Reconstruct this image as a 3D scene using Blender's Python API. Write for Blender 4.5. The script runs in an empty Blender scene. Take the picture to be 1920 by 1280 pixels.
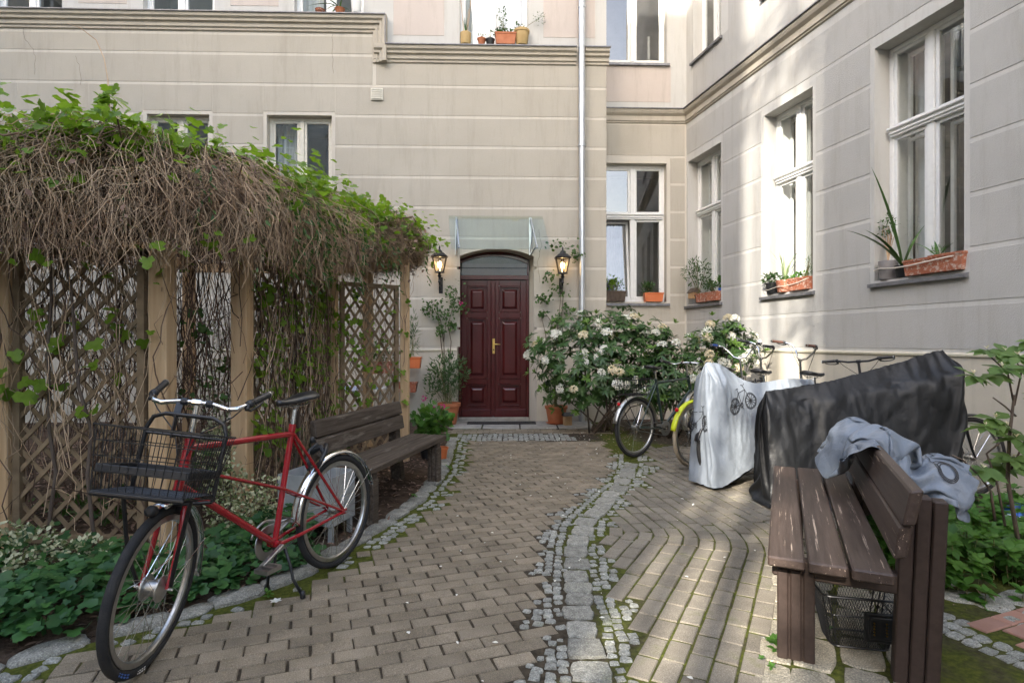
import bpy, bmesh, math, random
import numpy as np
from mathutils import Vector, Matrix, noise
from mathutils.bvhtree import BVHTree

R = random.Random(7)
rng = np.random.default_rng(7)
S = bpy.context.scene
COL = S.collection
PI = math.pi
F, H = 1067.0, 1.4          # focal length in photo pixels (20 mm lens), eye height

# ---------------------------------------------------------------- camera
cam_d = bpy.data.cameras.new('camera')
cam_d.lens = 20.0; cam_d.sensor_width = 36.0; cam_d.clip_start = 0.05; cam_d.clip_end = 500
cam = bpy.data.objects.new('camera', cam_d); COL.objects.link(cam)
cam.location = (0, 0, H); cam.rotation_euler = (PI/2, 0, 0)
S.camera = cam

# ---------------------------------------------------------------- sky, sun, exposure
SUN_AZ = Vector((0.46, 0.888)).normalized()     # horizontal travel direction of the sunlight
SUN_EL = math.radians(28)
W = bpy.data.worlds.new('World'); S.world = W; W.use_nodes = True
nt = W.node_tree
sky = nt.nodes.new('ShaderNodeTexSky'); sky.sky_type = 'NISHITA'; sky.sun_disc = False
sky.sun_elevation = SUN_EL
sky.sun_rotation = math.atan2(-SUN_AZ.x, -SUN_AZ.y)
sky.dust_density = 2.2; sky.ozone_density = 1.0; sky.air_density = 1.0
bg = nt.nodes['Background']; bg.inputs['Strength'].default_value = 0.15
nt.links.new(sky.outputs[0], bg.inputs['Color'])
sl = bpy.data.lights.new('sun', 'SUN'); sl.energy = 2.1; sl.angle = math.radians(0.53); sl.color = (1.0, 0.97, 0.92)
sun = bpy.data.objects.new('sun', sl); COL.objects.link(sun)
ldir = Vector((SUN_AZ.x*math.cos(SUN_EL), SUN_AZ.y*math.cos(SUN_EL), -math.sin(SUN_EL)))
sun.rotation_euler = ldir.to_track_quat('-Z', 'Y').to_euler()
S.view_settings.view_transform = 'Standard'; S.view_settings.look = 'None'
S.view_settings.gamma = 1.0; S.view_settings.use_curve_mapping = False
S.view_settings.exposure = 2.58
S.view_settings.use_white_balance = True; S.view_settings.white_balance_temperature = 7000; S.view_settings.white_balance_tint = 10
S.render.engine = 'CYCLES'
S.cycles.max_bounces = 8; S.cycles.diffuse_bounces = 4; S.cycles.transparent_max_bounces = 16
S.cycles.caustics_reflective = False; S.cycles.caustics_refractive = False
S.cycles.use_denoising = True

# ---------------------------------------------------------------- helpers
def GR(x, y, z=0.0):                     # point of the photo on a level plane
    Y = (H - z)*F/(y - 640.0); return Vector(((x - 960)*Y/F, Y, z))
def PX(x, y, Y):                         # point of the photo at a known distance
    return Vector(((x - 960)*Y/F, Y, H - (y - 640)*Y/F))

MW = {}
def wm(o): return MW.get(o.name, Matrix.Identity(4)) if o else Matrix.Identity(4)

def tag(o, label=None, cat=None, group=None, kind=None):
    if label: o['label'] = label
    if cat: o['category'] = cat
    if group: o['group'] = group
    if kind: o['kind'] = kind
    return o
def thing(name, label, cat, loc=(0, 0, 0), rotz=0.0, group=None, kind=None):
    o = bpy.data.objects.new(name, None); COL.objects.link(o)
    o.empty_display_size = 0.1
    o.location = loc; o.rotation_euler = (0, 0, rotz)
    MW[o.name] = Matrix.Translation(Vector(loc)) @ Matrix.Rotation(rotz, 4, 'Z')
    return tag(o, label, cat, group, kind)

def link(name, me, mat, parent=None):
    o = bpy.data.objects.new(name, me); COL.objects.link(o)
    if mat is not None and len(me.materials) == 0: me.materials.append(mat)
    if parent:
        o.parent = parent; MW[o.name] = wm(parent)
    return o

class MB:
    def __init__(s): s.v = []; s.f = []
    def add(s, vs, fs, m=None):
        b = len(s.v)
        s.v += [(m @ Vector(p)) if m else Vector(p) for p in vs]
        s.f += [tuple(i + b for i in f) for f in fs]; return s
    def box(s, c, d, m=None):
        x, y, z = (k/2 for k in d); c = Vector(c)
        vs = [c + Vector(p) for p in ((-x,-y,-z),(x,-y,-z),(x,y,-z),(-x,y,-z),(-x,-y,z),(x,-y,z),(x,y,z),(-x,y,z))]
        return s.add(vs, [(3,2,1,0),(4,5,6,7),(0,1,5,4),(1,2,6,5),(2,3,7,6),(3,0,4,7)], m)
    def b2(s, a, b, m=None):
        a = Vector(a); b = Vector(b); return s.box((a+b)/2, (abs(b.x-a.x), abs(b.y-a.y), abs(b.z-a.z)), m)
    def bar(s, p, q, w, h, up=(0, 0, 1)):
        p = Vector(p); q = Vector(q); d = q - p; L = d.length; d.normalize(); u = Vector(up)
        if abs(d.dot(u)) > .97: u = Vector((0, 1, 0)) if abs(d.y) < .9 else Vector((1, 0, 0))
        sd = d.cross(u).normalized(); u = sd.cross(d)
        m = Matrix((( d.x, sd.x, u.x, 0), (d.y, sd.y, u.y, 0), (d.z, sd.z, u.z, 0), (0, 0, 0, 1)))
        m = Matrix.Translation((p+q)/2) @ m
        return s.box((0, 0, 0), (L, w, h), m)
    def tube(s, pts, r, n=8, closed=False, cap=True, m=None):
        pts = [Vector(p) for p in pts]; k = len(pts)
        rs = r if isinstance(r, (list, tuple)) else [r]*k
        vs = []; prev = None
        for i, p in enumerate(pts):
            if closed: t = pts[(i+1) % k] - pts[i-1]
            else: t = pts[min(i+1, k-1)] - pts[max(i-1, 0)]
            if t.length < 1e-9: t = Vector((0, 0, 1))
            t.normalize()
            if prev is None:
                a = Vector((0, 0, 1)) if abs(t.z) < .9 else Vector((1, 0, 0)); nrm = t.cross(a).normalized()
            else:
                nrm = prev - t*prev.dot(t)
                nrm = nrm.normalized() if nrm.length > 1e-6 else t.orthogonal().normalized()
            prev = nrm; bn = t.cross(nrm)
            vs += [p + (nrm*math.cos(2*PI*j/n) + bn*math.sin(2*PI*j/n))*rs[i] for j in range(n)]
        fs = []
        for i in range(k if closed else k-1):
            a = i*n; b = ((i+1) % k)*n
            fs += [(a+j, a+(j+1) % n, b+(j+1) % n, b+j) for j in range(n)]
        if cap and not closed:
            fs += [tuple(range(n-1, -1, -1)), tuple((k-1)*n+j for j in range(n))]
        return s.add(vs, fs, m)
    def lathe(s, prof, n=20, c=(0, 0, 0), m=None, cap=True, rfun=None):
        c = Vector(c); vs = []
        for r, z in prof:
            for j in range(n):
                q = r*(rfun(2*PI*j/n, z) if rfun else 1)
                vs.append(c + Vector((q*math.cos(2*PI*j/n), q*math.sin(2*PI*j/n), z)))
        k = len(prof); fs = []
        for i in range(k-1):
            fs += [(i*n+j, i*n+(j+1) % n, (i+1)*n+(j+1) % n, (i+1)*n+j) for j in range(n)]
        if cap: fs += [tuple(range(n-1, -1, -1)), tuple((k-1)*n+j for j in range(n))]
        return s.add(vs, fs, m)
    def prism(s, poly, z0, z1, m=None):
        k = len(poly)
        vs = [(p[0], p[1], z0) for p in poly] + [(p[0], p[1], z1) for p in poly]
        fs = [tuple(range(k-1, -1, -1)), tuple(range(k, 2*k))] + [(i, (i+1) % k, k+(i+1) % k, k+i) for i in range(k)]
        return s.add(vs, fs, m)
    def mesh(s, name, smooth=False, bevel=0.0, inv=None):
        me = bpy.data.meshes.new(name)
        vs = [inv @ v for v in s.v] if inv else s.v
        me.from_pydata([tuple(v) for v in vs], [], s.f)
        if bevel or True:
            bm = bmesh.new(); bm.from_mesh(me)
            bmesh.ops.recalc_face_normals(bm, faces=bm.faces)
            if bevel:
                es = [e for e in bm.edges if len(e.link_faces) == 2 and e.calc_face_angle(0) > .5]
                bmesh.ops.bevel(bm, geom=es, offset=bevel, segments=1, affect='EDGES', clamp_overlap=True)
            bm.to_mesh(me); bm.free()
        if smooth: me.shade_smooth()
        if smooth == 'auto':
            me.shade_smooth()
            try: me.set_sharp_from_angle(angle=.7)
            except Exception: pass
        return me
    def build(s, name, mat, parent=None, smooth=False, bevel=0.0, world=False):
        inv = wm(parent).inverted() if (world and parent) else None
        return link(name, s.mesh(name, smooth, bevel, inv), mat, parent)

def npmesh(name, V, Fi, mat, parent=None, rnd=None, smooth=False, world=True):
    V = np.asarray(V, dtype=np.float32).reshape(-1, 3); Fi = np.asarray(Fi, dtype=np.int32)
    if parent is not None and world:
        m = np.array(wm(parent).inverted()); V = V @ m[:3, :3].T.astype(np.float32) + m[:3, 3].astype(np.float32)
    k = Fi.shape[1]; me = bpy.data.meshes.new(name)
    me.vertices.add(len(V)); me.vertices.foreach_set('co', V.ravel().astype(np.float32))
    me.loops.add(Fi.size); me.loops.foreach_set('vertex_index', Fi.ravel())
    me.polygons.add(len(Fi))
    me.polygons.foreach_set('loop_start', np.arange(0, Fi.size, k, dtype=np.int32))
    me.polygons.foreach_set('loop_total', np.full(len(Fi), k, dtype=np.int32))
    if smooth: me.polygons.foreach_set('use_smooth', np.ones(len(Fi), dtype=bool))
    me.update(calc_edges=True)
    if rnd is not None:
        at = me.attributes.new('rnd', 'FLOAT', 'POINT'); at.data.foreach_set('value', np.asarray(rnd, dtype=np.float32))
    me.validate()
    return link(name, me, mat, parent)

def unit(a):
    a = np.asarray(a, dtype=float); return a/np.maximum(np.linalg.norm(a, axis=-1, keepdims=True), 1e-9)
def tubes_np(P, rad, n=3):               # P: (N,K,3) paths, rad: (N,K) -> verts, quads
    N, K, _ = P.shape
    T = np.empty_like(P); T[:, 1:-1] = P[:, 2:] - P[:, :-2]; T[:, 0] = P[:, 1]-P[:, 0]; T[:, -1] = P[:, -1]-P[:, -2]
    T = unit(T); a = np.where(np.abs(T[..., 2:3]) < .9, np.array([0., 0, 1]), np.array([1., 0, 0]))
    nn = unit(np.cross(T, a)); bb = np.cross(T, nn)
    ang = np.arange(n)*2*PI/n
    V = P[:, :, None, :] + rad[:, :, None, None]*(nn[:, :, None, :]*np.cos(ang)[None, None, :, None] + bb[:, :, None, :]*np.sin(ang)[None, None, :, None])
    idx = np.arange(N*K*n).reshape(N, K, n)
    a0 = idx[:, :-1, :]; a1 = np.roll(a0, -1, axis=2); b0 = idx[:, 1:, :]; b1 = np.roll(b0, -1, axis=2)
    return V.reshape(-1, 3), np.stack([a0, a1, b1, b0], -1).reshape(-1, 4)

LEAF = {
 'ovate': ([(0,0,0),(.26,.3,.05),(.3,.55,.06),(0,1,-.05),(-.3,.55,.06),(-.26,.3,.05),(0,.5,0)], [(0,1,6),(1,2,6),(2,3,6),(3,4,6),(4,5,6),(5,0,6)]),
 'long':  ([(0,0,0),(.13,.3,.03),(.15,.6,.03),(0,1,-.08),(-.15,.6,.03),(-.13,.3,.03),(0,.5,0)], [(0,1,6),(1,2,6),(2,3,6),(3,4,6),(4,5,6),(5,0,6)]),
 'thin':  ([(0,0,0),(.06,.4,.02),(0,1,-.1),(-.06,.4,.02)], [(0,1,2),(0,2,3)]),
 'lobed': ([(0,.05,0),(.32,-.12,.03),(.55,.3,.06),(.3,.45,.03),(.34,.8,.02),(0,1.0,-.06),(-.34,.8,.02),(-.3,.45,.03),(-.55,.3,.06),(-.32,-.12,.03)], [(0,1,2),(0,2,3),(0,3,4),(0,4,5),(0,5,6),(0,6,7),(0,7,8),(0,8,9)]),
 'grass': ([(-.012,0,0),(.012,0,0),(.016,.35,.06),(-.016,.35,.06),(0,1,-.12)], [(0,1,2),(0,2,3),(3,2,4)]),
}
def leaves(name, pos, ax, up, size, kind, mat, parent=None, rnd=None):
    tv, tf = LEAF[kind]; tv = np.array(tv, dtype=float); tf = np.array(tf)
    pos = np.asarray(pos, float); N = len(pos)
    if N == 0: return None
    ay = unit(ax); az = np.asarray(up, float); az = unit(az - ay*np.sum(az*ay, -1, keepdims=True) + 1e-6*rng.normal(size=(N, 3))); axx = np.cross(ay, az)
    size = np.broadcast_to(np.asarray(size, float), (N,))
    V = pos[:, None, :] + size[:, None, None]*(tv[None, :, 0:1]*axx[:, None, :] + tv[None, :, 1:2]*ay[:, None, :] + tv[None, :, 2:3]*az[:, None, :])
    Fi = (tf[None] + (np.arange(N)*len(tv))[:, None, None]).reshape(-1, 3)
    rr = rng.random(N) if rnd is None else np.asarray(rnd)
    return npmesh(name, V.reshape(-1, 3), Fi, mat, parent, np.repeat(rr, len(tv)), smooth=False)
def rsph(N): return unit(rng.normal(size=(N, 3)))

# ---------------------------------------------------------------- materials
def nodes_of(name):
    m = bpy.data.materials.new(name); m.use_nodes = True
    n = m.node_tree.nodes; return m, n, m.node_tree.links, n['Principled BSDF']
def rgb(c): return (c[0], c[1], c[2], 1)
def mixc(n, l, fac, a, b, mode='MIX'):
    x = n.new('ShaderNodeMix'); x.data_type = 'RGBA'; x.blend_type = mode
    for sk, v in ((x.inputs[0], fac), (x.inputs[6], a), (x.inputs[7], b)):
        if hasattr(v, 'links'): l.new(v, sk)
        else: sk.default_value = rgb(v) if isinstance(v, (tuple, list)) else v
    return x.outputs[2]
def ramp(n, l, v, a, b, ca=0.0, cb=1.0):
    x = n.new('ShaderNodeMapRange'); x.inputs[1].default_value = a; x.inputs[2].default_value = b
    x.inputs[3].default_value = ca; x.inputs[4].default_value = cb; l.new(v, x.inputs[0]); return x.outputs[0]
def noise_n(n, l, scale, vec=(1, 1, 1), coord='pos', detail=5, rough=.6):
    if coord == 'pos': src = n.new('ShaderNodeNewGeometry').outputs['Position']
    else: src = n.new('ShaderNodeTexCoord').outputs['Object']
    mp = n.new('ShaderNodeMapping'); mp.inputs['Scale'].default_value = vec; l.new(src, mp.inputs[0])
    t = n.new('ShaderNodeTexNoise'); t.inputs['Scale'].default_value = scale
    t.inputs['Detail'].default_value = detail; t.inputs['Roughness'].default_value = rough
    l.new(mp.outputs[0], t.inputs[0]); return t.outputs['Fac']
def rnd_n(n, l):                         # one random number per piece
    oi = n.new('ShaderNodeObjectInfo'); at = n.new('ShaderNodeAttribute'); at.attribute_name = 'rnd'
    a = n.new('ShaderNodeMath'); a.operation = 'ADD'; l.new(oi.outputs['Random'], a.inputs[0]); l.new(at.outputs['Fac'], a.inputs[1])
    b = n.new('ShaderNodeMath'); b.operation = 'FRACT'; l.new(a.outputs[0], b.inputs[0]); return b.outputs[0]
def bump_n(n, l, p, h, strength, dist=.01):
    b = n.new('ShaderNodeBump'); b.inputs['Strength'].default_value = strength; b.inputs['Distance'].default_value = dist
    l.new(h, b.inputs['Height']); l.new(b.outputs[0], p.inputs['Normal'])

def mk(name, c1, c2=None, rough=.6, metal=0.0, ns=6, vec=(1, 1, 1), coord='pos', lo=.35, hi=.65, bump=0, bs=None, bvec=None, bd=.004, spots=None, rvar=0.0, spec=.5, coat=0, grain=None):
    m, n, l, p = nodes_of(name)
    p.inputs['Roughness'].default_value = rough; p.inputs['Metallic'].default_value = metal
    p.inputs['Specular IOR Level'].default_value = spec
    if coat: p.inputs['Coat Weight'].default_value = coat; p.inputs['Coat Roughness'].default_value = .08
    col = None
    if c2: col = mixc(n, l, ramp(n, l, noise_n(n, l, ns, vec, coord), lo, hi), c1, c2)
    if spots:                            # (colour, scale, lo, hi[, vec])
        f = ramp(n, l, noise_n(n, l, spots[1], spots[4] if len(spots) > 4 else (1, 1, 1), coord, 6, .7), spots[2], spots[3])
        col = mixc(n, l, f, col if col is not None else c1, spots[0])
    if grain:
        if col is None: col = mixc(n, l, 0.0, c1, c1)
        gn = noise_n(n, l, grain[0], (1, 1, 1), coord, 2, .5)
        col = mixc(n, l, ramp(n, l, gn, .30, .50, grain[1], 0), col, (.03, .026, .02)); col = mixc(n, l, ramp(n, l, gn, .56, .74, 0, grain[1]), col, tuple(min(1, k*2.2) for k in (c2 or c1)))
    if rvar:
        r = rnd_n(n, l); v = ramp(n, l, r, 0, 1, 1-rvar, 1+rvar)
        hs = n.new('ShaderNodeHueSaturation'); l.new(v, hs.inputs['Value'])
        if col is not None: l.new(col, hs.inputs['Color'])
        else: hs.inputs['Color'].default_value = rgb(c1)
        col = hs.outputs[0]
    if col is not None: l.new(col, p.inputs['Base Color'])
    else: p.inputs['Base Color'].default_value = rgb(c1)
    if bump: bump_n(n, l, p, noise_n(n, l, bs or 80, bvec or (1, 1, 1), coord, 4), bump, bd)
    return m

def fol(name, c1, c2, trans=.35, rough=.45, lo=0.0, hi=1.0):
    m, n, l, p = nodes_of(name)
    at = n.new('ShaderNodeAttribute'); at.attribute_name = 'rnd'
    col = mixc(n, l, ramp(n, l, at.outputs['Fac'], lo, hi), c1, c2)
    col = mixc(n, l, ramp(n, l, noise_n(n, l, 35), .4, .7, 0, .35), col, tuple(k*.6 for k in c1))
    l.new(col, p.inputs['Base Color']); p.inputs['Roughness'].default_value = rough
    p.inputs['Specular IOR Level'].default_value = .35
    tr = n.new('ShaderNodeBsdfTranslucent'); l.new(mixc(n, l, .5, col, (c2[0]*1.3, c2[1]*1.35, c2[2]*.8)), tr.inputs[0])
    mx = n.new('ShaderNodeMixShader'); mx.inputs[0].default_value = trans
    l.new(p.outputs[0], mx.inputs[1]); l.new(tr.outputs[0], mx.inputs[2])
    l.new(mx.outputs[0], n['Material Output'].inputs[0]); return m

def glass_mat(name, f0=.09, tint=(.92, .95, .94), rough=0.0):
    m, n, l, p = nodes_of(name); n.remove(p)
    lw_ = n.new('ShaderNodeLayerWeight'); lw_.inputs[0].default_value = .5
    pw = n.new('ShaderNodeMath'); pw.operation = 'POWER'; l.new(lw_.outputs['Facing'], pw.inputs[0]); pw.inputs[1].default_value = 4
    fr = ramp(n, l, pw.outputs[0], 0, 1, f0, 1)
    tb = n.new('ShaderNodeBsdfTransparent'); tb.inputs[0].default_value = rgb(tint)
    gl = n.new('ShaderNodeBsdfGlossy'); gl.inputs['Roughness'].default_value = rough
    mx = n.new('ShaderNodeMixShader'); l.new(fr, mx.inputs[0]); l.new(tb.outputs[0], mx.inputs[1]); l.new(gl.outputs[0], mx.inputs[2])
    l.new(mx.outputs[0], n['Material Output'].inputs[0]); return m

def plaster(name, c1, c2, stain=(.30, .26, .21), bump=.55):
    m, n, l, p = nodes_of(name)
    col = mixc(n, l, ramp(n, l, noise_n(n, l, 1.1, (1, 1, 1), 'pos', 6), .3, .7), c1, c2)
    col = mixc(n, l, ramp(n, l, noise_n(n, l, 7, (1, 1, .12), 'pos', 6, .7), .50, .80, 0, .45), col, stain)
    col = mixc(n, l, ramp(n, l, noise_n(n, l, 180, (1, 1, 1), 'pos', 2), .3, .7, 0, .22), col, tuple(k*.6 for k in c1))
    l.new(col, p.inputs['Base Color']); p.inputs['Roughness'].default_value = .95; p.inputs['Specular IOR Level'].default_value = .2
    bump_n(n, l, p, noise_n(n, l, 130, (1, 1, 1), 'pos', 3), bump, .006); return m

MT = {}
MT['plaster'] = plaster('plaster_beige', (.435, .398, .333), (.485, .447, .38))
MT['groove'] = plaster('plaster_groove', (.565, .525, .455), (.62, .58, .505), bump=.12)
MT['plaster_r'] = plaster('plaster_grey', (.445, .435, .41), (.495, .485, .46), bump=.8)  # cool cast of the skylight put into the side wing's plaster colour
MT['groove_r'] = plaster('plaster_groove_grey', (.525, .515, .485), (.57, .56, .53), bump=.12)
MT['pink'] = plaster('plaster_pale_pink', (.52, .455, .41), (.57, .505, .46), bump=.25)
MT['cornice'] = plaster('cornice_stucco', (.44, .395, .325), (.50, .455, .38), stain=(.27, .23, .18), bump=.2)
MT['plinth'] = plaster('plinth_plaster', (.52, .475, .39), (.60, .55, .46), stain=(.27, .27, .17), bump=.25)
MT['zinc'] = mk('zinc_flashing', (.16, .16, .17), (.25, .25, .26), rough=.55, metal=.6, ns=12)
MT['galv'] = mk('galvanised_pipe', (.50, .53, .56), (.62, .65, .68), rough=.38, metal=.85, ns=9, vec=(1, 1, .3))
MT['white'] = mk('white_window_paint', (.78, .78, .76), (.70, .70, .68), rough=.45, ns=14, lo=.5, hi=.8)
MT['cream'] = mk('cream_window_paint', (.66, .63, .54), (.58, .55, .47), rough=.5, ns=14)
MT['pane'] = glass_mat('window_pane', .16)
MT['glass'] = glass_mat('canopy_glass', .025, (.93, .96, .94))
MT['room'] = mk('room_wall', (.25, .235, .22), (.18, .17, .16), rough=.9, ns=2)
MT['curtain'] = mk('curtain_cloth', (.72, .72, .70), (.6, .6, .58), rough=.9, ns=3)
MT['curtain_d'] = mk('dark_curtain', (.12, .12, .14), (.2, .2, .22), rough=.9, ns=3)
MT['steel'] = mk('brushed_steel', (.42, .43, .44), rough=.3, metal=1)
MT['door'] = mk('oxblood_door_paint', (.050, .0068, .0070), (.068, .0095, .0095), rough=.2, ns=6, vec=(1, 1, .2), spots=((.28, .15, .10), 46, .71, .74, (1, 1, .35)), bump=.12, bs=30, bvec=(4, 4, .6), coat=.25)
MT['brass'] = mk('brass', (.72, .50, .16), rough=.28, metal=1)
MT['iron'] = mk('black_iron', (.012, .012, .013), rough=.4)
MT['stone_step'] = mk('step_stone', (.22, .205, .18), (.32, .30, .265), rough=.85, ns=8, bump=.3, bs=90)
MT['brick'] = mk('clay_paver', (.172, .140, .099), (.24, .198, .144), rough=.92, ns=5, bump=.5, bs=150, bd=.003, spots=((.09, .085, .045), 7, .62, .80), rvar=.17, spec=.25, grain=(230, 0.42))
MT['brick2'] = mk('grey_paver', (.165, .143, .112), (.228, .20, .158), rough=.92, ns=5, bump=.5, bs=150, bd=.003, spots=((.11, .115, .05), 5, .56, .78), rvar=.16, spec=.25, grain=(230, 0.42))
MT['redtile'] = mk('red_paver', (.30, .155, .11), (.36, .20, .15), rough=.9, ns=6, bump=.4, bs=120, rvar=.12)
MT['granite'] = mk('granite_stone', (.165, .16, .135), (.30, .29, .25), rough=.85, ns=24, bump=.9, bs=38, bd=.012, spots=((.12, .125, .06), 6, .56, .78), rvar=.22, grain=(150, 0.50))
MT['sett'] = mk('granite_sett', (.19, .19, .165), (.32, .32, .285), rough=.85, ns=40, bump=.9, bs=70, bd=.008, spots=((.10, .115, .045), 5, .55, .75), rvar=.22, grain=(150, 0.50))
MT['slab'] = mk('sandy_flagstone', (.24, .21, .155), (.35, .31, .235), rough=.9, ns=9, bump=.7, bs=45, bd=.008, spots=((.13, .125, .07), 4, .56, .8), rvar=.15, grain=(150, 0.50))
MT['soil'] = mk('soil', (.055, .037, .026), (.115, .08, .058), rough=1, ns=9, bump=1, bs=35, bd=.03, spec=.1)
MT['bed'] = None
MT['post'] = mk('pine_post', (.50, .315, .165), (.60, .415, .24), rough=.75, ns=9, vec=(3, 3, .12), bump=.3, bs=30, bvec=(4, 4, .15), spots=((.27, .16, .08), 5, .62, .75, (2, 2, .3)))
MT['slat'] = mk('weathered_slat', (.175, .118, .066), (.26, .182, .106), rough=.85, ns=12, bump=.3, bs=60, rvar=.2)
MT['bench'] = mk('brown_bench_wood', (.043, .028, .0215), (.070, .048, .039), rough=.5, ns=5, vec=(.6, 9, 9), coord='obj', bump=.35, bs=14, bvec=(.5, 9, 9), spots=((.42, .33, .26), 34, .625, .645, (.05, 2.2, 1)), spec=.35)
MT['bench_old'] = mk('old_bench_wood', (.050, .036, .026), (.105, .082, .063), rough=.8, ns=5, vec=(.6, 9, 9), coord='obj', bump=.5, bs=14, bvec=(.5, 9, 9), spots=((.22, .19, .155), 9, .56, .74, (.35, 2, 2)), spec=.25)
MT['benchleg'] = mk('bench_leg_plastic', (.034, .0215, .0165), (.048, .031, .025), rough=.6, ns=30, bump=.15, bs=120, spec=.35)
MT['leglight'] = mk('bench_leg_worn', (.20, .13, .08), (.12, .075, .05), rough=.7, ns=8)
MT['terra'] = mk('terracotta', (.40, .125, .05), (.47, .165, .075), rough=.7, ns=9, bump=.1, bs=60)
MT['terra_old'] = mk('weathered_terracotta', (.30, .085, .04), (.38, .13, .07), rough=.85, ns=9, spots=((.52, .44, .37), 28, .50, .66), bump=.3, bs=60)
MT['orange'] = mk('orange_plastic', (.58, .14, .04), (.62, .17, .06), rough=.5, ns=5)
MT['ochre'] = mk('ochre_pot', (.46, .31, .13), (.52, .37, .17), rough=.7, ns=5)
MT['blackpl'] = mk('black_plastic', (.015, .016, .018), rough=.45)
MT['greypl'] = mk('grey_pot', (.24, .22, .215), (.30, .28, .275), rough=.6, ns=5)
MT['whitepl'] = mk('white_pot', (.75, .75, .73), rough=.4)
MT['bluepl'] = mk('blue_plastic', (.02, .10, .42), (.03, .14, .5), rough=.4, ns=4)
MT['rope'] = mk('pale_cord', (.62, .56, .48), rough=.9)
MT['wood'] = mk('raw_wood', (.42, .25, .12), (.50, .32, .17), rough=.7, ns=10, vec=(5, 5, .5))
MT['red'] = mk('red_lacquer', (.30, .005, .011), (.33, .007, .013), rough=.26, ns=4, coat=.5, spots=((.08, .004, .006), 30, .70, .78))
MT['green_f'] = mk('dark_green_lacquer', (.010, .026, .022), rough=.3, coat=.4)
MT['black_f'] = mk('black_lacquer', (.012, .012, .014), rough=.3, coat=.4)
MT['silver_f'] = mk('silver_lacquer', (.45, .46, .48), rough=.3, metal=.7)
MT['chrome'] = mk('polished_steel', (.78, .78, .78), (.66, .66, .65), rough=.13, metal=1, ns=20)
MT['alu'] = mk('dull_aluminium', (.50, .50, .49), (.40, .40, .39), rough=.36, metal=1, ns=25)
MT['tyre'] = mk('tyre_rubber', (.020, .020, .021), (.034, .033, .032), rough=.82, ns=10, bump=.6, bs=140, spec=.3)
MT['tyre_c'] = mk('cream_tyre', (.50, .42, .31), (.42, .35, .26), rough=.8, ns=10)
MT['leather'] = mk('black_saddle', (.013, .013, .014), rough=.33)
MT['yellow'] = mk('neon_yellow', (.55, .62, .02), rough=.4)
MT['redlens'] = mk('red_reflector', (.45, .008, .012), rough=.15)
MT['bluegrip'] = mk('blue_grip', (.015, .08, .33), rough=.6)
MT['brownlea'] = mk('brown_grip', (.10, .045, .03), rough=.6)
MT['wire'] = mk('black_wire', (.010, .010, .011), rough=.38)
MT['crate'] = mk('galvanised_sheet', (.34, .36, .37), (.44, .46, .47), rough=.55, metal=.3, ns=8, spots=((.2, .19, .17), 9, .62, .75))
MT['silver'] = mk('silver_cover_cloth', (.285, .32, .36), (.245, .275, .31), rough=.36, ns=3, bump=.35, bs=16, bvec=(1, 1, 1), bd=.02, spec=.5)
MT['greycloth'] = mk('grey_cover_cloth', (.175, .205, .245), (.145, .17, .205), rough=.45, ns=4, bump=.4, bs=22, bd=.02)
MT['black_c'] = mk('black_cover_cloth', (.0045, .0048, .0056), (.0065, .007, .008), rough=.48, ns=4, bump=.25, bs=22, bd=.015, spec=.45)
MT['ink'] = mk('black_print', (.02, .02, .022), rough=.6)
MT['seam'] = mk('pale_seam', (.16, .16, .17), rough=.7)
MT['bark'] = mk('bark', (.085, .060, .045), (.14, .105, .08), rough=.95, ns=20, vec=(1, 1, .3), bump=.6, bs=40)
MT['twig'] = mk('dry_vine', (.36, .23, .135), (.62, .46, .31), rough=.9, ns=3, lo=.3, hi=.75, rvar=.35)
MT['twig_d'] = mk('old_vine', (.14, .088, .058), (.27, .18, .125), rough=.95, ns=4, rvar=.3)
MT['twig_l'] = mk('lattice_vine', (.075, .044, .028), (.15, .09, .06), rough=.95, ns=4, rvar=.3)
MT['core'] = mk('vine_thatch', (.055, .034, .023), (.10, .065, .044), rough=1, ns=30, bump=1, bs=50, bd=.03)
MT['stem'] = mk('green_stem', (.13, .16, .05), (.17, .13, .06), rough=.7, ns=9)
MT['litter'] = mk('leaf_litter', (.16, .09, .06), (.30, .20, .15), rough=.95, ns=6, rvar=.4)
MT['lv_vine'] = fol('vine_leaf', (.085, .175, .016), (.24, .38, .04), .48)
MT['lv_dark'] = fol('ground_leaf', (.022, .075, .026), (.065, .17, .042), .28)
MT['lv_ivy'] = fol('mid_leaf', (.030, .075, .016), (.075, .15, .03), .35)
MT['lv_var'] = fol('variegated_leaf', (.10, .155, .055), (.56, .55, .36), .25, lo=.25, hi=.6)
MT['lv_pach'] = fol('pachysandra_leaf', (.045, .13, .022), (.11, .24, .04), .35)
MT['lv_rh'] = fol('rhododendron_leaf', (.032, .082, .024), (.075, .145, .04), .2, .35)
MT['lv_rhn'] = fol('rhododendron_new_leaf', (.09, .18, .035), (.15, .26, .05), .35)
MT['lv_tree'] = fol('young_tree_leaf', (.10, .18, .055), (.19, .29, .09), .4, .4)
MT['lv_pot'] = fol('pot_leaf', (.04, .09, .028), (.085, .155, .05), .35)
MT['petal'] = fol('white_petal', (.80, .78, .70), (.86, .85, .82), .3, .6)
MT['petal_c'] = fol('cream_petal', (.74, .62, .42), (.82, .76, .62), .3, .6)
MT['petal_p'] = fol('pink_petal', (.62, .02, .25), (.75, .05, .36), .3, .6)
MT['grate'] = mk('iron_grate', (.02, .021, .023), rough=.5)
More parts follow.
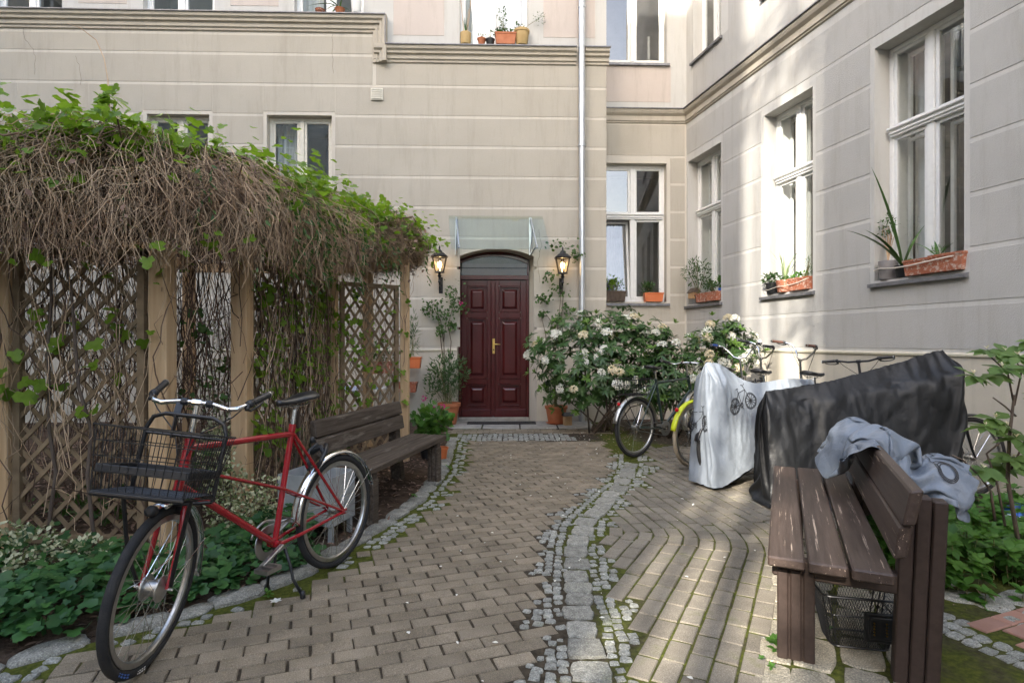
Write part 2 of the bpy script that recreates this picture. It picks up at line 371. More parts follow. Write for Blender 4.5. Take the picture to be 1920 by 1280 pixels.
# ================================================================ buildings
class Wall:
    """a facade: local x along the wall, y into the building, z up"""
    def __init__(s, name, label, O, udir, cat='building'):
        s.u = Vector((udir[0], udir[1], 0)).normalized(); s.i = Vector((-s.u.y, s.u.x, 0))
        s.O = Vector((O[0], O[1], 0)); s.ang = math.atan2(s.u.y, s.u.x)
        s.t = thing(name, label, cat, s.O, s.ang) if name else None
        s.ops = []
    def at(s, px, py, d=0.0):                 # photo point on this wall -> (u, z)
        D = Vector(((px-960)/F, 1, -(py-640)/F)); C = Vector((0, 0, H))
        t = ((s.O + s.i*d) - C).dot(s.i)/D.dot(s.i); P = C + D*t
        return (P - s.O).dot(s.u), P.z
    def W(s, u, y, z): return s.O + s.u*u + s.i*y + Vector((0, 0, z))

def cells(u0, u1, z0, z1, ops):
    us = sorted({u0, u1} | {min(max(k, u0), u1) for o in ops for k in o[:2]})
    out = []
    for a, b in zip(us, us[1:]):
        if b - a < 1e-4: continue
        mid = (a+b)/2; zs = [(z0, z1)]
        for o in ops:
            if o[0] < mid < o[1]:
                nz = []
                for p, q in zs:
                    if o[3] <= p or o[2] >= q: nz.append((p, q)); continue
                    if o[2] > p: nz.append((p, o[2]))
                    if o[3] < q: nz.append((o[3], q))
                zs = nz
        out += [(a, b, p, q) for p, q in zs if q-p > 1e-4]
    return out

def wall_mesh(w, u0, u1, z0, z1, ops, mat, depth=.20, y=0.0, reveal=True):
    mb = MB()
    for a, b, p, q in cells(u0, u1, z0, z1, ops):
        mb.add([(a, y, p), (b, y, p), (b, y, q), (a, y, q)], [(0, 1, 2, 3)])
    for a, b, p, q in (ops if reveal else []):
        d = y + depth
        for s in (((a, y, p), (a, d, p), (a, d, q), (a, y, q)), ((b, y, p), (b, y, q), (b, d, q), (b, d, p)),
                  ((a, y, q), (a, d, q), (b, d, q), (b, y, q)), ((a, y, p), (b, y, p), (b, d, p), (a, d, p))):
            mb.add(s, [(0, 1, 2, 3)])
    return mb.build('wall', mat, w.t)

def courses(w, zs, u0, u1, ops, mat, g=.046, margin=.06, top=None, th=.005):
    big = [(a-margin, b+margin, p-.02, q+margin) for a, b, p, q in ops]
    for za, zb in zip(zs, zs[1:]):
        for a, b, p, q in cells(u0, u1, za+g/2, zb-g/2, [o for o in big if o[2] < zb and o[3] > za]):
            if b-a < .05 or q-p < .05: continue
            MB().b2((a, -th, p), (b, .02, q)).build('plaster_panel', mat, w.t, bevel=.0025)

def moulding(w, prof, u0, u1, mat, name='cornice', ends=True):
    """prof: (outward, z) polyline swept along the wall"""
    mb = MB(); k = len(prof)
    vs = [(u0, -o, z) for o, z in prof] + [(u1, -o, z) for o, z in prof]
    fs = [(i, i+1, k+i+1, k+i) for i in range(k-1)]
    if ends: fs += [tuple(range(k)), tuple(range(2*k-1, k-1, -1))]
    return mb.add(vs, fs).build(name, mat, w.t)

def window(w, u0, u1, z0, z1, d=.17, style='T', fm='white', curtain=None, sill=True, dark=False, tilt=None, roomd=1.6, split=.36):
    """style T: two casements with two lights above; D: two casements; S: box window with deep double frames"""
    t = w.t; fw = .055; fr = MB()
    for a, b, p, q in ((u0, u0+fw, z0, z1), (u1-fw, u1, z0, z1), (u0+fw, u1-fw, z1-fw, z1), (u0+fw, u1-fw, z0, z0+fw+.02)):
        fr.b2((a, d, p), (b, d+.07, q))
    win = fr.build('window', MT[fm], t, bevel=.006)
    um = (u0+u1)/2; a, b = u0+fw, u1-fw; p, q = z0+fw+.02, z1-fw
    zt = q - (q-p)*split if style in 'TS' else None
    MB().b2((um-.045, d-.012, p), (um+.045, d+.06, q)).build('mullion', MT[fm], win, bevel=.01)
    if zt:
        tb = MB(); tb.b2((a-.02, d-.03, zt-.06), (b+.02, d+.055, zt+.05))
        tb.b2((a-.03, d-.065, zt+.02), (b+.03, d+.03, zt+.05)); tb.b2((a-.02, d-.048, zt-.03), (b+.02, d+.02, zt-.005))
        tb.build('transom', MT[fm], win, bevel=.006)
    halves = []
    for (x0, x1) in ((a, um-.045), (um+.045, b)):
        if zt: halves += [(x0, x1, p, zt-.06), (x0, x1, zt+.05, q)]
        else: halves.append((x0, x1, p, q))
    sw = .042
    for i, (x0, x1, y0, y1) in enumerate(halves):
        rot = None
        sa = MB(); yy = d+.01
        for r in ((x0, x0+sw, y0, y1), (x1-sw, x1, y0, y1), (x0+sw, x1-sw, y1-sw, y1), (x0+sw, x1-sw, y0, y0+sw)):
            sa.b2((r[0], yy, r[2]), (r[1], yy+.045, r[3]))
        if tilt == i:                          # casement tipped inwards at its head
            piv = Vector((0, yy, y0)); rot = Matrix.Translation(piv) @ Matrix.Rotation(math.radians(-6), 4, 'X') @ Matrix.Translation(-piv)
            sa.v = [rot @ v for v in sa.v]
        sash = sa.build('sash', MT[fm], win, bevel=.005)
        e = .0025*R.uniform(-1, 1); e2 = .0025*R.uniform(-1, 1)
        g = MB().add([(x0+sw-.004, yy+.022+e, y0+sw-.004), (x1-sw+.004, yy+.022-e, y0+sw-.004), (x1-sw+.004, yy+.022-e+e2, y1-sw+.004), (x0+sw-.004, yy+.022+e+e2, y1-sw+.004)], [(0, 1, 2, 3)])
        if rot: g.v = [rot @ v for v in g.v]
        g.build('pane', MT['pane'], win)
        if style == 'S':                       # the inner pair of casements of a box window
            s2 = MB(); y2 = d+.20
            for r in ((x0, x0+sw, y0, y1), (x1-sw, x1, y0, y1), (x0+sw, x1-sw, y1-sw, y1), (x0+sw, x1-sw, y0, y0+sw)):
                s2.b2((r[0], y2, r[2]), (r[1], y2+.04, r[3]))
            s2.build('inner_sash', MT[fm], win, bevel=.005)
    if style == 'S':
        lin = MB(); 
        for s in (((u0+.02, d+.07, z0), (u0+.03, d+.27, z1)), ((u1-.03, d+.07, z0), (u1-.02, d+.27, z1)), ((u0, d+.07, z1-.02), (u1, d+.27, z1-.01))): lin.b2(*s)
        lin.build('lining', MT[fm], win)
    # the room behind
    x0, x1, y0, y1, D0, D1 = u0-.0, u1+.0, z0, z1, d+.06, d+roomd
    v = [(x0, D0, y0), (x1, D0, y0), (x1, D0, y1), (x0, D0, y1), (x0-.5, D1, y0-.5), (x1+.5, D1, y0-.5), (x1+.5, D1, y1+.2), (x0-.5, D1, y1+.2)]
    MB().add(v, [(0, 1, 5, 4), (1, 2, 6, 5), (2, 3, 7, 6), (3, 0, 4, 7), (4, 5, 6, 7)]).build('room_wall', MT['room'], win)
    for cu in (curtain or []):                 # (f0, f1, g0, g1, material): gathered cloth
        f0, f1, g0, g1, mt = cu; xa, xb = u0+(u1-u0)*f0, u0+(u1-u0)*f1; za, zb = z0+(z1-z0)*g0, z0+(z1-z0)*g1
        n = max(6, int((xb-xa)/.018)); vs = []; ph = R.random()*6
        for k in range(n+1):
            x = xa+(xb-xa)*k/n; yy = d+.34+.022*math.sin(k*1.15+ph)+.01*math.sin(k*.4)
            vs += [(x, yy, za), (x, yy, zb)]
        MB().add(vs, [(2*k, 2*k+2, 2*k+3, 2*k+1) for k in range(n)]).build('curtain', MT[mt], win, smooth=True)
    if sill:
        sb = MB(); o = .055
        sb.add([(u0-.05, -o, z0-.035), (u1+.05, -o, z0-.035), (u1+.05, d+.0, z0+.012), (u0-.05, d+.0, z0+.012), (u0-.05, -o, z0-.075), (u1+.05, -o, z0-.075), (u1+.05, d, z0-.06), (u0-.05, d, z0-.06)],
               [(0, 1, 2, 3), (4, 5, 1, 0), (5, 6, 2, 1), (7, 4, 0, 3), (7, 6, 5, 4)])
        sb.build('sill', MT['zinc'], win)
    return win

MT['ledge'] = plaster('mossy_ledge', (.40, .37, .27), (.50, .46, .36), stain=(.17, .18, .09), bump=.3)
# ---- stair tower block with the door (left and centre of the view)
YF = 9.96; OX = .47
FA = Wall('stair_building', 'beige plastered courtyard building with dark red double door and galvanised downpipe', (OX, YF), (1, .0288))
uR = FA.at(1137, 600)[0]                                # right-hand corner of the block
uL = -16.0
zg = [FA.at(760, 162)[1] + .5255*k for k in range(-9, 2)]
D_OP = (FA.at(857, 700)[0], FA.at(1006, 700)[0])        # door opening
zSpring = FA.at(930, 482)[1]; zApex = FA.at(930, 466)[1]
lw = [(FA.at(500, 240)[0], FA.at(622, 240)[0], 3.35, FA.at(560, 216)[1]),
      (FA.at(275, 240)[0], FA.at(392, 240)[0], 3.35, FA.at(340, 214)[1]),
      (FA.at(40, 240)[0], FA.at(160, 240)[0], 3.35, FA.at(100, 214)[1])]
zcL = FA.at(600, 30)[1]; zcR = FA.at(950, 90)[1]
uS = FA.at(716, 60)[0]                                  # where the cornice steps down
uw = [(FA.at(862, 50)[0], FA.at(990, 50)[0], zcR+.01, zcR+2.3),
      (FA.at(552, 20)[0], FA.at(682, 20)[0], zcL+.01, zcL+2.3), (FA.at(268, 10)[0], FA.at(402, 10)[0], zcL+.01, zcL+2.3), (FA.at(-12, 10)[0], FA.at(116, 10)[0], zcL+.01, zcL+2.3)]
door_box = (D_OP[0], D_OP[1], -.1, zApex)
TOP = 17.0
wall_mesh(FA, uL, uR, -.1, zcL-.2, lw, MT['groove'], .17) if False else None
# base wall below the cornice, with the arched door hole
mbw = MB()
for a, b, p, q in cells(uL, uR, -.1, zcL, lw + [door_box] + [(uS, uR, zcR, zcL+1)]):
    mbw.add([(a, 0, p), (b, 0, p), (b, 0, q), (a, 0, q)], [(0, 1, 2, 3)])
uM = (D_OP[0]+D_OP[1])/2; hw = (D_OP[1]-D_OP[0])/2
def archz(u): k = (u-uM)/hw; return zSpring + (zApex-zSpring)*(1-k*k)
NA = 24
ar = [(D_OP[0]+2*hw*k/NA) for k in range(NA+1)]
for a, b in zip(ar, ar[1:]):
    mbw.add([(a, 0, archz(a)), (b, 0, archz(b)), (b, 0, zApex), (a, 0, zApex)], [(0, 1, 2, 3)])
DD = .36; rin = .11                                      # door depth; the right jamb is splayed
def inn(u): return u if u < uM else uM + (u-uM)*(hw-rin)/hw
for a, b in zip(ar, ar[1:]):
    mbw.add([(a, 0, archz(a)), (b, 0, archz(b)), (inn(b), DD, archz(b)), (inn(a), DD, archz(a))], [(0, 1, 2, 3)])
mbw.add([(D_OP[0], 0, -.1), (D_OP[0], 0, zSpring), (D_OP[0], DD, zSpring), (D_OP[0], DD, -.1)], [(0, 1, 2, 3)])
mbw.add([(D_OP[1], 0, -.1), (D_OP[1], 0, zSpring), (inn(D_OP[1]), DD, zSpring), (inn(D_OP[1]), DD, -.1)], [(0, 1, 2, 3)])
for a, b, p, q in lw:
    for s in (((a, 0, p), (a, .17, p), (a, .17, q), (a, 0, q)), ((b, 0, p), (b, 0, q), (b, .17, q), (b, .17, p)), ((a, 0, q), (a, .17, q), (b, .17, q), (b, 0, q)), ((a, 0, p), (b, 0, p), (b, .17, p), (a, .17, p))):
        mbw.add(s, [(0, 1, 2, 3)])
mbw.add([(uR, 0, -.1), (uR, 1.4, -.1), (uR, 1.4, TOP), (uR, 0, TOP)], [(0, 1, 2, 3)])   # return of the corner
mbw.build('wall', MT['groove'], FA.t)
# upper wall
up_ops = uw
mbu = MB()
for a, b, p, q in cells(uL, uR, zcR, TOP, up_ops + [(uL, uS, zcR, zcL)]):
    mbu.add([(a, 0, p), (b, 0, p), (b, 0, q), (a, 0, q)], [(0, 1, 2, 3)])
for a, b, p, q in up_ops:
    for s in (((a, 0, p), (a, .17, p), (a, .17, q), (a, 0, q)), ((b, 0, p), (b, 0, q), (b, .17, q), (b, .17, p)), ((a, 0, q), (a, .17, q), (b, .17, q), (b, 0, q)), ((a, 0, p), (b, 0, p), (b, .17, p), (a, .17, p))):
        mbu.add(s, [(0, 1, 2, 3)])
mbu.build('upper_wall', MT['groove_r'], FA.t)
# plaster courses, leaving the bands round door and windows flush
cz = [1.285] + [z for z in zg if z > 1.5]
dm = (D_OP[0]-.02+.13, D_OP[1]+.02-.13, 0, zApex-.07)
zlast = zcR - .26
zl_ = [z for z in cz if z < zlast-.1]; zt2 = zl_[-1]
courses(FA, zl_, uL, uR-.002, lw + [dm], MT['plaster'])
courses(FA, [zt2, zlast], uS-.10, uR-.002, [], MT['plaster'])
courses(FA, [zt2] + [z for z in cz if zlast-.1 <= z < zcL-.42] + [zcL-.33], uL, uS-.16, [], MT['plaster'])
courses(FA, [zcR+.17, zcR+3.2], uS+.2, uR-.2, [(a-.05, b+.05, p-1, q+.1) for a, b, p, q in uw[:1]], MT['pink'], margin=.22)
courses(FA, [zcL+.13, zcL+3.2], uL, uS-.2, [(a-.05, b+.05, p-1, q+.1) for a, b, p, q in uw[1:]], MT['pink'], margin=.22)
# plinth
for a, b in ((uL, D_OP[0]), (D_OP[1], uR+.0)):
    MB().add([(a, -.03, -.1), (b, -.03, -.1), (b, -.03, 1.235), (a, -.03, 1.235), (a, .0, 1.275), (b, .0, 1.275), (a, .02, -.1), (b, .02, -.1)], [(0, 1, 2, 3), (3, 2, 5, 4), (1, 7, 5, 2), (0, 3, 4, 6)]).build('plinth', MT['plinth'], FA.t)
for a, b in ((uL, D_OP[0]), (D_OP[1], uR+.0)): MB().b2((a, -.043, 1.225), (b, -.0, 1.255)).build('plinth_ledge', MT['ledge'], FA.t, bevel=.006)
# stepped cornice
def cprof(z): return [(0, z-.30), (.03, z-.285), (.03, z-.25), (.055, z-.235), (.055, z-.205), (.045, z-.20), (.045, z-.165), (.085, z-.15), (.085, z-.11), (.12, z-.085), (.125, z-.045), (.125, z-.015), (0, z-.015)]
moulding(FA, cprof(zcL), uL, uS+.06, MT['cornice'])
moulding(FA, cprof(zcR), uS-.12, FA.at(1080, 100)[0], MT['cornice'])
moulding(FA, cprof(zcR), FA.at(1096, 100)[0], uR+.04, MT['cornice'])
# vertical piece of the step: same profile swept upwards
pr = cprof(0); mb = MB(); k = len(pr)
vs = [(uS-.03+z*.9+.14, -o-.001, zcR-.30) for o, z in pr] + [(uS-.03+z*.9+.14, -o-.001, zcL-.012) for o, z in pr]
mb.add(vs, [(i, i+1, k+i+1, k+i) for i in range(k-1)] + [tuple(range(k))]).build('cornice_step', MT['cornice'], FA.t)
for a, b, z in ((uL, uS+.075, zcL), (uS+.08, FA.at(1080, 100)[0], zcR), (FA.at(1096, 100)[0], uR+.06, zcR)):
    MB().add([(a, -.15, z-.014), (b, -.15, z-.014), (b, .0, z+.012), (a, .0, z+.012), (a, -.15, z-.03), (b, -.15, z-.03), (a, -.12, z-.0305), (b, -.12, z-.0305)], [(0, 1, 2, 3), (4, 5, 1, 0), (6, 7, 5, 4)]).build('flashing', MT['zinc'], FA.t)
MB().b2((uS+.075, -.15, zcR), (uS+.085, .0, zcL-.01)).build('flashing', MT['zinc'], FA.t)
for i, (a, b, p, q) in enumerate(lw):
    window(FA, a, b, p, q, .13, 'D', 'cream', [(0, .35, 0, 1, 'curtain')] if i == 0 else None, sill=False)
for i, (a, b, p, q) in enumerate(uw):
    window(FA, a, b, p, q, .12, 'D', 'white', [(0, 1, 0, 1, 'curtain')] if i == 0 else ([(0, .3, 0, 1, 'curtain')] if i == 1 else None), sill=False)
# hairline cracks in the render
MT['crack'] = mk('crack', (.17, .15, .12), rough=1)
for pts in ([(42, 42), (48, 75), (62, 92), (66, 110), (64, 150)], [(140, 105), (150, 128), (152, 170)], [(625, 60), (622, 100), (626, 150)], [(1010, 430), (1014, 460), (1008, 500), (1012, 540)]):
    pp = []
    for (x0, y0), (x1, y1) in zip(pts, pts[1:]):
        for k in range(4):
            u_, z_ = FA.at(x0+(x1-x0)*k/4+R.uniform(-2, 2), y0+(y1-y0)*k/4, -.006); pp.append((u_, -.0055, z_))
    MB().tube(pp, .0028, 4).build('crack', MT['crack'], FA.t)
# ventilation grille
u, z = FA.at(707, 178)
g = MB().b2((u-.105, -.035, z-.105), (u+.105, -.01, z+.105)).build('vent_frame', MT['cream'], FA.t, bevel=.006)
for k in range(5):
    MB().b2((u-.085, -.05, z-.08+k*.038), (u+.085, -.036, z-.08+k*.038+.022)).build('slat', MT['cream'], g)

# ---- door
dY = DD-.01; dz0, dz1 = .06, FA.at(930, 524, DD)[1]
du0, du1 = D_OP[0]+.0, inn(D_OP[1])
fr = MB(); fr.b2((du0, dY-.02, 0), (du0+.05, dY+.06, dz1)); fr.b2((du1-.05, dY-.02, 0), (du1, dY+.06, dz1)); fr.b2((du0, dY-.035, dz1-.005), (du1, dY+.06, dz1+.075))
NB = 20; au = [du0+(du1-du0)*k/NB for k in range(NB+1)]
def az(u): 
    k = (u-(du0+du1)/2)/((du1-du0)/2); return zSpring-.03+(zApex-zSpring)*(1-k*k)
for a, b in zip(au, au[1:]):
    fr.add([(a, dY-.02, az(a)-.055), (b, dY-.02, az(b)-.055), (b, dY-.02, az(b)+.09), (a, dY-.02, az(a)+.09), (a, dY+.05, az(a)-.055), (b, dY+.05, az(b)-.055)], [(0, 1, 2, 3), (0, 4, 5, 1)])
fr.b2((du0, dY-.02, dz1), (du0+.035, dY+.05, az(du0))); fr.b2((du1-.035, dY-.02, dz1), (du1, dY+.05, az(du1)))
dfr = fr.build('door_frame', MT['door'], FA.t, bevel=.005)
fl = MB()
for a, b in zip(au, au[1:]): fl.add([(a, dY+.02, dz1+.07), (b, dY+.02, dz1+.07), (b, dY+.018, az(b)-.04), (a, dY+.018, az(a)-.04)], [(0, 1, 2, 3)])
fl.build('fanlight_pane', glass_mat('fanlight_glass', .38), dfr)
MB().b2((du0+.03, dY+.0, dz1+.20), (du1-.03, dY+.03, dz1+.215)).build('glazing_bar', MT['iron'], dfr)
MB().add([(du0, dY+.9, dz1), (du1, dY+.9, dz1), (du1, dY+.9, zApex+.1), (du0, dY+.9, zApex+.1), (du0, dY+.05, dz1), (du1, dY+.05, dz1), (du1, dY+.05, zApex+.1), (du0, dY+.05, zApex+.1)], [(0, 1, 2, 3), (0, 1, 5, 4), (2, 3, 7, 6), (1, 2, 6, 5), (0, 3, 7, 4)]).build('hall_wall', MT['room'], dfr)
ucut = (du0+du1)/2 - .015
for side, (a, b) in enumerate(((du0+.05, ucut), (ucut+.004, du1-.05))):
    lf = MB(); sw = .105; yy = dY+.012
    rails = [(dz0, dz0+.17), (dz0+.17+.40, dz0+.17+.40+.10), (dz1-.12-.47-.11, dz1-.12-.47), (dz1-.12, dz1-.005)]
    lf.b2((a, yy, dz0), (a+sw, yy+.05, dz1-.005)); lf.b2((b-sw, yy, dz0), (b, yy+.05, dz1-.005))
    for p, q in rails: lf.b2((a+sw, yy, p), (b-sw, yy+.05, q))
    leaf = lf.build('door_leaf', MT['door'], FA.t, bevel=.006)
    for (p, q) in ((rails[0][1], rails[1][0]), (rails[1][1], rails[2][0]), (rails[2][1], rails[3][0])):
        x0, x1 = a+sw, b-sw
        pn = MB(); pn.b2((x0, yy+.03, p), (x1, yy+.045, q))
        for r in ((x0, x0+.022, p, q), (x1-.022, x1, p, q), (x0+.022, x1-.022, p, p+.022), (x0+.022, x1-.022, q-.022, q)): pn.b2((r[0], yy-.012, r[2]), (r[1], yy+.03, r[3]))
        e = .062; f = .10
        pn.add([(x0+e, yy+.03, p+e), (x1-e, yy+.03, p+e), (x1-e, yy+.03, q-e), (x0+e, yy+.03, q-e), (x0+f, yy+.002, p+f), (x1-f, yy+.002, p+f), (x1-f, yy+.002, q-f), (x0+f, yy+.002, q-f)], [(4, 5, 6, 7), (0, 1, 5, 4), (1, 2, 6, 5), (2, 3, 7, 6), (3, 0, 4, 7)])
        pn.build('door_panel', MT['door'], leaf, bevel=.004)
    if side == 0:
        as_ = MB(); as_.b2((ucut-.045, yy-.03, dz0), (ucut+.05, yy-.002, dz1-.02)); as_.b2((ucut-.03, yy-.045, dz0+.1), (ucut+.035, yy-.03, dz1-.06))
        as_.build('cover_strip', MT['door'], leaf, bevel=.008)
    else:
        hx = ucut+.012; hz = FA.at(930, 645, DD)[1]
        MB().b2((hx-.022, yy-.056, hz-.17), (hx+.022, yy-.044, hz+.10)).build('handle_plate', MT['brass'], leaf, bevel=.004)
        MB().tube([(hx, yy-.05, hz), (hx, yy-.095, hz), (hx+.02, yy-.105, hz), (hx+.12, yy-.105, hz-.004)], [.011, .011, .011, .008], 8).build('door_handle', MT['brass'], leaf, smooth=True)
        MB().lathe([(.012, 0), (.014, .006), (.005, .008)], 10, m=Matrix.Translation((hx, yy-.056, hz-.10)) @ Matrix.Rotation(PI/2, 4, 'X')).build('lock', MT['iron'], leaf)
    MB().b2((a, yy-.022, dz0-.03), (b, yy-.002, dz0+.115)).build('kick_board', MT['door'], leaf, bevel=.008)
MB().b2((du0, dY-.05, -.05), (du1, dY+.1, .035)).build('threshold', MT['stone_step'], FA.t, bevel=.008)

# glass canopy over the door
cg = thing('glass_canopy', 'sloping glass canopy on steel brackets above the red door', 'canopy', FA.W(uM, 0, 3.0), FA.ang)
def cl(u, y, z): return (u-uM, y, z-3.0)
a0, z0 = FA.at(841, 404, -.03); a1 = FA.at(1017, 404, -.03)[0]
b0, zb = FA.at(846, 466, -.55); b1 = FA.at(1032, 466, -.55)[0]
gm = MB(); q4 = [cl(a0, -.03, z0), cl(a1, -.03, z0), cl(b1, -.55, zb), cl(b0, -.55, zb)]
gm.add(q4 + [Vector(p)+Vector((0, -.006, -.008)) for p in q4], [(0, 1, 2, 3), (7, 6, 5, 4), (0, 4, 5, 1), (1, 5, 6, 2), (2, 6, 7, 3), (3, 7, 4, 0)])
gm.build('glass_sheet', MT['glass'], cg)
for f in (.08, .87):
    ua, ub = a0+(a1-a0)*f, b0+(b1-b0)*f; br = MB()
    def L(k, off=-.02): return Vector(cl(ua+(ub-ua)*k, -.03-.52*k, z0+(zb-z0)*k + off))
    br.bar(L(.06), L(.94), .02, .03); br.bar(cl(ua, -.012, zb-.02), cl(ua, -.012, z0-.02), .04, .02)
    br.tube([L(.4), Vector(cl(ua, -.03, zb+.02))], .010, 8); br.tube([L(.88), Vector(cl(ua, -.03, zb-.03))], .011, 8)
    for k in (.1, .45, .9): br.lathe([(.02, -.02), (.02, .035), (.008, .04)], 10, c=L(k))
    br.build('bracket', MT['steel'], cg, smooth='auto')

# downpipe
dp = thing('downpipe', 'galvanised rain downpipe running down the beige facade', 'pipe', FA.W(FA.at(1091, 500, -.10)[0], -.10, 0), FA.ang)
MB().tube([(0, 0, 0), (0, 0, 4.79)], .053, 18).build('lower_pipe', MT['galv'], dp, smooth='auto')
MB().tube([(0, 0, 4.79), (0, 0, 12)], .058, 18).build('upper_pipe', MT['galv'], dp, smooth='auto')
for z in (1.9, 4.80, 7.2):
    c = MB(); c.tube([(0, 0, z-.018), (0, 0, z+.018)], .066, 18); c.box((0, .06, z), (.03, .1, .02)); c.build('pipe_clamp', MT['galv'], dp)

# ---- recessed wing
YR = 10.85
RA = Wall('recessed_wing', 'set-back beige wing between stair block and side wing, one window above another', (3.325, YR), (1, .0288))
ru0 = RA.at(1126, 500)[0]-.0; ru1 = RA.at(1250, 500)[0]
rw_lo = (ru0+.02, ru1, RA.at(1200, 566)[1], RA.at(1200, 306)[1]); zrc = RA.at(1240, 206)[1]
rw_up = (ru0+.02, ru1, RA.at(1200, 117)[1], RA.at(1200, 117)[1]+2.5)
uRL = -2.2
wall_mesh(RA, uRL, 0.0, -.1, zrc, [rw_lo], MT['groove'], .22)
wall_mesh(RA, uRL, 0.0, zrc, TOP, [rw_up], MT['groove_r'], .2)
zr = [RA.at(1270, 346)[1] + .525*k for k in range(-6, 4)]
zr = [z for z in zr if 1.5 < z < zrc-.4]
courses(RA, [1.285] + zr + [zrc-.27], uRL, -.03, [rw_lo], MT['plaster'], margin=.07)
MB().b2((uRL, -.03, -.1), (0, .02, 1.26)).build('plinth', MT['plinth'], RA.t)
def cp2(z): return [(0, z-.27), (.025, z-.255), (.025, z-.235), (.045, z-.225), (.045, z-.185), (.03, z-.18), (.03, z-.13), (.075, z-.09), (.095, z-.05), (.095, z-.02), (0, z-.02)]
moulding(RA, cp2(zrc), uRL, -.0, MT['cornice'])
MB().b2((uRL, -.12, zrc-.019), (0, .0, zrc-.004)).build('flashing', MT['zinc'], RA.t)
courses(RA, [zrc+.12, zrc+4.5], uRL, -.3, [rw_up], MT['pink'], margin=.20)
window(RA, *rw_lo, .15, 'T', 'white', [(0.03, .42, 0, .62, 'curtain_d')], tilt=0, split=.37)
window(RA, *rw_up, .15, 'D', 'white')

# ---- right-hand wing
VX = (735-960)/F
RW = Wall('side_wing', 'pale grey plastered side wing with tall white box windows and streaks of sunlight', (3.325, YR), (-VX, -1))
def rwu(px): return RW.at(px, 640)[0]
ops = []
for x0, x1 in ((1290, 1352), (1433, 1524), (1640, 1808)):
    ops.append((rwu(x0), rwu(x1), 2.10, 4.80))
L3 = ops[2][1]; ops.append((L3+1.05, L3+2.15, 2.10, 4.80)); ops.append((L3+3.2, L3+4.3, 2.10, 4.80))
zrw = zrc
upo = [(rwu(1300), rwu(1352), 6.62, 9.2), (ops[1][0], ops[1][1], 6.62, 9.2), (ops[2][0], ops[2][1], 6.62, 9.2), (ops[3][0], ops[3][1], 6.62, 9.2)]
UE = 16.0
wall_mesh(RW, 0, UE, -.1, zrw, ops, MT['groove_r'], .25)
wall_mesh(RW, 0, UE, zrw, TOP, upo, MT['groove_r'], .25)
z_ = RW.at(1580, 268)[1]
zz = [z_ + .525*k for k in range(-6, 6)]; zz = [z for z in zz if 1.5 < z < zrw-.35]
courses(RW, [1.30] + zz + [zrw-.27], .03, UE, ops, MT['plaster_r'], margin=.06)
courses(RW, [zrw+.05, zrw+6], .25, UE, upo, MT['plaster_r'], margin=.22)
MB().add([(0, -.035, -.1), (UE, -.035, -.1), (UE, -.035, 1.25), (0, -.035, 1.25), (0, 0, 1.29), (UE, 0, 1.29)], [(0, 1, 2, 3), (3, 2, 5, 4)]).build('plinth', MT['plinth'], RW.t)
MB().b2((0, -.05, 1.245), (UE, -.0, 1.275)).build('plinth_ledge', MT['ledge'], RW.t, bevel=.006)
moulding(RW, cp2(zrw), .0, UE, MT['cornice'])
MB().b2((0, -.12, zrw-.018), (UE, .0, zrw-.003)).build('flashing', MT['zinc'], RW.t)
cur = [[(.05, .6, 0, 1, 'curtain')], [(0, .3, 0, 1, 'curtain'), (.75, 1, 0, 1, 'curtain')], [(0.02, .30, 0, 1, 'curtain')], None, None]
for o, c in zip(ops, cur): window(RW, *o, .20, 'S', 'white', c, split=.36)
for o in upo: window(RW, *o, .18, 'D', 'white', [(0, 1, .0, 1, 'curtain')] if o is upo[0] else None)
WALLS = [FA, RA, RW]

# ---- the other sides of the courtyard, seen only as light, shadow and reflections; heights and gap shaped for the light
def far_block(name, label, O, udir, L, top, nz, nu, k0=0.0, k1=0.0):
    w = Wall(name, label, O, udir); oo = []
    for i in range(nu):
        for j in range(nz):
            u = (i+.5)*L/nu; z = 2.1 + j*4.4
            oo.append((u-.6, u+.6, z, z+2.3))
    wall_mesh(w, 0, L, -.1, top, oo, MT['groove'], .18)
    MB().add([(0, 0, top), (L, 0, top), (L+k1, 7, top+1.5), (k0, 7, top+1.5)], [(0, 1, 2, 3)]).build('roof', MT['zinc'], w.t)
    MB().add([(0, 0, -.1), (k0, 7, -.1), (k0, 7, top+1.5), (0, 0, top), (L, 0, -.1), (L+k1, 7, -.1), (L+k1, 7, top+1.5), (L, 0, top)], [(0, 1, 2, 3), (4, 5, 6, 7)]).build('gable', MT['groove'], w.t)
    for a, b, p, q in oo:
        f = MB(); d = .16
        for r in ((a, a+.08, p, q), (b-.08, b, p, q), ((a+b)/2-.05, (a+b)/2+.05, p, q), (a, b, q-.08, q), (a, b, p, p+.08), (a, b, p+1.5, p+1.58)): f.b2((r[0], d, r[2]), (r[1], d+.05, r[3]))
        x = f.build('window', MT['white'], w.t)
        MB().add([(a, d+.1, p), (b, d+.1, p), (b, d+.1, q), (a, d+.1, q)], [(0, 1, 2, 3)]).build('pane', MT['darkpane'], x)
    return w
MT['darkpane'] = mk('dark_far_pane', (.03, .033, .037), rough=.1)
GAP = Vector((1.28, 3.3)) - SUN_AZ*((3.3+13)/SUN_AZ.y)       # slot made up between the unseen rear blocks to shape the sunlight
SK = 7*SUN_AZ.x/SUN_AZ.y
far_block('rear_block', 'tall pale apartment block behind the viewer', (-1.5, -13), (-1, 0), -1.5-GAP.x-.55, 22, 4, 3, 0, SK)
far_block('rear_side_block', 'tall pale apartment block behind the viewer on the left', (GAP.x-.55, -13), (-1, 0), 15, 22, 4, 6, SK, 0)
far_block('garage_block', 'low pale outbuilding behind the viewer on the right', (14, -13), (-1, 0), 15.5, 6.2, 1, 6)
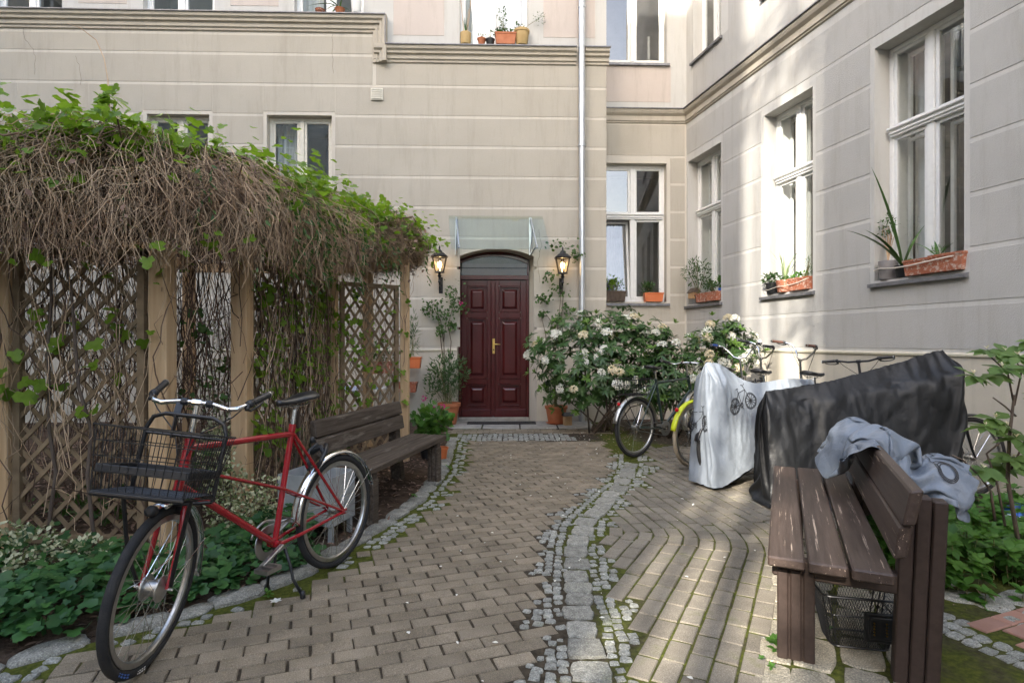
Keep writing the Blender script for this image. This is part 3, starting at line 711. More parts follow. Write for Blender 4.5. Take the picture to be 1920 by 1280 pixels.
far_block('left_block', 'pale apartment block closing the left side of the courtyard', (-15, -13), (0, 1), 23, 14, 3, 8)
# ================================================================ ground and paving
def interp(tab, y):
    ys = [p[1] for p in tab]
    return float(np.interp(y, ys, [p[0] for p in tab]))
LEFT = [(-2.75, .6), (-2.62, 1.4), (-2.42, 2.1), (-2.2, 2.45), (-2.02, 2.6), (-1.62, 2.95), (-1.30, 3.36), (-1.02, 4.12), (-.82, 4.95), (-.72, 6.1), (-.80, 7.7), (-.84, 8.6)]
MID = [(.27, .6), (.29, 1.6), (.33, 2.37), (.357, 2.82), (.373, 3.32), (.44, 3.93), (.52, 4.4), (.72, 4.85), (.92, 5.3), (1.15, 5.75), (1.26, 6.1), (1.36, 6.5), (1.5, 7.2)]
def leftX(y): return interp(LEFT, y)
def midX(y): return interp(MID, y)
def saw(t): t = t % 1.0; return t

def moss_at(x, y):
    m = math.exp(-((x-midX(y)-.05)/.28)**2)*(.35+.65*min(1, max(0, (y-3)/3)))
    m = max(m, math.exp(-((x-1.5)/.9)**2-((y-7.2)/.8)**2)*1.1)
    m = max(m, .95*math.exp(-((x-leftX(y)-.1)/.28)**2))
    m = max(m, .65*math.exp(-((x-1.35)/.25)**2-((y-2.9)/.8)**2))
    m = max(m, .52 if x > midX(y)+.1 and y < 7 else 0)
    return min(1, m)

gr = MB().add([(-60, -60, -.075), (60, -60, -.075), (60, 60, -.075), (-60, 60, -.075)], [(0, 1, 2, 3)]).build('ground', MT['soil'])
tag(gr, kind='structure')
# gently uneven bed of earth, planted areas and joints
def grid_sheet(name, x0, x1, y0, y1, st, zf, mat, af=None):
    xs = np.arange(x0, x1+st/2, st); ys = np.arange(y0, y1+st/2, st)
    V = np.array([(x, y, zf(x, y)) for y in ys for x in xs]); nx = len(xs); ny = len(ys)
    i = np.arange(nx*ny).reshape(ny, nx)
    Q = np.stack([i[:-1, :-1], i[:-1, 1:], i[1:, 1:], i[1:, :-1]], -1).reshape(-1, 4)
    rn = np.array([af(x, y) for y in ys for x in xs]) if af else None
    return npmesh(name, V, Q, mat, None, rn, smooth=True)
def bed_mat():
    m, n, l, p = nodes_of('mossy_joint_sand')
    at = n.new('ShaderNodeAttribute'); at.attribute_name = 'rnd'
    s = n.new('ShaderNodeMath'); s.operation = 'ADD'; l.new(at.outputs['Fac'], s.inputs[0]); l.new(noise_n(n, l, 5, detail=7), s.inputs[1])
    dirt = mixc(n, l, ramp(n, l, noise_n(n, l, 25), .3, .7), (.030, .024, .017), (.085, .068, .048))
    moss = mixc(n, l, ramp(n, l, noise_n(n, l, 40), .3, .7), (.035, .045, .010), (.105, .115, .022))
    col = mixc(n, l, ramp(n, l, s.outputs[0], .78, 1.12), dirt, moss)
    l.new(col, p.inputs['Base Color']); p.inputs['Roughness'].default_value = 1; p.inputs['Specular IOR Level'].default_value = .1
    bump_n(n, l, p, noise_n(n, l, 90, detail=4), .9, .01); return m
MT['bed'] = bed_mat()
soil = grid_sheet('soil_bed', -9, 6, .2, 9.95, .1, lambda x, y: -.032 + (.05*max(0, min(1, (leftX(y)-x)/.25)) if x < leftX(y) else 0) + .018*noise.noise(Vector((x*2, y*2, 0))) - (.0 if x < leftX(y) or x > 2.5 else .02), MT['soil'])
tag(soil, kind='structure')

def stone_mesh(name, n, rough, hgt, top=.8, seed=0, ex=7.0):
    r = random.Random(seed); mb = MB()
    sq = []
    for k in range(n):
        a = 2*PI*(k+.5*r.uniform(-.5, .5))/n; c, s_ = math.cos(a), math.sin(a)
        q = (abs(c)**ex + abs(s_)**ex)**(-1/ex); q *= 1+r.uniform(-rough, rough); sq.append((.5*q*c, .5*q*s_))
    v = [(x, y, -hgt) for x, y in sq] + [(x*.99, y*.99, -.20*hgt+r.uniform(-.06, .03)*hgt) for x, y in sq] + [(x*top, y*top, r.uniform(-.07, .05)*hgt) for x, y in sq] + [(r.uniform(-.1, .1), r.uniform(-.1, .1), .05*hgt)]
    f = []
    for lv in (0, 1): f += [(lv*n+k, lv*n+(k+1) % n, (lv+1)*n+(k+1) % n, (lv+1)*n+k) for k in range(n)]
    f += [(2*n+k, 2*n+(k+1) % n, 3*n) for k in range(n)]
    return mb.add(v, f).mesh(name, smooth='auto')
class Pieces:
    """alike paving pieces: the ones that show largest become parts, the rest one joined part"""
    def __init__(s, root, name, meshes, mat, limit=300): s.root, s.name, s.meshes, s.mat, s.limit, s.items = root, name, meshes, mat, limit, []
    def put(s, x, y, z, rot, sx, sy, sz=1.0, k=None, tx=0.0, ty=0.0): s.items.append((x, y, z, rot, sx, sy, sz, R.randrange(len(s.meshes)) if k is None else k, tx, ty))
    def done(s):
        def show(i):
            x, y = i[0], i[1]
            if y < .9: return -1+y*.01
            px = 960+F*x/y; py = 640+F*(H-i[2])/y
            vis = -30 < px < 1950 and py < 1290
            return (i[4]*i[5]/y**3) if vis else -1e3/max(y, .1)
        s.items.sort(key=show, reverse=True)
        V = []; Q = []; rn = []; b = 0
        for n_, (x, y, z, rot, sx, sy, sz, k, tx, ty) in enumerate(s.items):
            me = s.meshes[k]
            m = Matrix.Translation((x, y, z)) @ Matrix.Rotation(rot, 4, 'Z') @ Matrix.Rotation(tx, 4, 'X') @ Matrix.Rotation(ty, 4, 'Y') @ Matrix.Diagonal((sx, sy, sz, 1))
            if n_ < s.limit:
                o = bpy.data.objects.new(s.name, me); COL.objects.link(o); o.parent = s.root; o.matrix_basis = m
                if not me.materials: me.materials.append(s.mat)
            else:
                if '_t' not in s.__dict__: s._t = {}
                if k not in s._t:
                    co = np.empty(len(me.vertices)*3, np.float32); me.vertices.foreach_get('co', co)
                    me.calc_loop_triangles(); tr = np.empty(len(me.loop_triangles)*3, np.int32); me.loop_triangles.foreach_get('vertices', tr)
                    s._t[k] = (co.reshape(-1, 3), tr.reshape(-1, 3))
                co, tr = s._t[k]; mm = np.array(m)
                V.append(co @ mm[:3, :3].T + mm[:3, 3]); Q.append(tr+b); b += len(co); rn.append(np.full(len(co), R.random()))
        if V: tag(npmesh(s.name+'_field', np.concatenate(V), np.concatenate(Q), s.mat, s.root, np.concatenate(rn), world=False), kind='stuff')

def brick_mesh(seed):
    r = random.Random(seed); mb = MB(); c = .03; e = .5
    j = lambda a: a+r.uniform(-.012, .012)
    bx = .022; by = .045
    v = [(-e, -e, -1), (e, -e, -1), (e, e, -1), (-e, e, -1)]
    v += [(j(-e), j(-e), -.10), (j(e), j(-e), -.10), (j(e), j(e), -.10), (j(-e), j(e), -.10)]
    v += [(-e+bx, -e+by, 0), (e-bx, -e+by, 0), (e-bx, e-by, 0), (-e+bx, e-by, 0)]
    f = [(0, 1, 5, 4), (1, 2, 6, 5), (2, 3, 7, 6), (3, 0, 4, 7), (4, 5, 9, 8), (5, 6, 10, 9), (6, 7, 11, 10), (7, 4, 8, 11), (8, 9, 10, 11)]
    me = mb.add(v, f).mesh('brick'); return me

path = grid_sheet('brick_path', -2.7, 1.8, .6, 9.3, .06, lambda x, y: (-.0075 + .005*noise.noise(Vector((x*9, y*9, 1)))) if leftX(y)-.06 < x < midX(y)+.02 and y < 8.9 else -.05, MT['bed'], moss_at)
tag(path, kind='structure')
bricks = Pieces(path, 'brick', [brick_mesh(k) for k in range(6)], MT['brick'])
A = math.radians(19.5); PL, PW = .189, .0945
ca, sa_ = math.cos(A), math.sin(A)
occ = set()
def lefts(y): return leftX(y) + .10 + .16*saw(y/.42+.2)
def midl(y): return midX(y) - (.115 + .17*(1-saw((y+.06)/.58)))
YEND = 8.05
for j in range(-30, 120):
    for i in range(-40, 60):
        p, q = (i + (.5 if j % 2 else 0))*PL, j*PW
        x, y = p*ca - q*sa_, p*sa_ + q*ca
        if not (.7 < y < YEND+.5): continue
        xr, yr = x+ca*PL/2, y+sa_*PL/2; xl, yl = x-ca*PL/2, y-sa_*PL/2
        if max(yr, yl) > YEND: continue
        ok_r = xr < midl(yr); ok_l = xl > lefts(yl)
        half = 0
        if not ok_r and x-.01 < midl(y) and ok_l: half = -1
        elif not ok_l and x+.01 > lefts(y) and ok_r: half = 1
        elif not (ok_r and ok_l): continue
        occ.add((i, j, half))
        L = PL*.95 if not half else PL*.46
        off = half*PL*.25
        bricks.put(x+off*ca+R.uniform(-.002, .002), y+off*sa_+R.uniform(-.002, .002), R.uniform(-.002, .0025) + .006*noise.noise(Vector((x*1.2, y*1.2, 3))), A+R.uniform(-.012, .012), L*R.uniform(.985, 1.01), PW*R.uniform(.895, .935), .05, tx=R.uniform(-.012, .012), ty=R.uniform(-.006, .006))
bricks.done()
def on_brick(x, y, m=.0):
    p, q = x*ca + y*sa_, -x*sa_ + y*ca
    j = round(q/PW)
    for jj in (j-1, j, j+1):
        if abs(q-jj*PW) > PW/2+m: continue
        s = .5 if jj % 2 else 0
        for i in (math.floor(p/PL-s), math.floor(p/PL-s)+1):
            for half in (0, 1, -1):
                if (i, jj, half) in occ:
                    c = (i+s)*PL + half*PL*.25; L = PL*(.5 if half == 0 else .25)
                    if abs(p-c) < L+m: return True
    return False

# ---- curved brick paving on the right, courses bending round towards the bicycles
yard = grid_sheet('curved_brick_paving', .1, 3.6, .6, 8.6, .06, lambda x, y: (-.0065 + .005*noise.noise(Vector((x*9, y*9, 2)))) if x >= midX(y)-.06 else -.055, MT['bed'], moss_at)
tag(yard, kind='structure')
cur = Pieces(yard, 'brick', [brick_mesh(20+k) for k in range(6)], MT['brick2'])
a1, a2 = math.radians(62), math.radians(99); CC = Vector((.62, 4.22)); RB = .78
def course_pt(s, off):
    """arc length s along the course, off = distance outwards of the reference course"""
    r = RB+off; n1 = Vector((math.sin(a1), -math.cos(a1))); P1 = CC + n1*r
    La = r*(a2-a1)
    if s < 0: d = Vector((math.cos(a1), math.sin(a1))); return P1 + d*s, a1
    if s < La:
        t = a1 + s/r; return CC + Vector((math.sin(t), -math.cos(t)))*r, t
    n2 = Vector((math.sin(a2), -math.cos(a2))); d = Vector((math.cos(a2), math.sin(a2)))
    return CC + n2*r + d*(s-La), a2
def midr(y): return midX(y) + .105 + .15*saw((y+.2)/.66)
EDGE_P = GR(1449, 1060).to_2d(); EDGE_D = Vector((math.cos(a1), math.sin(a1))); EDGE_N = Vector((EDGE_D.y, -EDGE_D.x))
def beyond_edge(P): 
    if P.y > 3.95: return False
    return (P - EDGE_P).dot(EDGE_N) > 0
cocc = []
k0 = -7
for k in range(k0, 30):
    off = k*.105; r = RB+off
    if r < .08: continue
    La = r*(a2-a1); st = .186; ph = R.random()*st
    n = 40
    for i in range(-20, 26):
        s = i*st + ph + La*.5; P, t = course_pt(s, off)
        if P.y < .7 or P.y > 7.6 or P.x > 3.4: continue
        if P.x - .06 < midr(P.y) or beyond_edge(P): continue
        if P.y > 6.3 and P.x > 2.6: continue
        cocc.append((P.x, P.y, t))
        cur.put(P.x, P.y, R.uniform(-.003, .003), t+R.uniform(-.015, .015), st*.93, PW*1.0, .05, tx=R.uniform(-.012, .012))
cur.done()
cocc_np = np.array(cocc)
def on_curved(x, y):
    dx, dy = x-cocc_np[:, 0], y-cocc_np[:, 1]; c_, s_ = np.cos(cocc_np[:, 2]), np.sin(cocc_np[:, 2])
    return bool(np.any((np.abs(dx*c_+dy*s_) < .093+.022) & (np.abs(-dx*s_+dy*c_) < .0475+.022)))

# ---- middle band: big granite stones with small setts either side
band = grid_sheet('granite_band', -.2, 2.2, .6, 7.6, .05, lambda x, y: (-.0085 + .004*noise.noise(Vector((x*9, y*9, 3)))) if midX(y)-.40 < x < midX(y)+.36 else -.06, MT['bed'], moss_at)
tag(band, kind='structure')
stones = Pieces(band, 'granite_stone', [stone_mesh('granite_stone', 16, .06, .28, .945, k, 12) for k in range(7)], MT['granite'])
cz_ = [(1109, 1257), (1098, 1215), (1091, 1178), (1084, 1147), (1086, 1122), (1084, 1100), (1080, 1079), (1082, 1055), (1080, 1034), (1084, 1014), (1093, 994), (1098, 977), (1116, 962), (1129, 950), (1136, 939), (1145, 926), (1161, 914), (1167, 902), (1176, 890), (1177, 881), (1183, 872)]
ctr = [GR(*p) for p in cz_]
y0 = ctr[0].y
for k in range(1, 10): ctr.insert(0, Vector((midX(y0-.165*k)+R.uniform(-.01, .01), y0-.165*k, 0)))
for i, c in enumerate(ctr):
    a = ctr[max(i-1, 0)]; b = ctr[min(i+1, len(ctr)-1)]; d = (b-a); L = d.length/(2 if 0 < i < len(ctr)-1 else 1)
    stones.put(c.x, c.y, .004+R.uniform(-.004, .004), math.atan2(d.y, d.x)-PI/2+R.uniform(-.06, .06), R.uniform(.145, .172), min(.21, max(.10, L*.90)), .09)
stones.done()
big = [(c.x, c.y) for c in ctr]; bnp = np.array(big)
setts = Pieces(band, 'sett', [stone_mesh('sett', 8, .10, .4, .86, 40+k) for k in range(7)], MT['sett'])
y = .75
def moss_gap(x, y): return noise.noise(Vector((x*4, y*4, 9))) > .38
while y < 7.1:
    st = .058 if y < 4.2 else .064
    for sd in (-1, 1):
        for k in range(8):
            x = midX(y) + sd*(.112 + k*st*1.02) + R.uniform(-.007, .007); yy = y + R.uniform(-.007, .007) + (.022 if k % 2 else 0)
            ddx = np.abs(bnp[:, 0]-x); ddy = np.abs(bnp[:, 1]-yy)
            if np.any((ddx < .104) & (ddy < .105)): continue
            if sd < 0 and (on_brick(x, yy, .020) or x < midl(yy)-.24): continue
            if sd > 0 and (on_curved(x, yy) or x > midr(yy)+.13): continue
            if moss_gap(x, yy) and R.random() < (.25 if yy < 4.5 else .5): continue
            setts.put(x, yy, R.uniform(-.004, .003), R.uniform(-.22, .22), st*R.uniform(.80, .97), st*R.uniform(.78, .95), .06)
    y += st
pts_ = [(i[0], i[1]) for i in setts.items]
for _ in range(5200):                         # small stones wedged into what is left open
    yy = R.uniform(.9, 6.6); x = midX(yy)+R.uniform(-.50, .42)
    if np.any((np.abs(bnp[:, 0]-x) < .098) & (np.abs(bnp[:, 1]-yy) < .098)): continue
    if x < midX(yy) and (on_brick(x, yy, .012) or x < midl(yy)-.24): continue
    if x >= midX(yy) and (on_curved(x, yy) or x > midr(yy)+.16): continue
    pa = np.array(pts_); d_ = np.sqrt((pa[:, 0]-x)**2+(pa[:, 1]-yy)**2).min()
    if d_ < .046: continue
    pts_.append((x, yy)); s_ = min(.058, max(.034, d_*.78)); setts.put(x, yy, R.uniform(-.005, .001), R.uniform(-.5, .5), s_*R.uniform(.85, 1.05), s_*R.uniform(.75, .95), .05)
setts.done()

# ---- left border: field stones and setts between the bricks and the planting
edge = thing('stone_border', 'curved border of field stones and setts along the planting bed', 'border', (-1.5, 3, 0))
edge.location = (0, 0, 0); MW[edge.name] = Matrix.Identity(4)
tag(edge, kind='structure'); del edge['category']
fst = Pieces(edge, 'field_stone', [stone_mesh('field_stone', 13, .13, .5, .82, 60+k) for k in range(8)], MT['granite'])
set2 = Pieces(edge, 'sett', [stone_mesh('sett', 8, .13, .4, .86, 80+k) for k in range(6)], MT['sett'], 200)
fpos = []
y = .8
while y < 8.2:
    L = R.uniform(.17, .34) if y < 4.6 else R.uniform(.16, .26)
    d = Vector((leftX(y+.1)-leftX(y-.1), .2)).normalized(); w_ = R.uniform(.12, .17)
    c = Vector((leftX(y), y)) + d*(L/2) - Vector((d.y, -d.x))*.03
    fst.put(c.x, c.y, .012+R.uniform(-.006, .012), math.atan2(d.y, d.x)+R.uniform(-.1, .1), L*.96, w_, .10)
    fpos.append((c.x, c.y, L, w_, math.atan2(d.y, d.x))); y += L*d.y
def on_field(x, y):
    for cx, cy, L, w_, a in fpos:
        dx, dy = x-cx, y-cy
        if abs(dx*math.cos(a)+dy*math.sin(a)) < L/2+.015 and abs(-dx*math.sin(a)+dy*math.cos(a)) < w_/2+.03: return True
    return False
y = .8
while y < 8.0:
    for k in range(6):
        x = leftX(y)+.03+k*.068+R.uniform(-.012, .012); yy = y+R.uniform(-.015, .015)
        if on_field(x, yy) or on_brick(x, yy, .025) or x > lefts(yy)+.1 or R.random() < .2: continue
        set2.put(x, yy, R.uniform(-.006, .003), R.uniform(-.5, .5), R.uniform(.045, .066), R.uniform(.042, .062), .05)
    y += .066
fst.done(); set2.done()

# ---- sett row and slabs before the door
fore = grid_sheet('door_forecourt', -1.15, 3.2, YEND-.06, 10.0, .07, lambda x, y: -.0105+.004*noise.noise(Vector((x*8, y*8, 5))), MT['bed'], lambda x, y: moss_at(x, y)*.9)
tag(fore, kind='structure')
s3 = Pieces(fore, 'sett', [stone_mesh('sett', 8, .13, .4, .86, 100+k) for k in range(6)], MT['sett'], 260)
for r_ in range(8):
    for k in range(28):
        x = -.78+k*.076+R.uniform(-.008, .008); y = YEND+.04+r_*.074+R.uniform(-.006, .006)+.1*math.sin(x*1.5)*.3
        if x > .95-r_*.02 or R.random() < .04: continue
        s3.put(x, y, R.uniform(-.004, .003), R.uniform(-.2, .2), .066, .062, .05)
s3.done()
b3 = Pieces(fore, 'brick', [brick_mesh(50+k) for k in range(4)], MT['brick'], 120)
for r_ in range(4):
    for k in range(14):
        x = -.95+k*.2+(.1 if r_ % 2 else 0); y = YEND+.69+r_*.1
        if x > 1.5: continue
        b3.put(x, y, R.uniform(-.003, .002), R.uniform(-.01, .01), .19, .09, .05)
b3.done()
for k in range(4):
    a = -1.1+k*.62
    MB().b2((a, 9.17, -.06), (a+.60, 9.955, .012+R.uniform(-.004, .006))).build('step_slab', MT['stone_step'], fore, bevel=.012)

# ---- slabs, setts and red pavers round the right-hand bench
slabs = grid_sheet('flagstone_strip', .6, 4.4, .3, 5.0, .06, lambda x, y: -.012+.005*noise.noise(Vector((x*8, y*8, 6))) if beyond_edge(Vector((x, y))) and y < 3.2+.5*(x-1.6) and y < 4.6-.75*max(0, x-2.0) else -.06, MT['bed'], lambda x, y: .12)
tag(slabs, kind='structure')
fl = Pieces(slabs, 'flagstone', [stone_mesh('flagstone', 16, .035, .3, .95, 120+k) for k in range(6)], MT['slab'])
gs = Pieces(slabs, 'field_stone', [stone_mesh('field_stone', 12, .14, .5, .84, 130+k) for k in range(6)], MT['granite'])
ss = Pieces(slabs, 'sett', [stone_mesh('sett', 8, .08, .4, .88, 140+k) for k in range(6)], MT['sett'], 220)
rt = Pieces(slabs, 'red_brick', [brick_mesh(70+k) for k in range(4)], MT['redtile'])
e1, e2 = EDGE_D, EDGE_N
for i in range(-12, 10):
    P = EDGE_P + e1*(i*.215-.2) + e2*(.075)
    if .5 < P.y < 3.9: fl.put(P.x, P.y, R.uniform(-.003, .004), a1+R.uniform(-.04, .04), .205, .135, .07)
for i in range(-9, 8):
    for j in range(3):
        P = EDGE_P + e1*(i*.30-.1+.1*j) + e2*(.235+j*.185) + Vector((R.uniform(-.01, .01), R.uniform(-.01, .01)))
        if not (.5 < P.y < 3.9): continue
        if P.y > 3.35-.1*j and j == 2: continue
        fl.put(P.x, P.y, R.uniform(-.006, .006), a1+R.uniform(-.06, .06), .285, .172, .07)
# broken edge of stones along the planting, setts and red pavers in the near corner
RB_E = [GR(1760, 1085), GR(1800, 1118), GR(1850, 1128), GR(1900, 1120), GR(1960, 1118), GR(2040, 1116)]
for k, P in enumerate(RB_E): gs.put(P.x+.02, P.y, .006, R.uniform(-.5, .5), R.uniform(.18, .25), R.uniform(.13, .18), .08)
for i in range(-2, 16):
    for j in range(8):
        P = Vector((2.02, 2.98)) + Vector((.36, -.93))*(i*.07+R.uniform(-.006, .006)) + Vector((.93, .36))*(j*.085+R.uniform(-.006, .006))
        if P.y < .6: continue
        px, py = 960+F*P.x/P.y, 640+F*H/P.y
        if py < 1140+ (1860-px)*.02: continue
        jj = (j + (i//4)) % 6
        if jj >= 3 and i > 1: continue
        ss.put(P.x, P.y, R.uniform(-.004, .003), math.atan2(-.93, .36)+R.uniform(-.12, .12), .064, .076, .05)
for i in range(0, 9):
    for j in range(3):
        P = Vector((2.36, 2.82)) + Vector((.36, -.93))*(i*.105) + Vector((.93, .36))*(j*.2+ (i//4)*.0 + (.1 if i % 2 else 0))
        if P.y < .6: continue
        rt.put(P.x, P.y, .002, math.atan2(.36, .93), .19, .094, .05)
fl.done(); gs.done(); ss.done(); rt.done()

# dry leaves and bark on the bare earth
def litter(name, poly, n, zf, sz, label):
    P = []
    xs = [p[0] for p in poly]; ys = [p[1] for p in poly]
    while len(P) < n:
        x, y = R.uniform(min(xs), max(xs)), R.uniform(min(ys), max(ys)); ins = False; k = len(poly)
        for i in range(k):
            (x1, y1), (x2, y2) = poly[i], poly[(i+1) % k]
            if (y1 > y) != (y2 > y) and x < (x2-x1)*(y-y1)/(y2-y1)+x1: ins = not ins
        if ins: P.append((x, y, zf(x, y)+R.uniform(.004, .02)))
    P = np.array(P); d = rsph(n); d[:, 2] *= .25; u = np.tile([0., 0, 1], (n, 1)) + .5*rsph(n)
    return tag(leaves(name, P, d, u, rng.uniform(.4, 1.0, n)*sz, 'long', MT['litter']), label, 'litter', kind='stuff')
def bedz(x, y): return -.032 + .05*max(0, min(1, (leftX(y)-x)/.25)) + .018*noise.noise(Vector((x*2, y*2, 0)))
litter('leaf_litter', [(-6, 2.6), (-2.3, 2.5), (-1.5, 3.1), (-.95, 4.4), (-.8, 6.2), (-1.0, 8), (-6, 8)], 7000, bedz, .07, 'dry brown leaves and bark lying on the earth under pergola and bench')
litter('bed_litter', [(1.95, 3.2), (2.4, 2.9), (3.4, 2.8), (4.6, 3.0), (4.4, 4.4), (2.5, 4.2)], 2200, lambda x, y: -.03, .06, 'brown dry stalks and leaves at the rim of the right-hand bed')
litter('path_litter', [(1.0, 6.6), (2.6, 7.0), (2.6, 9.3), (.7, 9.2), (.6, 8.3)], 500, lambda x, y: -.015, .05, 'scattered dry leaves below the flowering bush')
# fallen white petals and chips on the paving
n = 90; P = np.stack([rng.uniform(-.6, 1.7, n), rng.uniform(2.3, 8.5, n), np.full(n, .012)], 1)
P2 = np.stack([rng.normal(1.0, .45, 60), rng.normal(8.2, .4, 60), np.full(60, .012)], 1); P = np.concatenate([P, P2]); n = len(P)
d = rsph(n); d[:, 2] *= .2
tag(leaves('fallen_petals', P, d, np.tile([0, 0, 1.], (n, 1)), rng.uniform(.012, .035, n), 'ovate', MT['petal']), 'tiny white petals scattered over the brick path', 'petals', kind='stuff')
# ================================================================ pergola with its old vine
PG = thing('pergola', 'timber pergola with diagonal lattice panels beside the path', 'pergola', (-2.29, 3.73, 0))
P00, P0, P1, P2, P3, P4 = (Vector(p) for p in ((-4.75, 3.73, 0), (-3.32, 3.73, 0), (-2.29, 3.73, 0), (-2.04, 4.30, 0), (-1.913, 6.04, 0), (-1.243, 6.60, 0)))
B1, B2, B3 = (Vector(p) for p in ((-2.6, 7.6, 0), (-4.2, 7.4, 0), (-1.9, 7.5, 0)))
for p, w_ in ((P00, .12), (P0, .11), (P1, .122), (P2, .122), (P3, .11), (P4, .095), (B1, .12), (B2, .12), (B3, .12)):
    mb = MB().box((0, 0, 1.15), (w_, w_, 2.5)); mb.v = [Matrix.Translation(p) @ Matrix.Rotation(R.uniform(-.05, .05), 4, 'Z') @ v for v in mb.v]
    mb.build('post', MT['post'], PG, bevel=.008, world=True)
for a, b in ((P00, P1), (P1, P2), (P2, P3), (P3, P4), (B2, B1), (P4, B3), (P0, B2), (P1, B2), (P2, B1), (P3, B1), (B1, B3)):
    MB().bar(a+Vector((0, 0, 2.36)), b+Vector((0, 0, 2.36)), .07, .12).build('beam', MT['post'], PG, bevel=.006, world=True)
def lattice(a, b, z0, z1, sp, ratio, off=.03, fw=.045, inset=.09):
    d = (b-a); L = d.length-2*inset; d.normalize(); nrm = Vector((d.y, -d.x, 0)); o = a + d*inset
    def P(u, z, k=0.0): return o + d*u + nrm*(off+k) + Vector((0, 0, z))
    for u in (fw/2, L-fw/2): MB().bar(P(u, z0), P(u, z1), fw, .045, up=nrm).build('frame_stile', MT['slat'], PG, world=True)
    for z in (z0, z1): MB().bar(P(0, z), P(L, z), .045, fw).build('frame_rail', MT['slat'], PG, world=True)
    Hh = z1-z0; k_ = ratio           # rise per run
    for sg, dep in ((1, .008), (-1, -.008)):
        lo = -Hh/k_; u = lo + sp*.4
        while u < L+0.0:
            ua, ub = u, u+Hh/k_; za, zb = 0, Hh
            if ua < 0: za = (0-ua)*k_; ua = 0
            if ub > L: zb = Hh-(ub-L)*k_; ub = L
            if zb-za > .06:
                if sg < 0: A_, B_ = P(L-ua, z0+za, dep), P(L-ub, z0+zb, dep)
                else: A_, B_ = P(ua, z0+za, dep), P(ub, z0+zb, dep)
                MB().bar(A_, B_, .010, .027, up=nrm.cross((B_-A_).normalized())).build('lattice_slat', MT['slat'], PG, world=True)
            u += sp
lattice(P00, P0, .12, 1.98, .165, 1.05); lattice(P0, P1, .12, 1.98, .165, 1.05)
lattice(P2, P3, .12, 2.0, .165, 1.05, off=.0); lattice(P3, P4, .12, 2.02, .118, 1.5, off=.0)

# ---- the vine: one climbing plant over the whole pergola
VN = thing('climbing_vine', 'old climbing vine with a shaggy thatch of dry shoots covering the pergola roof', 'vine', (-2.5, 3.6, 0))
EP = np.array([(-6.2, 3.55), (-5.0, 3.5), (-3.6, 3.42), (-2.75, 3.40), (-2.25, 3.50), (-1.92, 3.85), (-1.76, 4.6), (-1.68, 5.4), (-1.60, 6.0), (-1.30, 6.36), (-1.20, 6.62), (-1.35, 7.1), (-2.3, 7.7)])
segl = np.linalg.norm(np.diff(EP, axis=0), axis=1); cum = np.concatenate([[0], np.cumsum(segl)]); EL = cum[-1]
def ept(s): return np.stack([np.interp(s, cum, EP[:, 0]), np.interp(s, cum, EP[:, 1])], -1)
def enorm(s):
    d = ept(np.clip(s+.15, 0, EL)) - ept(np.clip(s-.15, 0, EL)); d = unit(d); return np.stack([d[:, 1], -d[:, 0]], -1), d
s_end = np.interp(-.98, [0], [0])
def hangz(s):          # how low the shoots hang
    f = s/EL; return np.interp(f, [0, .38, .52, .62, .70, .76, .86, 1], [1.72, 1.76, 1.84, 1.92, 2.10, 2.32, 2.34, 2.2])
def topz(s): return np.interp(s/EL, [0, .45, .6, .75, 1], [2.50, 2.52, 2.58, 2.62, 2.62])
def shoots(N, K, rad, inside, outside, reach, wig, mat, name, smin=0.0, smax=1.0):
    s = rng.uniform(smin*EL, smax*EL, N); t = np.linspace(0, 1, K)[None]
    p0 = ept(s); n, d = enorm(s)
    din = rng.uniform(0.02, inside, N)[:, None]; out = (rng.beta(2, 2.2, N)*outside)[:, None]
    out = out*np.where(s/EL > .66, .6, 1.0)[:, None]
    hm = np.clip(t*rng.uniform(1.3, 2.4, N)[:, None], 0, 1); hm = hm*hm*(3-2*hm)
    hor = -din + (din+out)*hm
    drift = rng.normal(0, .16, N)[:, None]*t + rng.normal(0, .10, N)[:, None]*np.sin(t*3+rng.uniform(0, 6, N)[:, None])
    zt = topz(s)+.05*np.sin(s*2.1)+.04*np.sin(s*5.3+1)+rng.uniform(-.22, .08, N)
    zl = hangz(s); ze = zt-(zt-zl)*np.clip(rng.beta(2.2, 1.6, N)*reach, 0, 1.12)
    fall = np.clip((t-.18)/.82, 0, 1)**1.25
    z = zt[:, None] + .09*np.sin(np.clip(t/.35, 0, 1)*PI) - (zt-ze)[:, None]*fall
    P = np.empty((N, K, 3)); P[..., 0] = p0[:, 0:1] + n[:, 0:1]*hor + d[:, 0:1]*drift; P[..., 1] = p0[:, 1:2] + n[:, 1:2]*hor + d[:, 1:2]*drift; P[..., 2] = z
    w = np.cumsum(rng.normal(0, wig, (N, K, 3)), axis=1); w[:, 0] = 0; P += w
    cu_ = rng.uniform(0, .05, N)[:, None]; f_ = rng.uniform(5, 13, N)[:, None]; ph_ = rng.uniform(0, 6, N)[:, None]
    P[..., 0] += d[:, 0:1]*cu_*np.sin(f_*t+ph_)*t; P[..., 1] += d[:, 1:2]*cu_*np.sin(f_*t+ph_)*t; P[..., 2] += cu_*np.cos(f_*t+ph_)*t
    rr = rng.uniform(*rad, N)[:, None]*np.linspace(1.15, .45, K)[None]
    V, Q = tubes_np(P, rr, 3)
    o = npmesh(name, V, Q, mat, VN, np.repeat(rng.random(N), K*3)); tag(o, kind='stuff'); return P
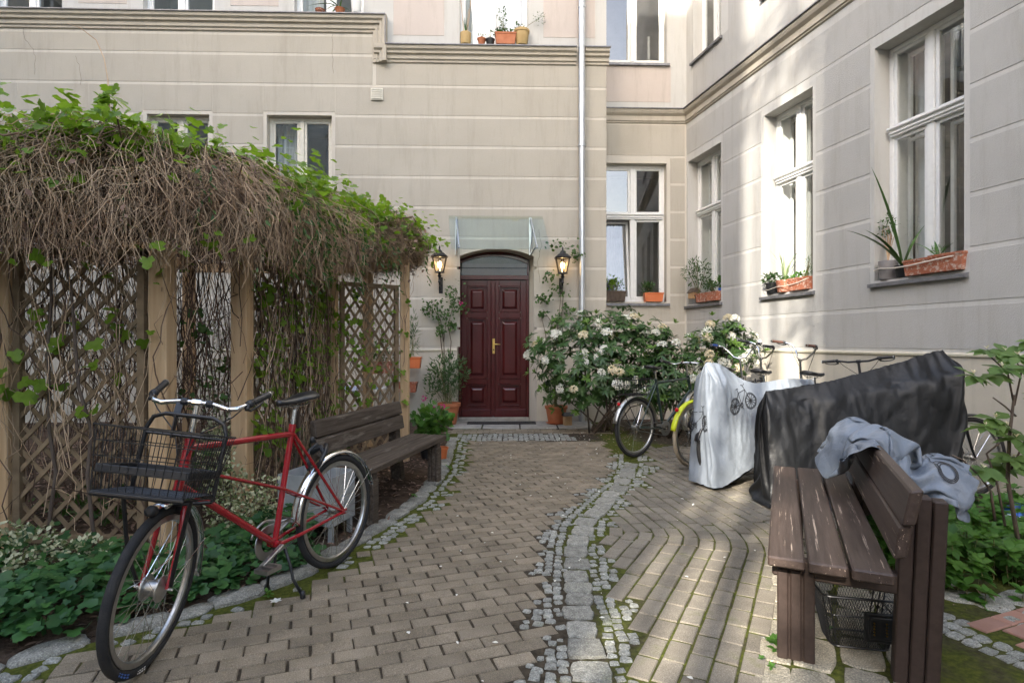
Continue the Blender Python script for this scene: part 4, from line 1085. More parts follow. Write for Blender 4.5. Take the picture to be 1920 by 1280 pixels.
# a dark matted core so that the thatch is not see-through
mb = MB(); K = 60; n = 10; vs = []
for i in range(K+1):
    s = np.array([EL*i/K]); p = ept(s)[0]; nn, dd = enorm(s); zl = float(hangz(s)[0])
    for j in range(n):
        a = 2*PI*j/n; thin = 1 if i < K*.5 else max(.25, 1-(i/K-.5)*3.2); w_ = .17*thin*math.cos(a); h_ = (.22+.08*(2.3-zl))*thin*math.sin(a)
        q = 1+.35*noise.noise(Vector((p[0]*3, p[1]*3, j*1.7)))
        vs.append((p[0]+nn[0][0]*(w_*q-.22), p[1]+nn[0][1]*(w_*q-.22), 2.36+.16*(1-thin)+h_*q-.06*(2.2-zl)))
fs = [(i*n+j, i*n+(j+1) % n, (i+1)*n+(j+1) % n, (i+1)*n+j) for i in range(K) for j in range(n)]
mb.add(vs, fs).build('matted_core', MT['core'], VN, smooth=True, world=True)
shoots(6600, 11, (.0021, .0040), .45, .36, 1.0, .016, MT['twig'], 'dry_shoots')
shoots(2600, 8, (.003, .0055), .40, .22, .9, .022, MT['twig_d'], 'old_shoots')
shoots(1500, 12, (.0018, .003), .3, .44, 1.1, .026, MT['twig'], 'loose_shoots')
shoots(150, 12, (.006, .013), .45, .30, .95, .03, MT['twig_d'], 'woody_shoots')
# roof of crossing shoots above the seating place
N = 1500; K = 6
c = np.stack([rng.uniform(-6, -1.5, N), rng.uniform(3.6, 7.6, N), rng.uniform(2.4, 2.56, N)], 1); d = rsph(N); d[:, 2] *= .08; d = unit(d)
L = rng.uniform(.4, 1.3, N); t = np.linspace(-.5, .5, K)
P = c[:, None, :] + d[:, None, :]*(L[:, None]*t[None])[..., None] + rng.normal(0, .03, (N, K, 3))
keep = c[:, 0] < np.interp(c[:, 1], [3.5, 4.3, 6.0, 6.8, 7.6], [-2.2, -2.0, -1.8, -1.4, -1.7]); P = P[keep]
V, Q = tubes_np(P, np.full(P.shape[:2], .006), 3)
tag(npmesh('roof_shoots', V, Q, MT['twig_d'], VN, np.repeat(rng.random(len(P)), K*3)), kind='stuff')
# shoots climbing up and tangling round the lattice
def tangle(a, b, N, off, rad, zr, name, mat, back=.0, spread=.10):
    K = 10; u = rng.random(N); base = np.array(a)[None]*(1-u)[:, None] + np.array(b)[None]*u[:, None]
    dv = unit(np.array(b-a)); nv = np.array([dv[1], -dv[0], 0])
    t = np.linspace(0, 1, K); z0 = rng.uniform(zr[0], zr[1], N); ln = rng.uniform(.5, 2.2, N)
    P = np.repeat(base[:, None, :], K, 1); P[..., 2] = z0[:, None] + ln[:, None]*t[None]*rng.choice([1, 1, .5], N)[:, None]
    dr = np.cumsum(rng.normal(0, .035, (N, K)), 1) + rng.normal(0, .25, N)[:, None]*t[None]
    P += dv[None, None]*dr[..., None] + nv[None, None]*(off + rng.normal(back, spread, N)[:, None] + np.cumsum(rng.normal(0, .012, (N, K)), 1))[..., None]
    P[..., 2] = np.clip(P[..., 2] + np.cumsum(rng.normal(0, .02, (N, K)), 1), .0, 2.6)
    V, Q = tubes_np(P, rng.uniform(*rad, N)[:, None]*np.linspace(1, .6, K)[None], 3)
    tag(npmesh(name, V, Q, mat, VN, np.repeat(rng.random(N), K*3)), kind='stuff'); return P
tangle(P00, P1, 240, .02, (.0022, .006), (0, 1.6), 'lattice_shoots', MT['twig_l'], -.06)
tangle(P0, P1, 110, .03, (.002, .004), (.2, 1.7), 'lattice_shoots', MT['twig'], .02)
tangle(P1, P2, 150, .0, (.002, .006), (0, 1.7), 'lattice_shoots', MT['twig_l'], -.25, .2)
tangle(P2, P3, 270, .02, (.002, .0055), (0, 1.7), 'lattice_shoots', MT['twig_l'], -.05)
tangle(P2, P3, 160, .03, (.002, .004), (.0, 1.7), 'lattice_shoots', MT['twig'], .03, .05)
tangle(P3, P4, 60, .02, (.002, .004), (.2, 1.9), 'lattice_shoots', MT['twig_d'], -.03, .05)
tangle(Vector((-5, 6, 0)), Vector((-2.2, 6.4, 0)), 110, .0, (.003, .007), (0, 1.8), 'inner_shoots', MT['twig_l'], 0, .5)
# three woody trunks
for a, b in (((-2.62, 3.62, 0), (-2.85, 3.55, 2.5)), ((-3.0, 3.66, 0), (-2.9, 3.6, 2.5)), ((-1.98, 5.2, 0), (-1.95, 5.0, 2.5)), ((-1.93, 4.9, 0), (-1.9, 5.6, 2.4))):
    pts = [Vector(a).lerp(Vector(b), k/9)+Vector((R.uniform(-.04, .04), R.uniform(-.03, .03), 0)) for k in range(10)]
    MB().tube(pts, [.013*(1-.05*k) for k in range(10)], 7).build('stem', MT['bark'], VN, smooth=True, world=True)
# leaves: a fresh green fringe along the top, strands hanging through the thatch, leaves on the lattice
def edge_leaves(N, smin, smax, din, dout, z0, z1, size, mat, name, cluster=14, kind='lobed'):
    M_ = N//cluster; s = np.repeat(rng.uniform(smin*EL, smax*EL, M_), cluster) + rng.normal(0, .10, M_*cluster); s = np.clip(s, 0, EL)
    n, d = enorm(s); p = ept(s); o = np.repeat(rng.uniform(-din, dout, M_), cluster)+rng.normal(0, .07, M_*cluster)
    z = np.repeat(rng.uniform(z0, z1, M_), cluster) + rng.normal(0, .05, M_*cluster) + topz(s)-2.70
    pos = np.stack([p[:, 0]+n[:, 0]*o, p[:, 1]+n[:, 1]*o, z], 1)
    ax = rsph(len(pos)); ax[:, 2] = ax[:, 2]*.6-.25; ax[:, :2] += n*.4
    up = rsph(len(pos))*.7 + np.array([0, 0, 1.0]); up[:, :2] += n*.4
    tag(leaves(name, pos, ax, up, rng.uniform(.45, 1.1, len(pos))*size, kind, mat, VN), kind='stuff')
edge_leaves(4200, .02, 1, .6, .12, 2.74, 2.93, .085, MT['lv_vine'], 'leaves')
edge_leaves(1500, .02, .45, .15, .36, 2.5, 2.90, .08, MT['lv_vine'], 'leaves', 10)
edge_leaves(1900, .52, .92, .25, .32, 2.5, 2.92, .075, MT['lv_vine'], 'leaves', 10)
edge_leaves(240, .05, .5, .15, .36, 1.95, 2.6, .08, MT['lv_vine'], 'leaves', 5)
edge_leaves(700, .02, .9, .2, .34, 2.2, 2.8, .055, MT['litter'], 'dead_leaves', 3, 'ovate')
# hanging green strands
M_ = 46; K = 16
s = np.clip(rng.normal(.60, .09, M_), .3, .8)*EL; n, d = enorm(s); p = ept(s)
z0 = rng.uniform(2.25, 2.55, M_); zz_ = z0[:, None]-np.linspace(0, 1, K)[None]*rng.uniform(.25, .62, M_)[:, None]
P = np.empty((M_, K, 3)); o = rng.uniform(.22, .38, M_); P[..., 0] = (p[:, 0]+n[:, 0]*o)[:, None]; P[..., 1] = (p[:, 1]+n[:, 1]*o)[:, None]; P[..., 2] = zz_
P += np.cumsum(rng.normal(0, .008, (M_, K, 3)), 1); pos = P.reshape(-1, 3); ax = rsph(len(pos))*.8+np.array([0, 0, -1.]); ax[:, :2] += np.repeat(n, K, 0)*.5
tag(leaves('hanging_leaves', pos, ax, rsph(len(pos)), rng.uniform(.035, .075, len(pos)), 'long', MT['lv_ivy'], VN), kind='stuff')
def panel_leaves(a, b, N, zf, size, mat, name, off=.05, cl=6):
    M_ = N//cl; u = np.repeat(rng.random(M_), cl)+rng.normal(0, .03, M_*cl); z = np.repeat(zf(M_), cl)+rng.normal(0, .05, M_*cl)
    dv = unit(np.array(b-a)); nv = np.array([dv[1], -dv[0], 0])
    pos = np.array(a)[None] + (np.array(b-a))[None]*u[:, None] + nv[None]*(off+rng.normal(0, .05, len(u)))[:, None]; pos[:, 2] = z
    ax = rsph(len(u))*.7+np.array([0, 0, -.5])+nv*.5; up = rsph(len(u))*.6+nv+np.array([0, 0, .6])
    tag(leaves(name, pos, ax, up, rng.uniform(.5, 1.1, len(u))*size, 'lobed', mat, VN), kind='stuff')
panel_leaves(P2, P3, 620, lambda k: rng.uniform(.55, 2.2, k), .075, MT['lv_vine'], 'lattice_leaves')
panel_leaves(P3, P4, 190, lambda k: rng.uniform(.6, 1.9, k), .065, MT['lv_vine'], 'lattice_leaves', .04, 4)
panel_leaves(P0, P1, 40, lambda k: rng.uniform(.9, 1.7, k), .10, MT['lv_vine'], 'lattice_leaves', .12, 3)
panel_leaves(P1, P2, 60, lambda k: rng.uniform(.3, 1.7, k), .07, MT['lv_ivy'], 'lattice_leaves', -.1, 4)
# one long bare shoot leaning against the facade
pts = [PX(206, 225, 3.75), PX(202, 150, 3.8), PX(195, 110, 3.85), PX(180, 75, 3.9), PX(150, 52, 3.95), PX(125, 44, 4.0)]
MB().tube(pts, [.005, .0045, .004, .0035, .003, .002], 5).build('long_shoot', MT['twig'], VN, world=True)
P = np.array([list(PX(205+R.uniform(-22, 22), 225-R.uniform(0, 60), 3.75)) for _ in range(34)])
leaves('top_leaves', P, rsph(34), rsph(34)*.5+np.array([0, -.5, 1]), rng.uniform(.04, .08, 34), 'lobed', MT['lv_vine'], VN)
# thin twigs sticking up along the roof edge
N = 60; s = rng.uniform(0, .9*EL, N); p = ept(s); K = 4; t = np.linspace(0, 1, K)
P = np.empty((N, K, 3)); d = rsph(N); P[..., 0] = p[:, 0:1]+d[:, 0:1]*t*.12; P[..., 1] = p[:, 1:2]+.1+d[:, 1:2]*t*.12; P[..., 2] = 2.60+t[None]*rng.uniform(.08, .3, N)[:, None]
V, Q = tubes_np(P, np.full((N, K), .0022), 3); tag(npmesh('upright_twigs', V, Q, MT['twig'], VN, np.repeat(rng.random(N), K*3)), kind='stuff')
# ================================================================ bicycles, covers, benches
def arc(cx, cz, r, a0, a1, n): return [(cx+r*math.cos(math.radians(a0+(a1-a0)*k/n)), cz+r*math.sin(math.radians(a0+(a1-a0)*k/n))) for k in range(n+1)]

def wheel(t, hx, Rw, xf, tyre='tyre', rimm='alu', spokes=32, hubr=.022, hubw=.05):
    """wheel in the x-z plane about (hx, Rw); xf maps to the bike frame"""
    def tr(mb): mb.v = [xf @ v for v in mb.v]; return mb
    n = 56
    w = tr(MB().tube([(hx+(Rw-.02)*math.cos(2*PI*k/n), 0, Rw+(Rw-.02)*math.sin(2*PI*k/n)) for k in range(n)], .0205, 9, closed=True)).build('wheel', MT[tyre], t, smooth=True)
    mb = MB(); prof = [(-.012, -.041), (-.013, -.062), (-.006, -.068), (.006, -.068), (.013, -.062), (.012, -.041)]; vs = []
    for k in range(n):
        c, s = math.cos(2*PI*k/n), math.sin(2*PI*k/n)
        vs += [(hx+(Rw+q)*c, y, Rw+(Rw+q)*s) for y, q in prof]
    m = len(prof); fs = [(k*m+j, k*m+j+1, ((k+1) % n)*m+j+1, ((k+1) % n)*m+j) for k in range(n) for j in range(m-1)]
    tr(mb.add(vs, fs)).build('rim', MT[rimm], w, smooth='auto')
    sp = MB()
    for k in range(spokes):
        a = 2*PI*k/spokes; b = a + (1 if (k//2) % 2 else -1)*.75; sd = 1 if k % 2 else -1
        sp.tube([(hx+hubr*1.5*math.cos(b), sd*hubw*.62, Rw+hubr*1.5*math.sin(b)), (hx+(Rw-.06)*math.cos(a), 0, Rw+(Rw-.06)*math.sin(a))], .0014, 3, cap=False)
    tr(sp).build('spokes', MT['chrome'], w)
    hb = MB(); mx = Matrix.Translation((hx, 0, Rw)) @ Matrix.Rotation(PI/2, 4, 'X')
    hb.lathe([(.006, -hubw-.03), (.006, -hubw), (hubr*1.6, -hubw*.7), (hubr*1.6, -hubw*.55), (hubr, -hubw*.5), (hubr, hubw*.5), (hubr*1.6, hubw*.55), (hubr*1.6, hubw*.7), (.006, hubw), (.006, hubw+.03)], 16, m=mx)
    tr(hb).build('hub', MT['alu'], w, smooth='auto')
    return w

def fender(t, hx, Rw, a0, a1, xf, mat, width=.035, gap=.02, name='mudguard'):
    mb = MB(); n = 30; vs = []; ring = [(-1, -.006), (-.7, .004), (0, .011), (.7, .004), (1, -.006)]
    for k in range(n+1):
        a = math.radians(a0+(a1-a0)*k/n)
        for y, q in ring: vs.append(xf @ Vector((hx+(Rw+gap+q)*math.cos(a), y*width, Rw+(Rw+gap+q)*math.sin(a))))
    m = len(ring); mb.add(vs, [(k*m+j, k*m+j+1, (k+1)*m+j+1, (k+1)*m+j) for k in range(n) for j in range(m-1)])
    o = mb.build(name, mat, t, smooth=True)
    md = o.modifiers.new('thick', 'SOLIDIFY'); md.thickness = .0015
    return o

def saddle_mesh(c, L=.27, W_=.085, sporty=False):
    mb = MB(); n = 12; m = 12; vs = []
    for i in range(n+1):
        f = i/n; x = c.x-.12+L*f
        w_ = W_*(1-.05*f) if f < .35 else W_*(.95-.78*((f-.35)/.65)**.8)
        if f < .12: w_ *= .72+.28*(f/.12)
        if f > .93: w_ *= .75
        h_ = .05*(1-.35*f); z = c.z+.012*math.cos(f*PI*1.2)
        for j in range(m):
            a = 2*PI*j/m; sx = math.cos(a); sz = math.sin(a)
            vs.append((x, w_*sx*(abs(sx)**-.25 if abs(sx) > .05 else 1), z+h_*.55*(sz if sz > 0 else sz*.9)*(1-.35*abs(sx))))
    fs = [(i*m+j, i*m+(j+1) % m, (i+1)*m+(j+1) % m, (i+1)*m+j) for i in range(n) for j in range(m)] + [tuple(range(m-1, -1, -1)), tuple(n*m+j for j in range(m))]
    return mb.add(vs, fs)

def bicycle(label, loc, heading, steer=0.0, frame='red', tyre='tyre', fend='chrome', bars='city', lean=0.0, style='diamond', grips='blackpl', rear_basket=False, bare=False, Rw=.36, fend_r=None, name='bicycle', group='bicycles parked in the courtyard', spokes=32):
    t = thing(name, label, 'bicycle', loc, heading, group)
    if lean:
        t.rotation_euler = (lean, 0, heading); t.rotation_mode = 'XYZ'
        MW[t.name] = Matrix.Translation(Vector(loc)) @ Matrix.Rotation(heading, 4, 'Z') @ Matrix.Rotation(lean, 4, 'X')
    I = Matrix.Identity(4); FM = MT[frame]
    HT, HB = Vector((1.032, 0, .942)), Vector((1.094, 0, .735)); ax = (HT-HB).normalized()
    ST = Matrix.Translation(HB) @ Matrix.Rotation(steer, 4, ax) @ Matrix.Translation(-HB)
    SC, BBp, RH, FH = Vector((.384, 0, .905)), Vector((.514, 0, .307)), Vector((0, 0, Rw)), Vector((1.204, 0, Rw))
    fb = MB(); fb.tube([BBp, SC+(SC-BBp)*.03], .0165, 12)
    if style == 'diamond': fb.tube([SC+(BBp-SC)*.04, HT+(HB-HT)*.13], .0165, 12)
    else: fb.tube([BBp.lerp(SC, .42), HT+(HB-HT)*.3], .0165, 12)
    fb.tube([HB+(HT-HB)*.12, BBp], .0185, 12)
    fb.tube([HB-ax*.01, HT+ax*.01], .021, 14); fb.tube([HB-ax*.016, HB-ax*.0], .0235, 14); fb.tube([HT, HT+ax*.014], .0235, 14)
    for s in (-1, 1):
        y = s*.062
        fb.tube([SC+Vector((0, s*.012, -.02)), RH+Vector((0, y, .0))], .0085, 8)
        fb.tube([BBp+Vector((0, s*.03, 0)), BBp.lerp(RH, .3)+Vector((0, s*.05, 0)), RH+Vector((0, y, 0))], [.011, .010, .0085], 8)
        if frame == 'red': fb.tube([HB.lerp(HT, .45)+Vector((0, s*.018, 0)), Vector((.468, s*.022, .594)), RH+Vector((0, y, .0))], .0075, 8)
        fb.box(RH+Vector((0, y, 0)), (.045, .006, .03))
    fb.tube([BBp+Vector((0, -.036, 0)), BBp+Vector((0, .036, 0))], .021, 14)
    fb.build('frame', FM, t, smooth='auto')
    # fork, turned with the steering
    fk = MB(); CR = HB-ax*.045
    fk.tube([HB, CR], .019, 12)
    for s in (-1, 1):
        y = s*.055
        fk.tube([CR+Vector((0, s*.01, 0)), CR+Vector((.0, s*.045, -.012)), CR.lerp(FH, .35)+Vector((-.012, s*.052, 0)), CR.lerp(FH, .75)+Vector((-.012, y, 0)), FH+Vector((0, y, 0))], [.014, .0145, .013, .011, .0085], 10)
    fk.v = [ST @ v for v in fk.v]; fk.build('fork', FM, t, smooth='auto')
    wheel(t, 0, Rw, I, tyre, spokes=spokes); wheel(t, 1.204, Rw, ST, tyre, hubr=.034 if frame == 'red' else .02, spokes=spokes)
    if fend:
        fender(t, 0, Rw, 2, 168, I, MT[fend_r or fend]); fender(t, 1.204, Rw, 70 if frame != 'red' else 84, 196, ST, MT[fend])
        for s in (-1, 1):
            for a, hx, X_ in ((150, 0, I), (168, 1.204, ST)):
                sy = MB()
                p = Vector((hx+(Rw+.02)*math.cos(math.radians(a)), s*.028, Rw+(Rw+.02)*math.sin(math.radians(a))))
                sy.tube([X_ @ Vector((hx, s*.06, Rw)), X_ @ p, X_ @ (p+(p-Vector((hx, s*.028, Rw))).normalized()*.02)], .0025, 5)
                sy.build('mudguard_stay', MT['chrome'], t)
    # drive
    ck = MB(); ck.bar(BBp+Vector((0, .052, 0)), Vector((.675, .062, .245)), .016, .028, up=(0, 1, 0)); ck.bar(BBp+Vector((0, -.052, 0)), BBp-(Vector((.675, 0, .245))-BBp)+Vector((0, -.062, 0)), .016, .028, up=(0, 1, 0))
    crank = ck.build('crank', MT['alu'], t, bevel=.004)
    for c in (Vector((.675, .11, .245)), BBp-(Vector((.675, 0, .245))-BBp)+Vector((0, -.11, 0))):
        p = MB()
        for dx in (-.042, 0, .042): p.box(c+Vector((dx, 0, 0)), (.014, .085, .022))
        for dy in (-.04, .04): p.box(c+Vector((0, dy, 0)), (.09, .008, .02))
        p.build('pedal', MT['alu'], crank)
    ch = MB()
    ch.lathe([(.05, -.003), (.092, -.003), (.095, 0), (.092, .003), (.05, .003)], 28, m=Matrix.Translation(BBp+Vector((0, -.045, 0))) @ Matrix.Rotation(PI/2, 4, 'X'), cap=False)
    for s in (-1, 1): ch.tube([BBp+Vector((0, -.045, s*.092)), RH+Vector((0, -.045, s*.035))], .004, 5)
    ch.build('chain', MT['steel'], t)
    if frame == 'red':
        cg_ = MB().tube([(BBp.x+.115*math.cos(a*.2), -.058, BBp.z+.115*math.sin(a*.2)) for a in range(2, 26)], .007, 6); cg_.build('chain_ring_guard', MT['alu'], t, smooth=True)
        ks = MB()
        for s in (-1, 1): ks.tube([(.47, s*.03, .27), (.455, s*.055, .17), (.47, s*.085, .11), (.44, s*.125, .012)], .0085, 8)
        k_ = ks.build('kickstand', MT['blackpl'], t, smooth=True)
        for s in (-1, 1): MB().lathe([(.011, -.012), (.015, -.008), (.015, .012), (.010, .03)], 10, c=(.44, s*.125, .012)).build('foot', MT['blackpl'], k_, smooth=True)
        bk = MB(); 
        for s in (-1, 1): bk.tube([(.215, s*.022, .64), (.20, s*.052, .70), (.17, s*.058, .745), (.13, s*.03, .78)], .013, 8)
        bk.tube([(.17, -.05, .73), (.14, 0, .765), (.17, .05, .73)], .016, 8); bk.lathe([(.005, 0), (.018, .004), (.016, .03), (.004, .04)], 12, c=(.215, 0, .80)); bk.build('ring_lock', MT['blackpl'], t, smooth=True)
    # saddle
    dirs = (SC-BBp).normalized(); top = SC+dirs*.125
    MB().tube([SC, top], .0125, 12).build('seatpost', MT['chrome'], t, smooth='auto')
    if not bare:
        MB().tube([SC-dirs*.01, SC+dirs*.03], .020, 12).build('seat_clamp', FM, t, smooth='auto')
        sd = saddle_mesh(top+Vector((-.015, 0, .045))).build('saddle', MT['leather'], t, smooth=True)
        rl = MB()
        for s in (-1, 1): rl.tube([top+Vector((-.10, s*.03, .025)), top+Vector((-.05, s*.022, .008)), top+Vector((.05, s*.022, .006)), top+Vector((.12, s*.01, .03))], .0035, 6)
        rl.lathe([(.02, -.01), (.02, .012)], 10, c=top); rl.build('saddle_rail', MT['chrome'], sd)
        # handlebar
        HC = {'city': Vector((1.001, 0, 1.118)), 'high': Vector((1.0, 0, 1.19)), 'flat': Vector((1.01, 0, 1.19))}[bars]
        stm = MB().tube([HT, HC], .0135, 12); stm.lathe([(.018, -.02), (.018, .02)], 12, m=Matrix.Translation(HC) @ Matrix.Rotation(PI/2, 4, 'X')); stm.v = [ST @ v for v in stm.v]
        stem = stm.build('stem', MT['chrome'] if bars != 'flat' else MT['blackpl'], t, smooth='auto')
        if bars == 'city': pts = [(0, 0, 0), (.0, .07, 0), (.02, .15, -.012), (.015, .185, -.006), (-.035, .215, .008), (-.07, .225, .016)]; g0, g1 = (-.06, .224, .018), (-.185, .25, .044)
        elif bars == 'high': pts = [(0, 0, 0), (.02, .07, .02), (.05, .14, .10), (.03, .2, .16), (-.05, .25, .18)]; g0, g1 = (-.05, .25, .18), (-.17, .28, .19)
        else: pts = [(0, 0, 0), (.0, .1, 0), (-.01, .2, .02), (-.03, .26, .02)]; g0, g1 = (-.025, .22, .02), (-.05, .34, .02)
        full = [HC+Vector((p[0], -p[1], p[2])) for p in reversed(pts[1:])] + [HC+Vector(p) for p in pts]
        hb = MB().tube(full, .0112, 10); hb.v = [ST @ v for v in hb.v]
        bar = hb.build('handlebar', MT['chrome'] if bars != 'flat' else MT['blackpl'], t, smooth=True)
        for s in (-1, 1):
            a, b = HC+Vector((g0[0], s*g0[1], g0[2])), HC+Vector((g1[0], s*g1[1], g1[2])); d = (b-a).normalized()
            g = MB().tube([a, a+d*.012, b-d*.012, b], [.0165, .0155, .0155, .0165], 12); g.v = [ST @ v for v in g.v]; gr_ = g.build('grip', MT[grips], bar, smooth='auto')
            e = MB().lathe([(.009, -.001), (.0165, -.001), (.0165, .006), (.009, .006)], 14, m=Matrix.Translation(b) @ d.to_track_quat('Z', 'Y').to_matrix().to_4x4(), cap=False); e.v = [ST @ v for v in e.v]; e.build('grip_end', MT['alu'], bar)
            l0 = a-d*.02; out = Vector((0, s, 0)); fw_ = Vector((1, 0, 0))
            lv = MB().tube([l0+Vector((0, 0, 0)), l0+fw_*.03+Vector((0, 0, -.025)), l0+d*.03+fw_*.045+Vector((0, s*.005, -.035)), l0+d*.09+fw_*.05+Vector((0, s*.01, -.03)), l0+d*.12+fw_*.05+Vector((0, s*.012, -.018))], [.012, .010, .006, .005, .005], 7)
            lv.tube([l0-d*.012, l0+d*.012], .019, 10); lv.v = [ST @ v for v in lv.v]; lv.build('brake_lever', MT['blackpl'], bar, smooth=True)
            cb = MB().tube([l0+fw_*.03, l0+fw_*.05+Vector((0, -s*.05, -.06)), HC+Vector((.07, s*.05, -.13)), HT+Vector((.06, s*.02, -.05))], .003, 5); cb.v = [ST @ v for v in cb.v]; cb.build('cable', MT['blackpl'], bar)
        if bars == 'city':
            for s in (-1, 1):
                c_ = MB().tube([HC+Vector((0, s*.045, 0)), HC+Vector((.003, s*.07, 0))], .0175, 10); c_.v = [ST @ v for v in c_.v]; c_.build('bar_clamp', MT['blackpl'], bar)
    if rear_basket:
        rb = thing  # wire basket over the rear wheel
        x0, x1, y_, z0, z1 = -.22, .16, .14, .76, .95
        wr = MB()
        for z, f in ((z0, .85), (z0+.1, .93), (z1, 1.0)):
            wr.tube([(x0*f, -y_*f, z), (x1*f, -y_*f, z), (x1*f, y_*f, z), (x0*f, y_*f, z)], .0045 if z != z1 else .006, 6, closed=True)
        for k in range(12):
            f = k/11; x = x0+(x1-x0)*f
            for s in (-1, 1): wr.tube([(x*.85, s*y_*.85, z0), (x, s*y_, z1)], .0028, 5)
            wr.tube([(x*.85, -y_*.85, z0), (x*.85, y_*.85, z0)], .0028, 5)
        for k in range(7):
            y = -y_+2*y_*k/6
            for x in (x0, x1): wr.tube([(x*.85, y*.85, z0), (x, y, z1)], .0028, 5)
        wr.build('rear_basket', MT['wire'], t)
        rk = MB(); 
        for s in (-1, 1): rk.tube([(.2, s*.05, .755), (-.25, s*.06, .755), (-.02, s*.066, .37)], .0055, 6)
        rk.build('rear_rack', MT['wire'], t)
    lt = MB().lathe([(.004, -.012), (.02, -.01), (.024, .0), (.018, .014), (.004, .016)], 14, m=Matrix.Translation((-.30, 0, .66)) @ Matrix.Rotation(PI/2, 4, 'Y')) if fend and frame != 'red' else None
    if lt: lt.build('rear_light', MT['redlens'], t, smooth=True)
    return t, ST

# ---- the red bicycle
hd = math.atan2(-1.14, -.437)
rb_, ST = bicycle('red city bicycle with black front carrier and chrome mudguards beside the pergola', (-1.101, 3.56, 0), hd, math.radians(25), 'red', group=None, spokes=36, Rw=.345)
CT = Matrix.Translation((1.135, 0, .735)) @ Matrix.Rotation(math.radians(-13), 4, 'Y') @ Matrix.Translation((-1.135, 0, -.735))
def steer_mb(mb, tilt=True):
    mb.v = [ST @ (CT @ v if tilt else v) for v in mb.v]; return mb
cw = .175                                       # front carrier, fixed to the fork
tb = MB()
X0, X1 = 1.135, 1.41; zp, zt_ = .735, 1.075
tb.tube([(X0, -cw, zp-.02), (X0, -cw, zt_-.07), (X0, -cw+.02, zt_-.02), (X0, -cw+.07, zt_), (X0, cw-.07, zt_), (X0, cw-.02, zt_-.02), (X0, cw, zt_-.07), (X0, cw, zp-.02)], .0095, 9)
tb.tube([(X0, -cw, zp), (X1, -cw, zp), (X1, cw, zp), (X0, cw, zp)], .0095, 9, closed=True)
tb.tube([(X0, -cw, .985), (X0, cw, .985)], .007, 8)
for y in (-.09, 0, .09): tb.tube([(X0, y, zp), (X1, y, zp)], .006, 7)
tb.tube([(X0, -cw, zp-.02), (X0, 0, zp-.05), (X0, cw, zp-.02)], .008, 7)
for s in (-1, 1): tb.tube([CT.inverted() @ Vector((1.204, s*.07, .36)), CT.inverted() @ Vector((1.245, s*.10, .5)), Vector((X1-.15, s*.14, zp))], .0085, 8)
car = steer_mb(tb).build('front_carrier', MT['wire'], rb_, smooth='auto')
wk = MB(); zb, zr_ = zp+.012, 1.0
def ring(z, e): return [(X0-e+.012, -cw-e, z), (X1+e, -cw-e, z), (X1+e, cw+e, z), (X0-e+.012, cw+e, z)]
for z, e, r in ((zr_, .035, .0045), (zr_-.06, .028, .0022), (zr_-.12, .02, .0022), (zr_-.18, .012, .0022), (zb, .0, .003)): wk.tube(ring(z, e), r, 5, closed=True)
for k in range(13):
    x = X0+.012+(X1-X0)*k/12
    for s in (-1, 1): wk.tube([(x, s*cw, zb), (x, s*(cw+.035), zr_)], .0019, 4, cap=False)
    wk.tube([(x, -cw, zb), (x, cw, zb)], .0019, 4, cap=False)
for k in range(12):
    y = -cw+2*cw*k/11
    wk.tube([(X1, y, zb), (X1+.035, y*1.17, zr_)], .0019, 4, cap=False); wk.tube([(X0+.012, y, zb), (X0-.023, y*1.17, zr_)], .0019, 4, cap=False); wk.tube([(X0, y, zb), (X1, y, zb)], .0019, 4, cap=False)
steer_mb(wk).build('wire_basket', MT['wire'], car)
bd = MB().b2((X0+.0, -cw-.006, zp+.085), (X1+.01, -cw+.004, zp+.115)); bd.b2((X0, cw-.004, zp+.085), (X1+.01, cw+.006, zp+.115)); bd.b2((X1-.0, -cw, zp+.085), (X1+.012, cw, zp+.115)); bd.b2((X0, -cw, zp+.085), (X0+.01, cw, zp+.115))
steer_mb(bd).build('carrier_band', MT['blackpl'], car, bevel=.003)
steer_mb(MB().bar(CT.inverted() @ Vector((1.005, -.075, 1.118)), (X0, -.06, zt_-.01), .028, .006).bar((X0-.004, -.06, zt_), (X0-.006, -.06, .97), .028, .006)).build('carrier_strap', MT['blackpl'], car)
steer_mb(MB().lathe([(.008, -.022), (.021, -.02), (.024, .0), (.019, .018), (.008, .02)], 16, m=Matrix.Translation((1.28, .0, .672)) @ Matrix.Rotation(PI/2, 4, 'Y'))).build('headlight', MT['blackpl'], car, smooth=True)
steer_mb(MB().b2((1.10, -.045, .655), (1.125, .045, .70)).b2((1.085, -.05, .60), (1.115, -.035, .68)).b2((1.085, .035, .60), (1.115, .05, .68)), False).build('front_brake', MT['blackpl'], rb_, bevel=.006)
# white and blue lettering marks on the front tyre
def tyre_mark(a0, a1, mat, nm):
    mb = MB(); vs = []; n = 10; rr = R
    for k in range(n+1):
        a = math.radians(a0+(a1-a0)*k/n)
        for q in (-.027, -.012): vs.append(ST @ Vector((1.204+(.345+q)*math.cos(a), .0203 if q > -.02 else .0195, .345+(.345+q)*math.sin(a))))
    for k in range(n):
        if k % 3 != 2: mb.add([vs[2*k], vs[2*k+1], vs[2*k+3], vs[2*k+2]], [(0, 1, 2, 3)])
    mb.build(nm, mat, rb_)
tyre_mark(-62, -47, MT['bluepl'], 'tyre_lettering'); tyre_mark(-84, -74, MT['whitepl'], 'tyre_lettering')

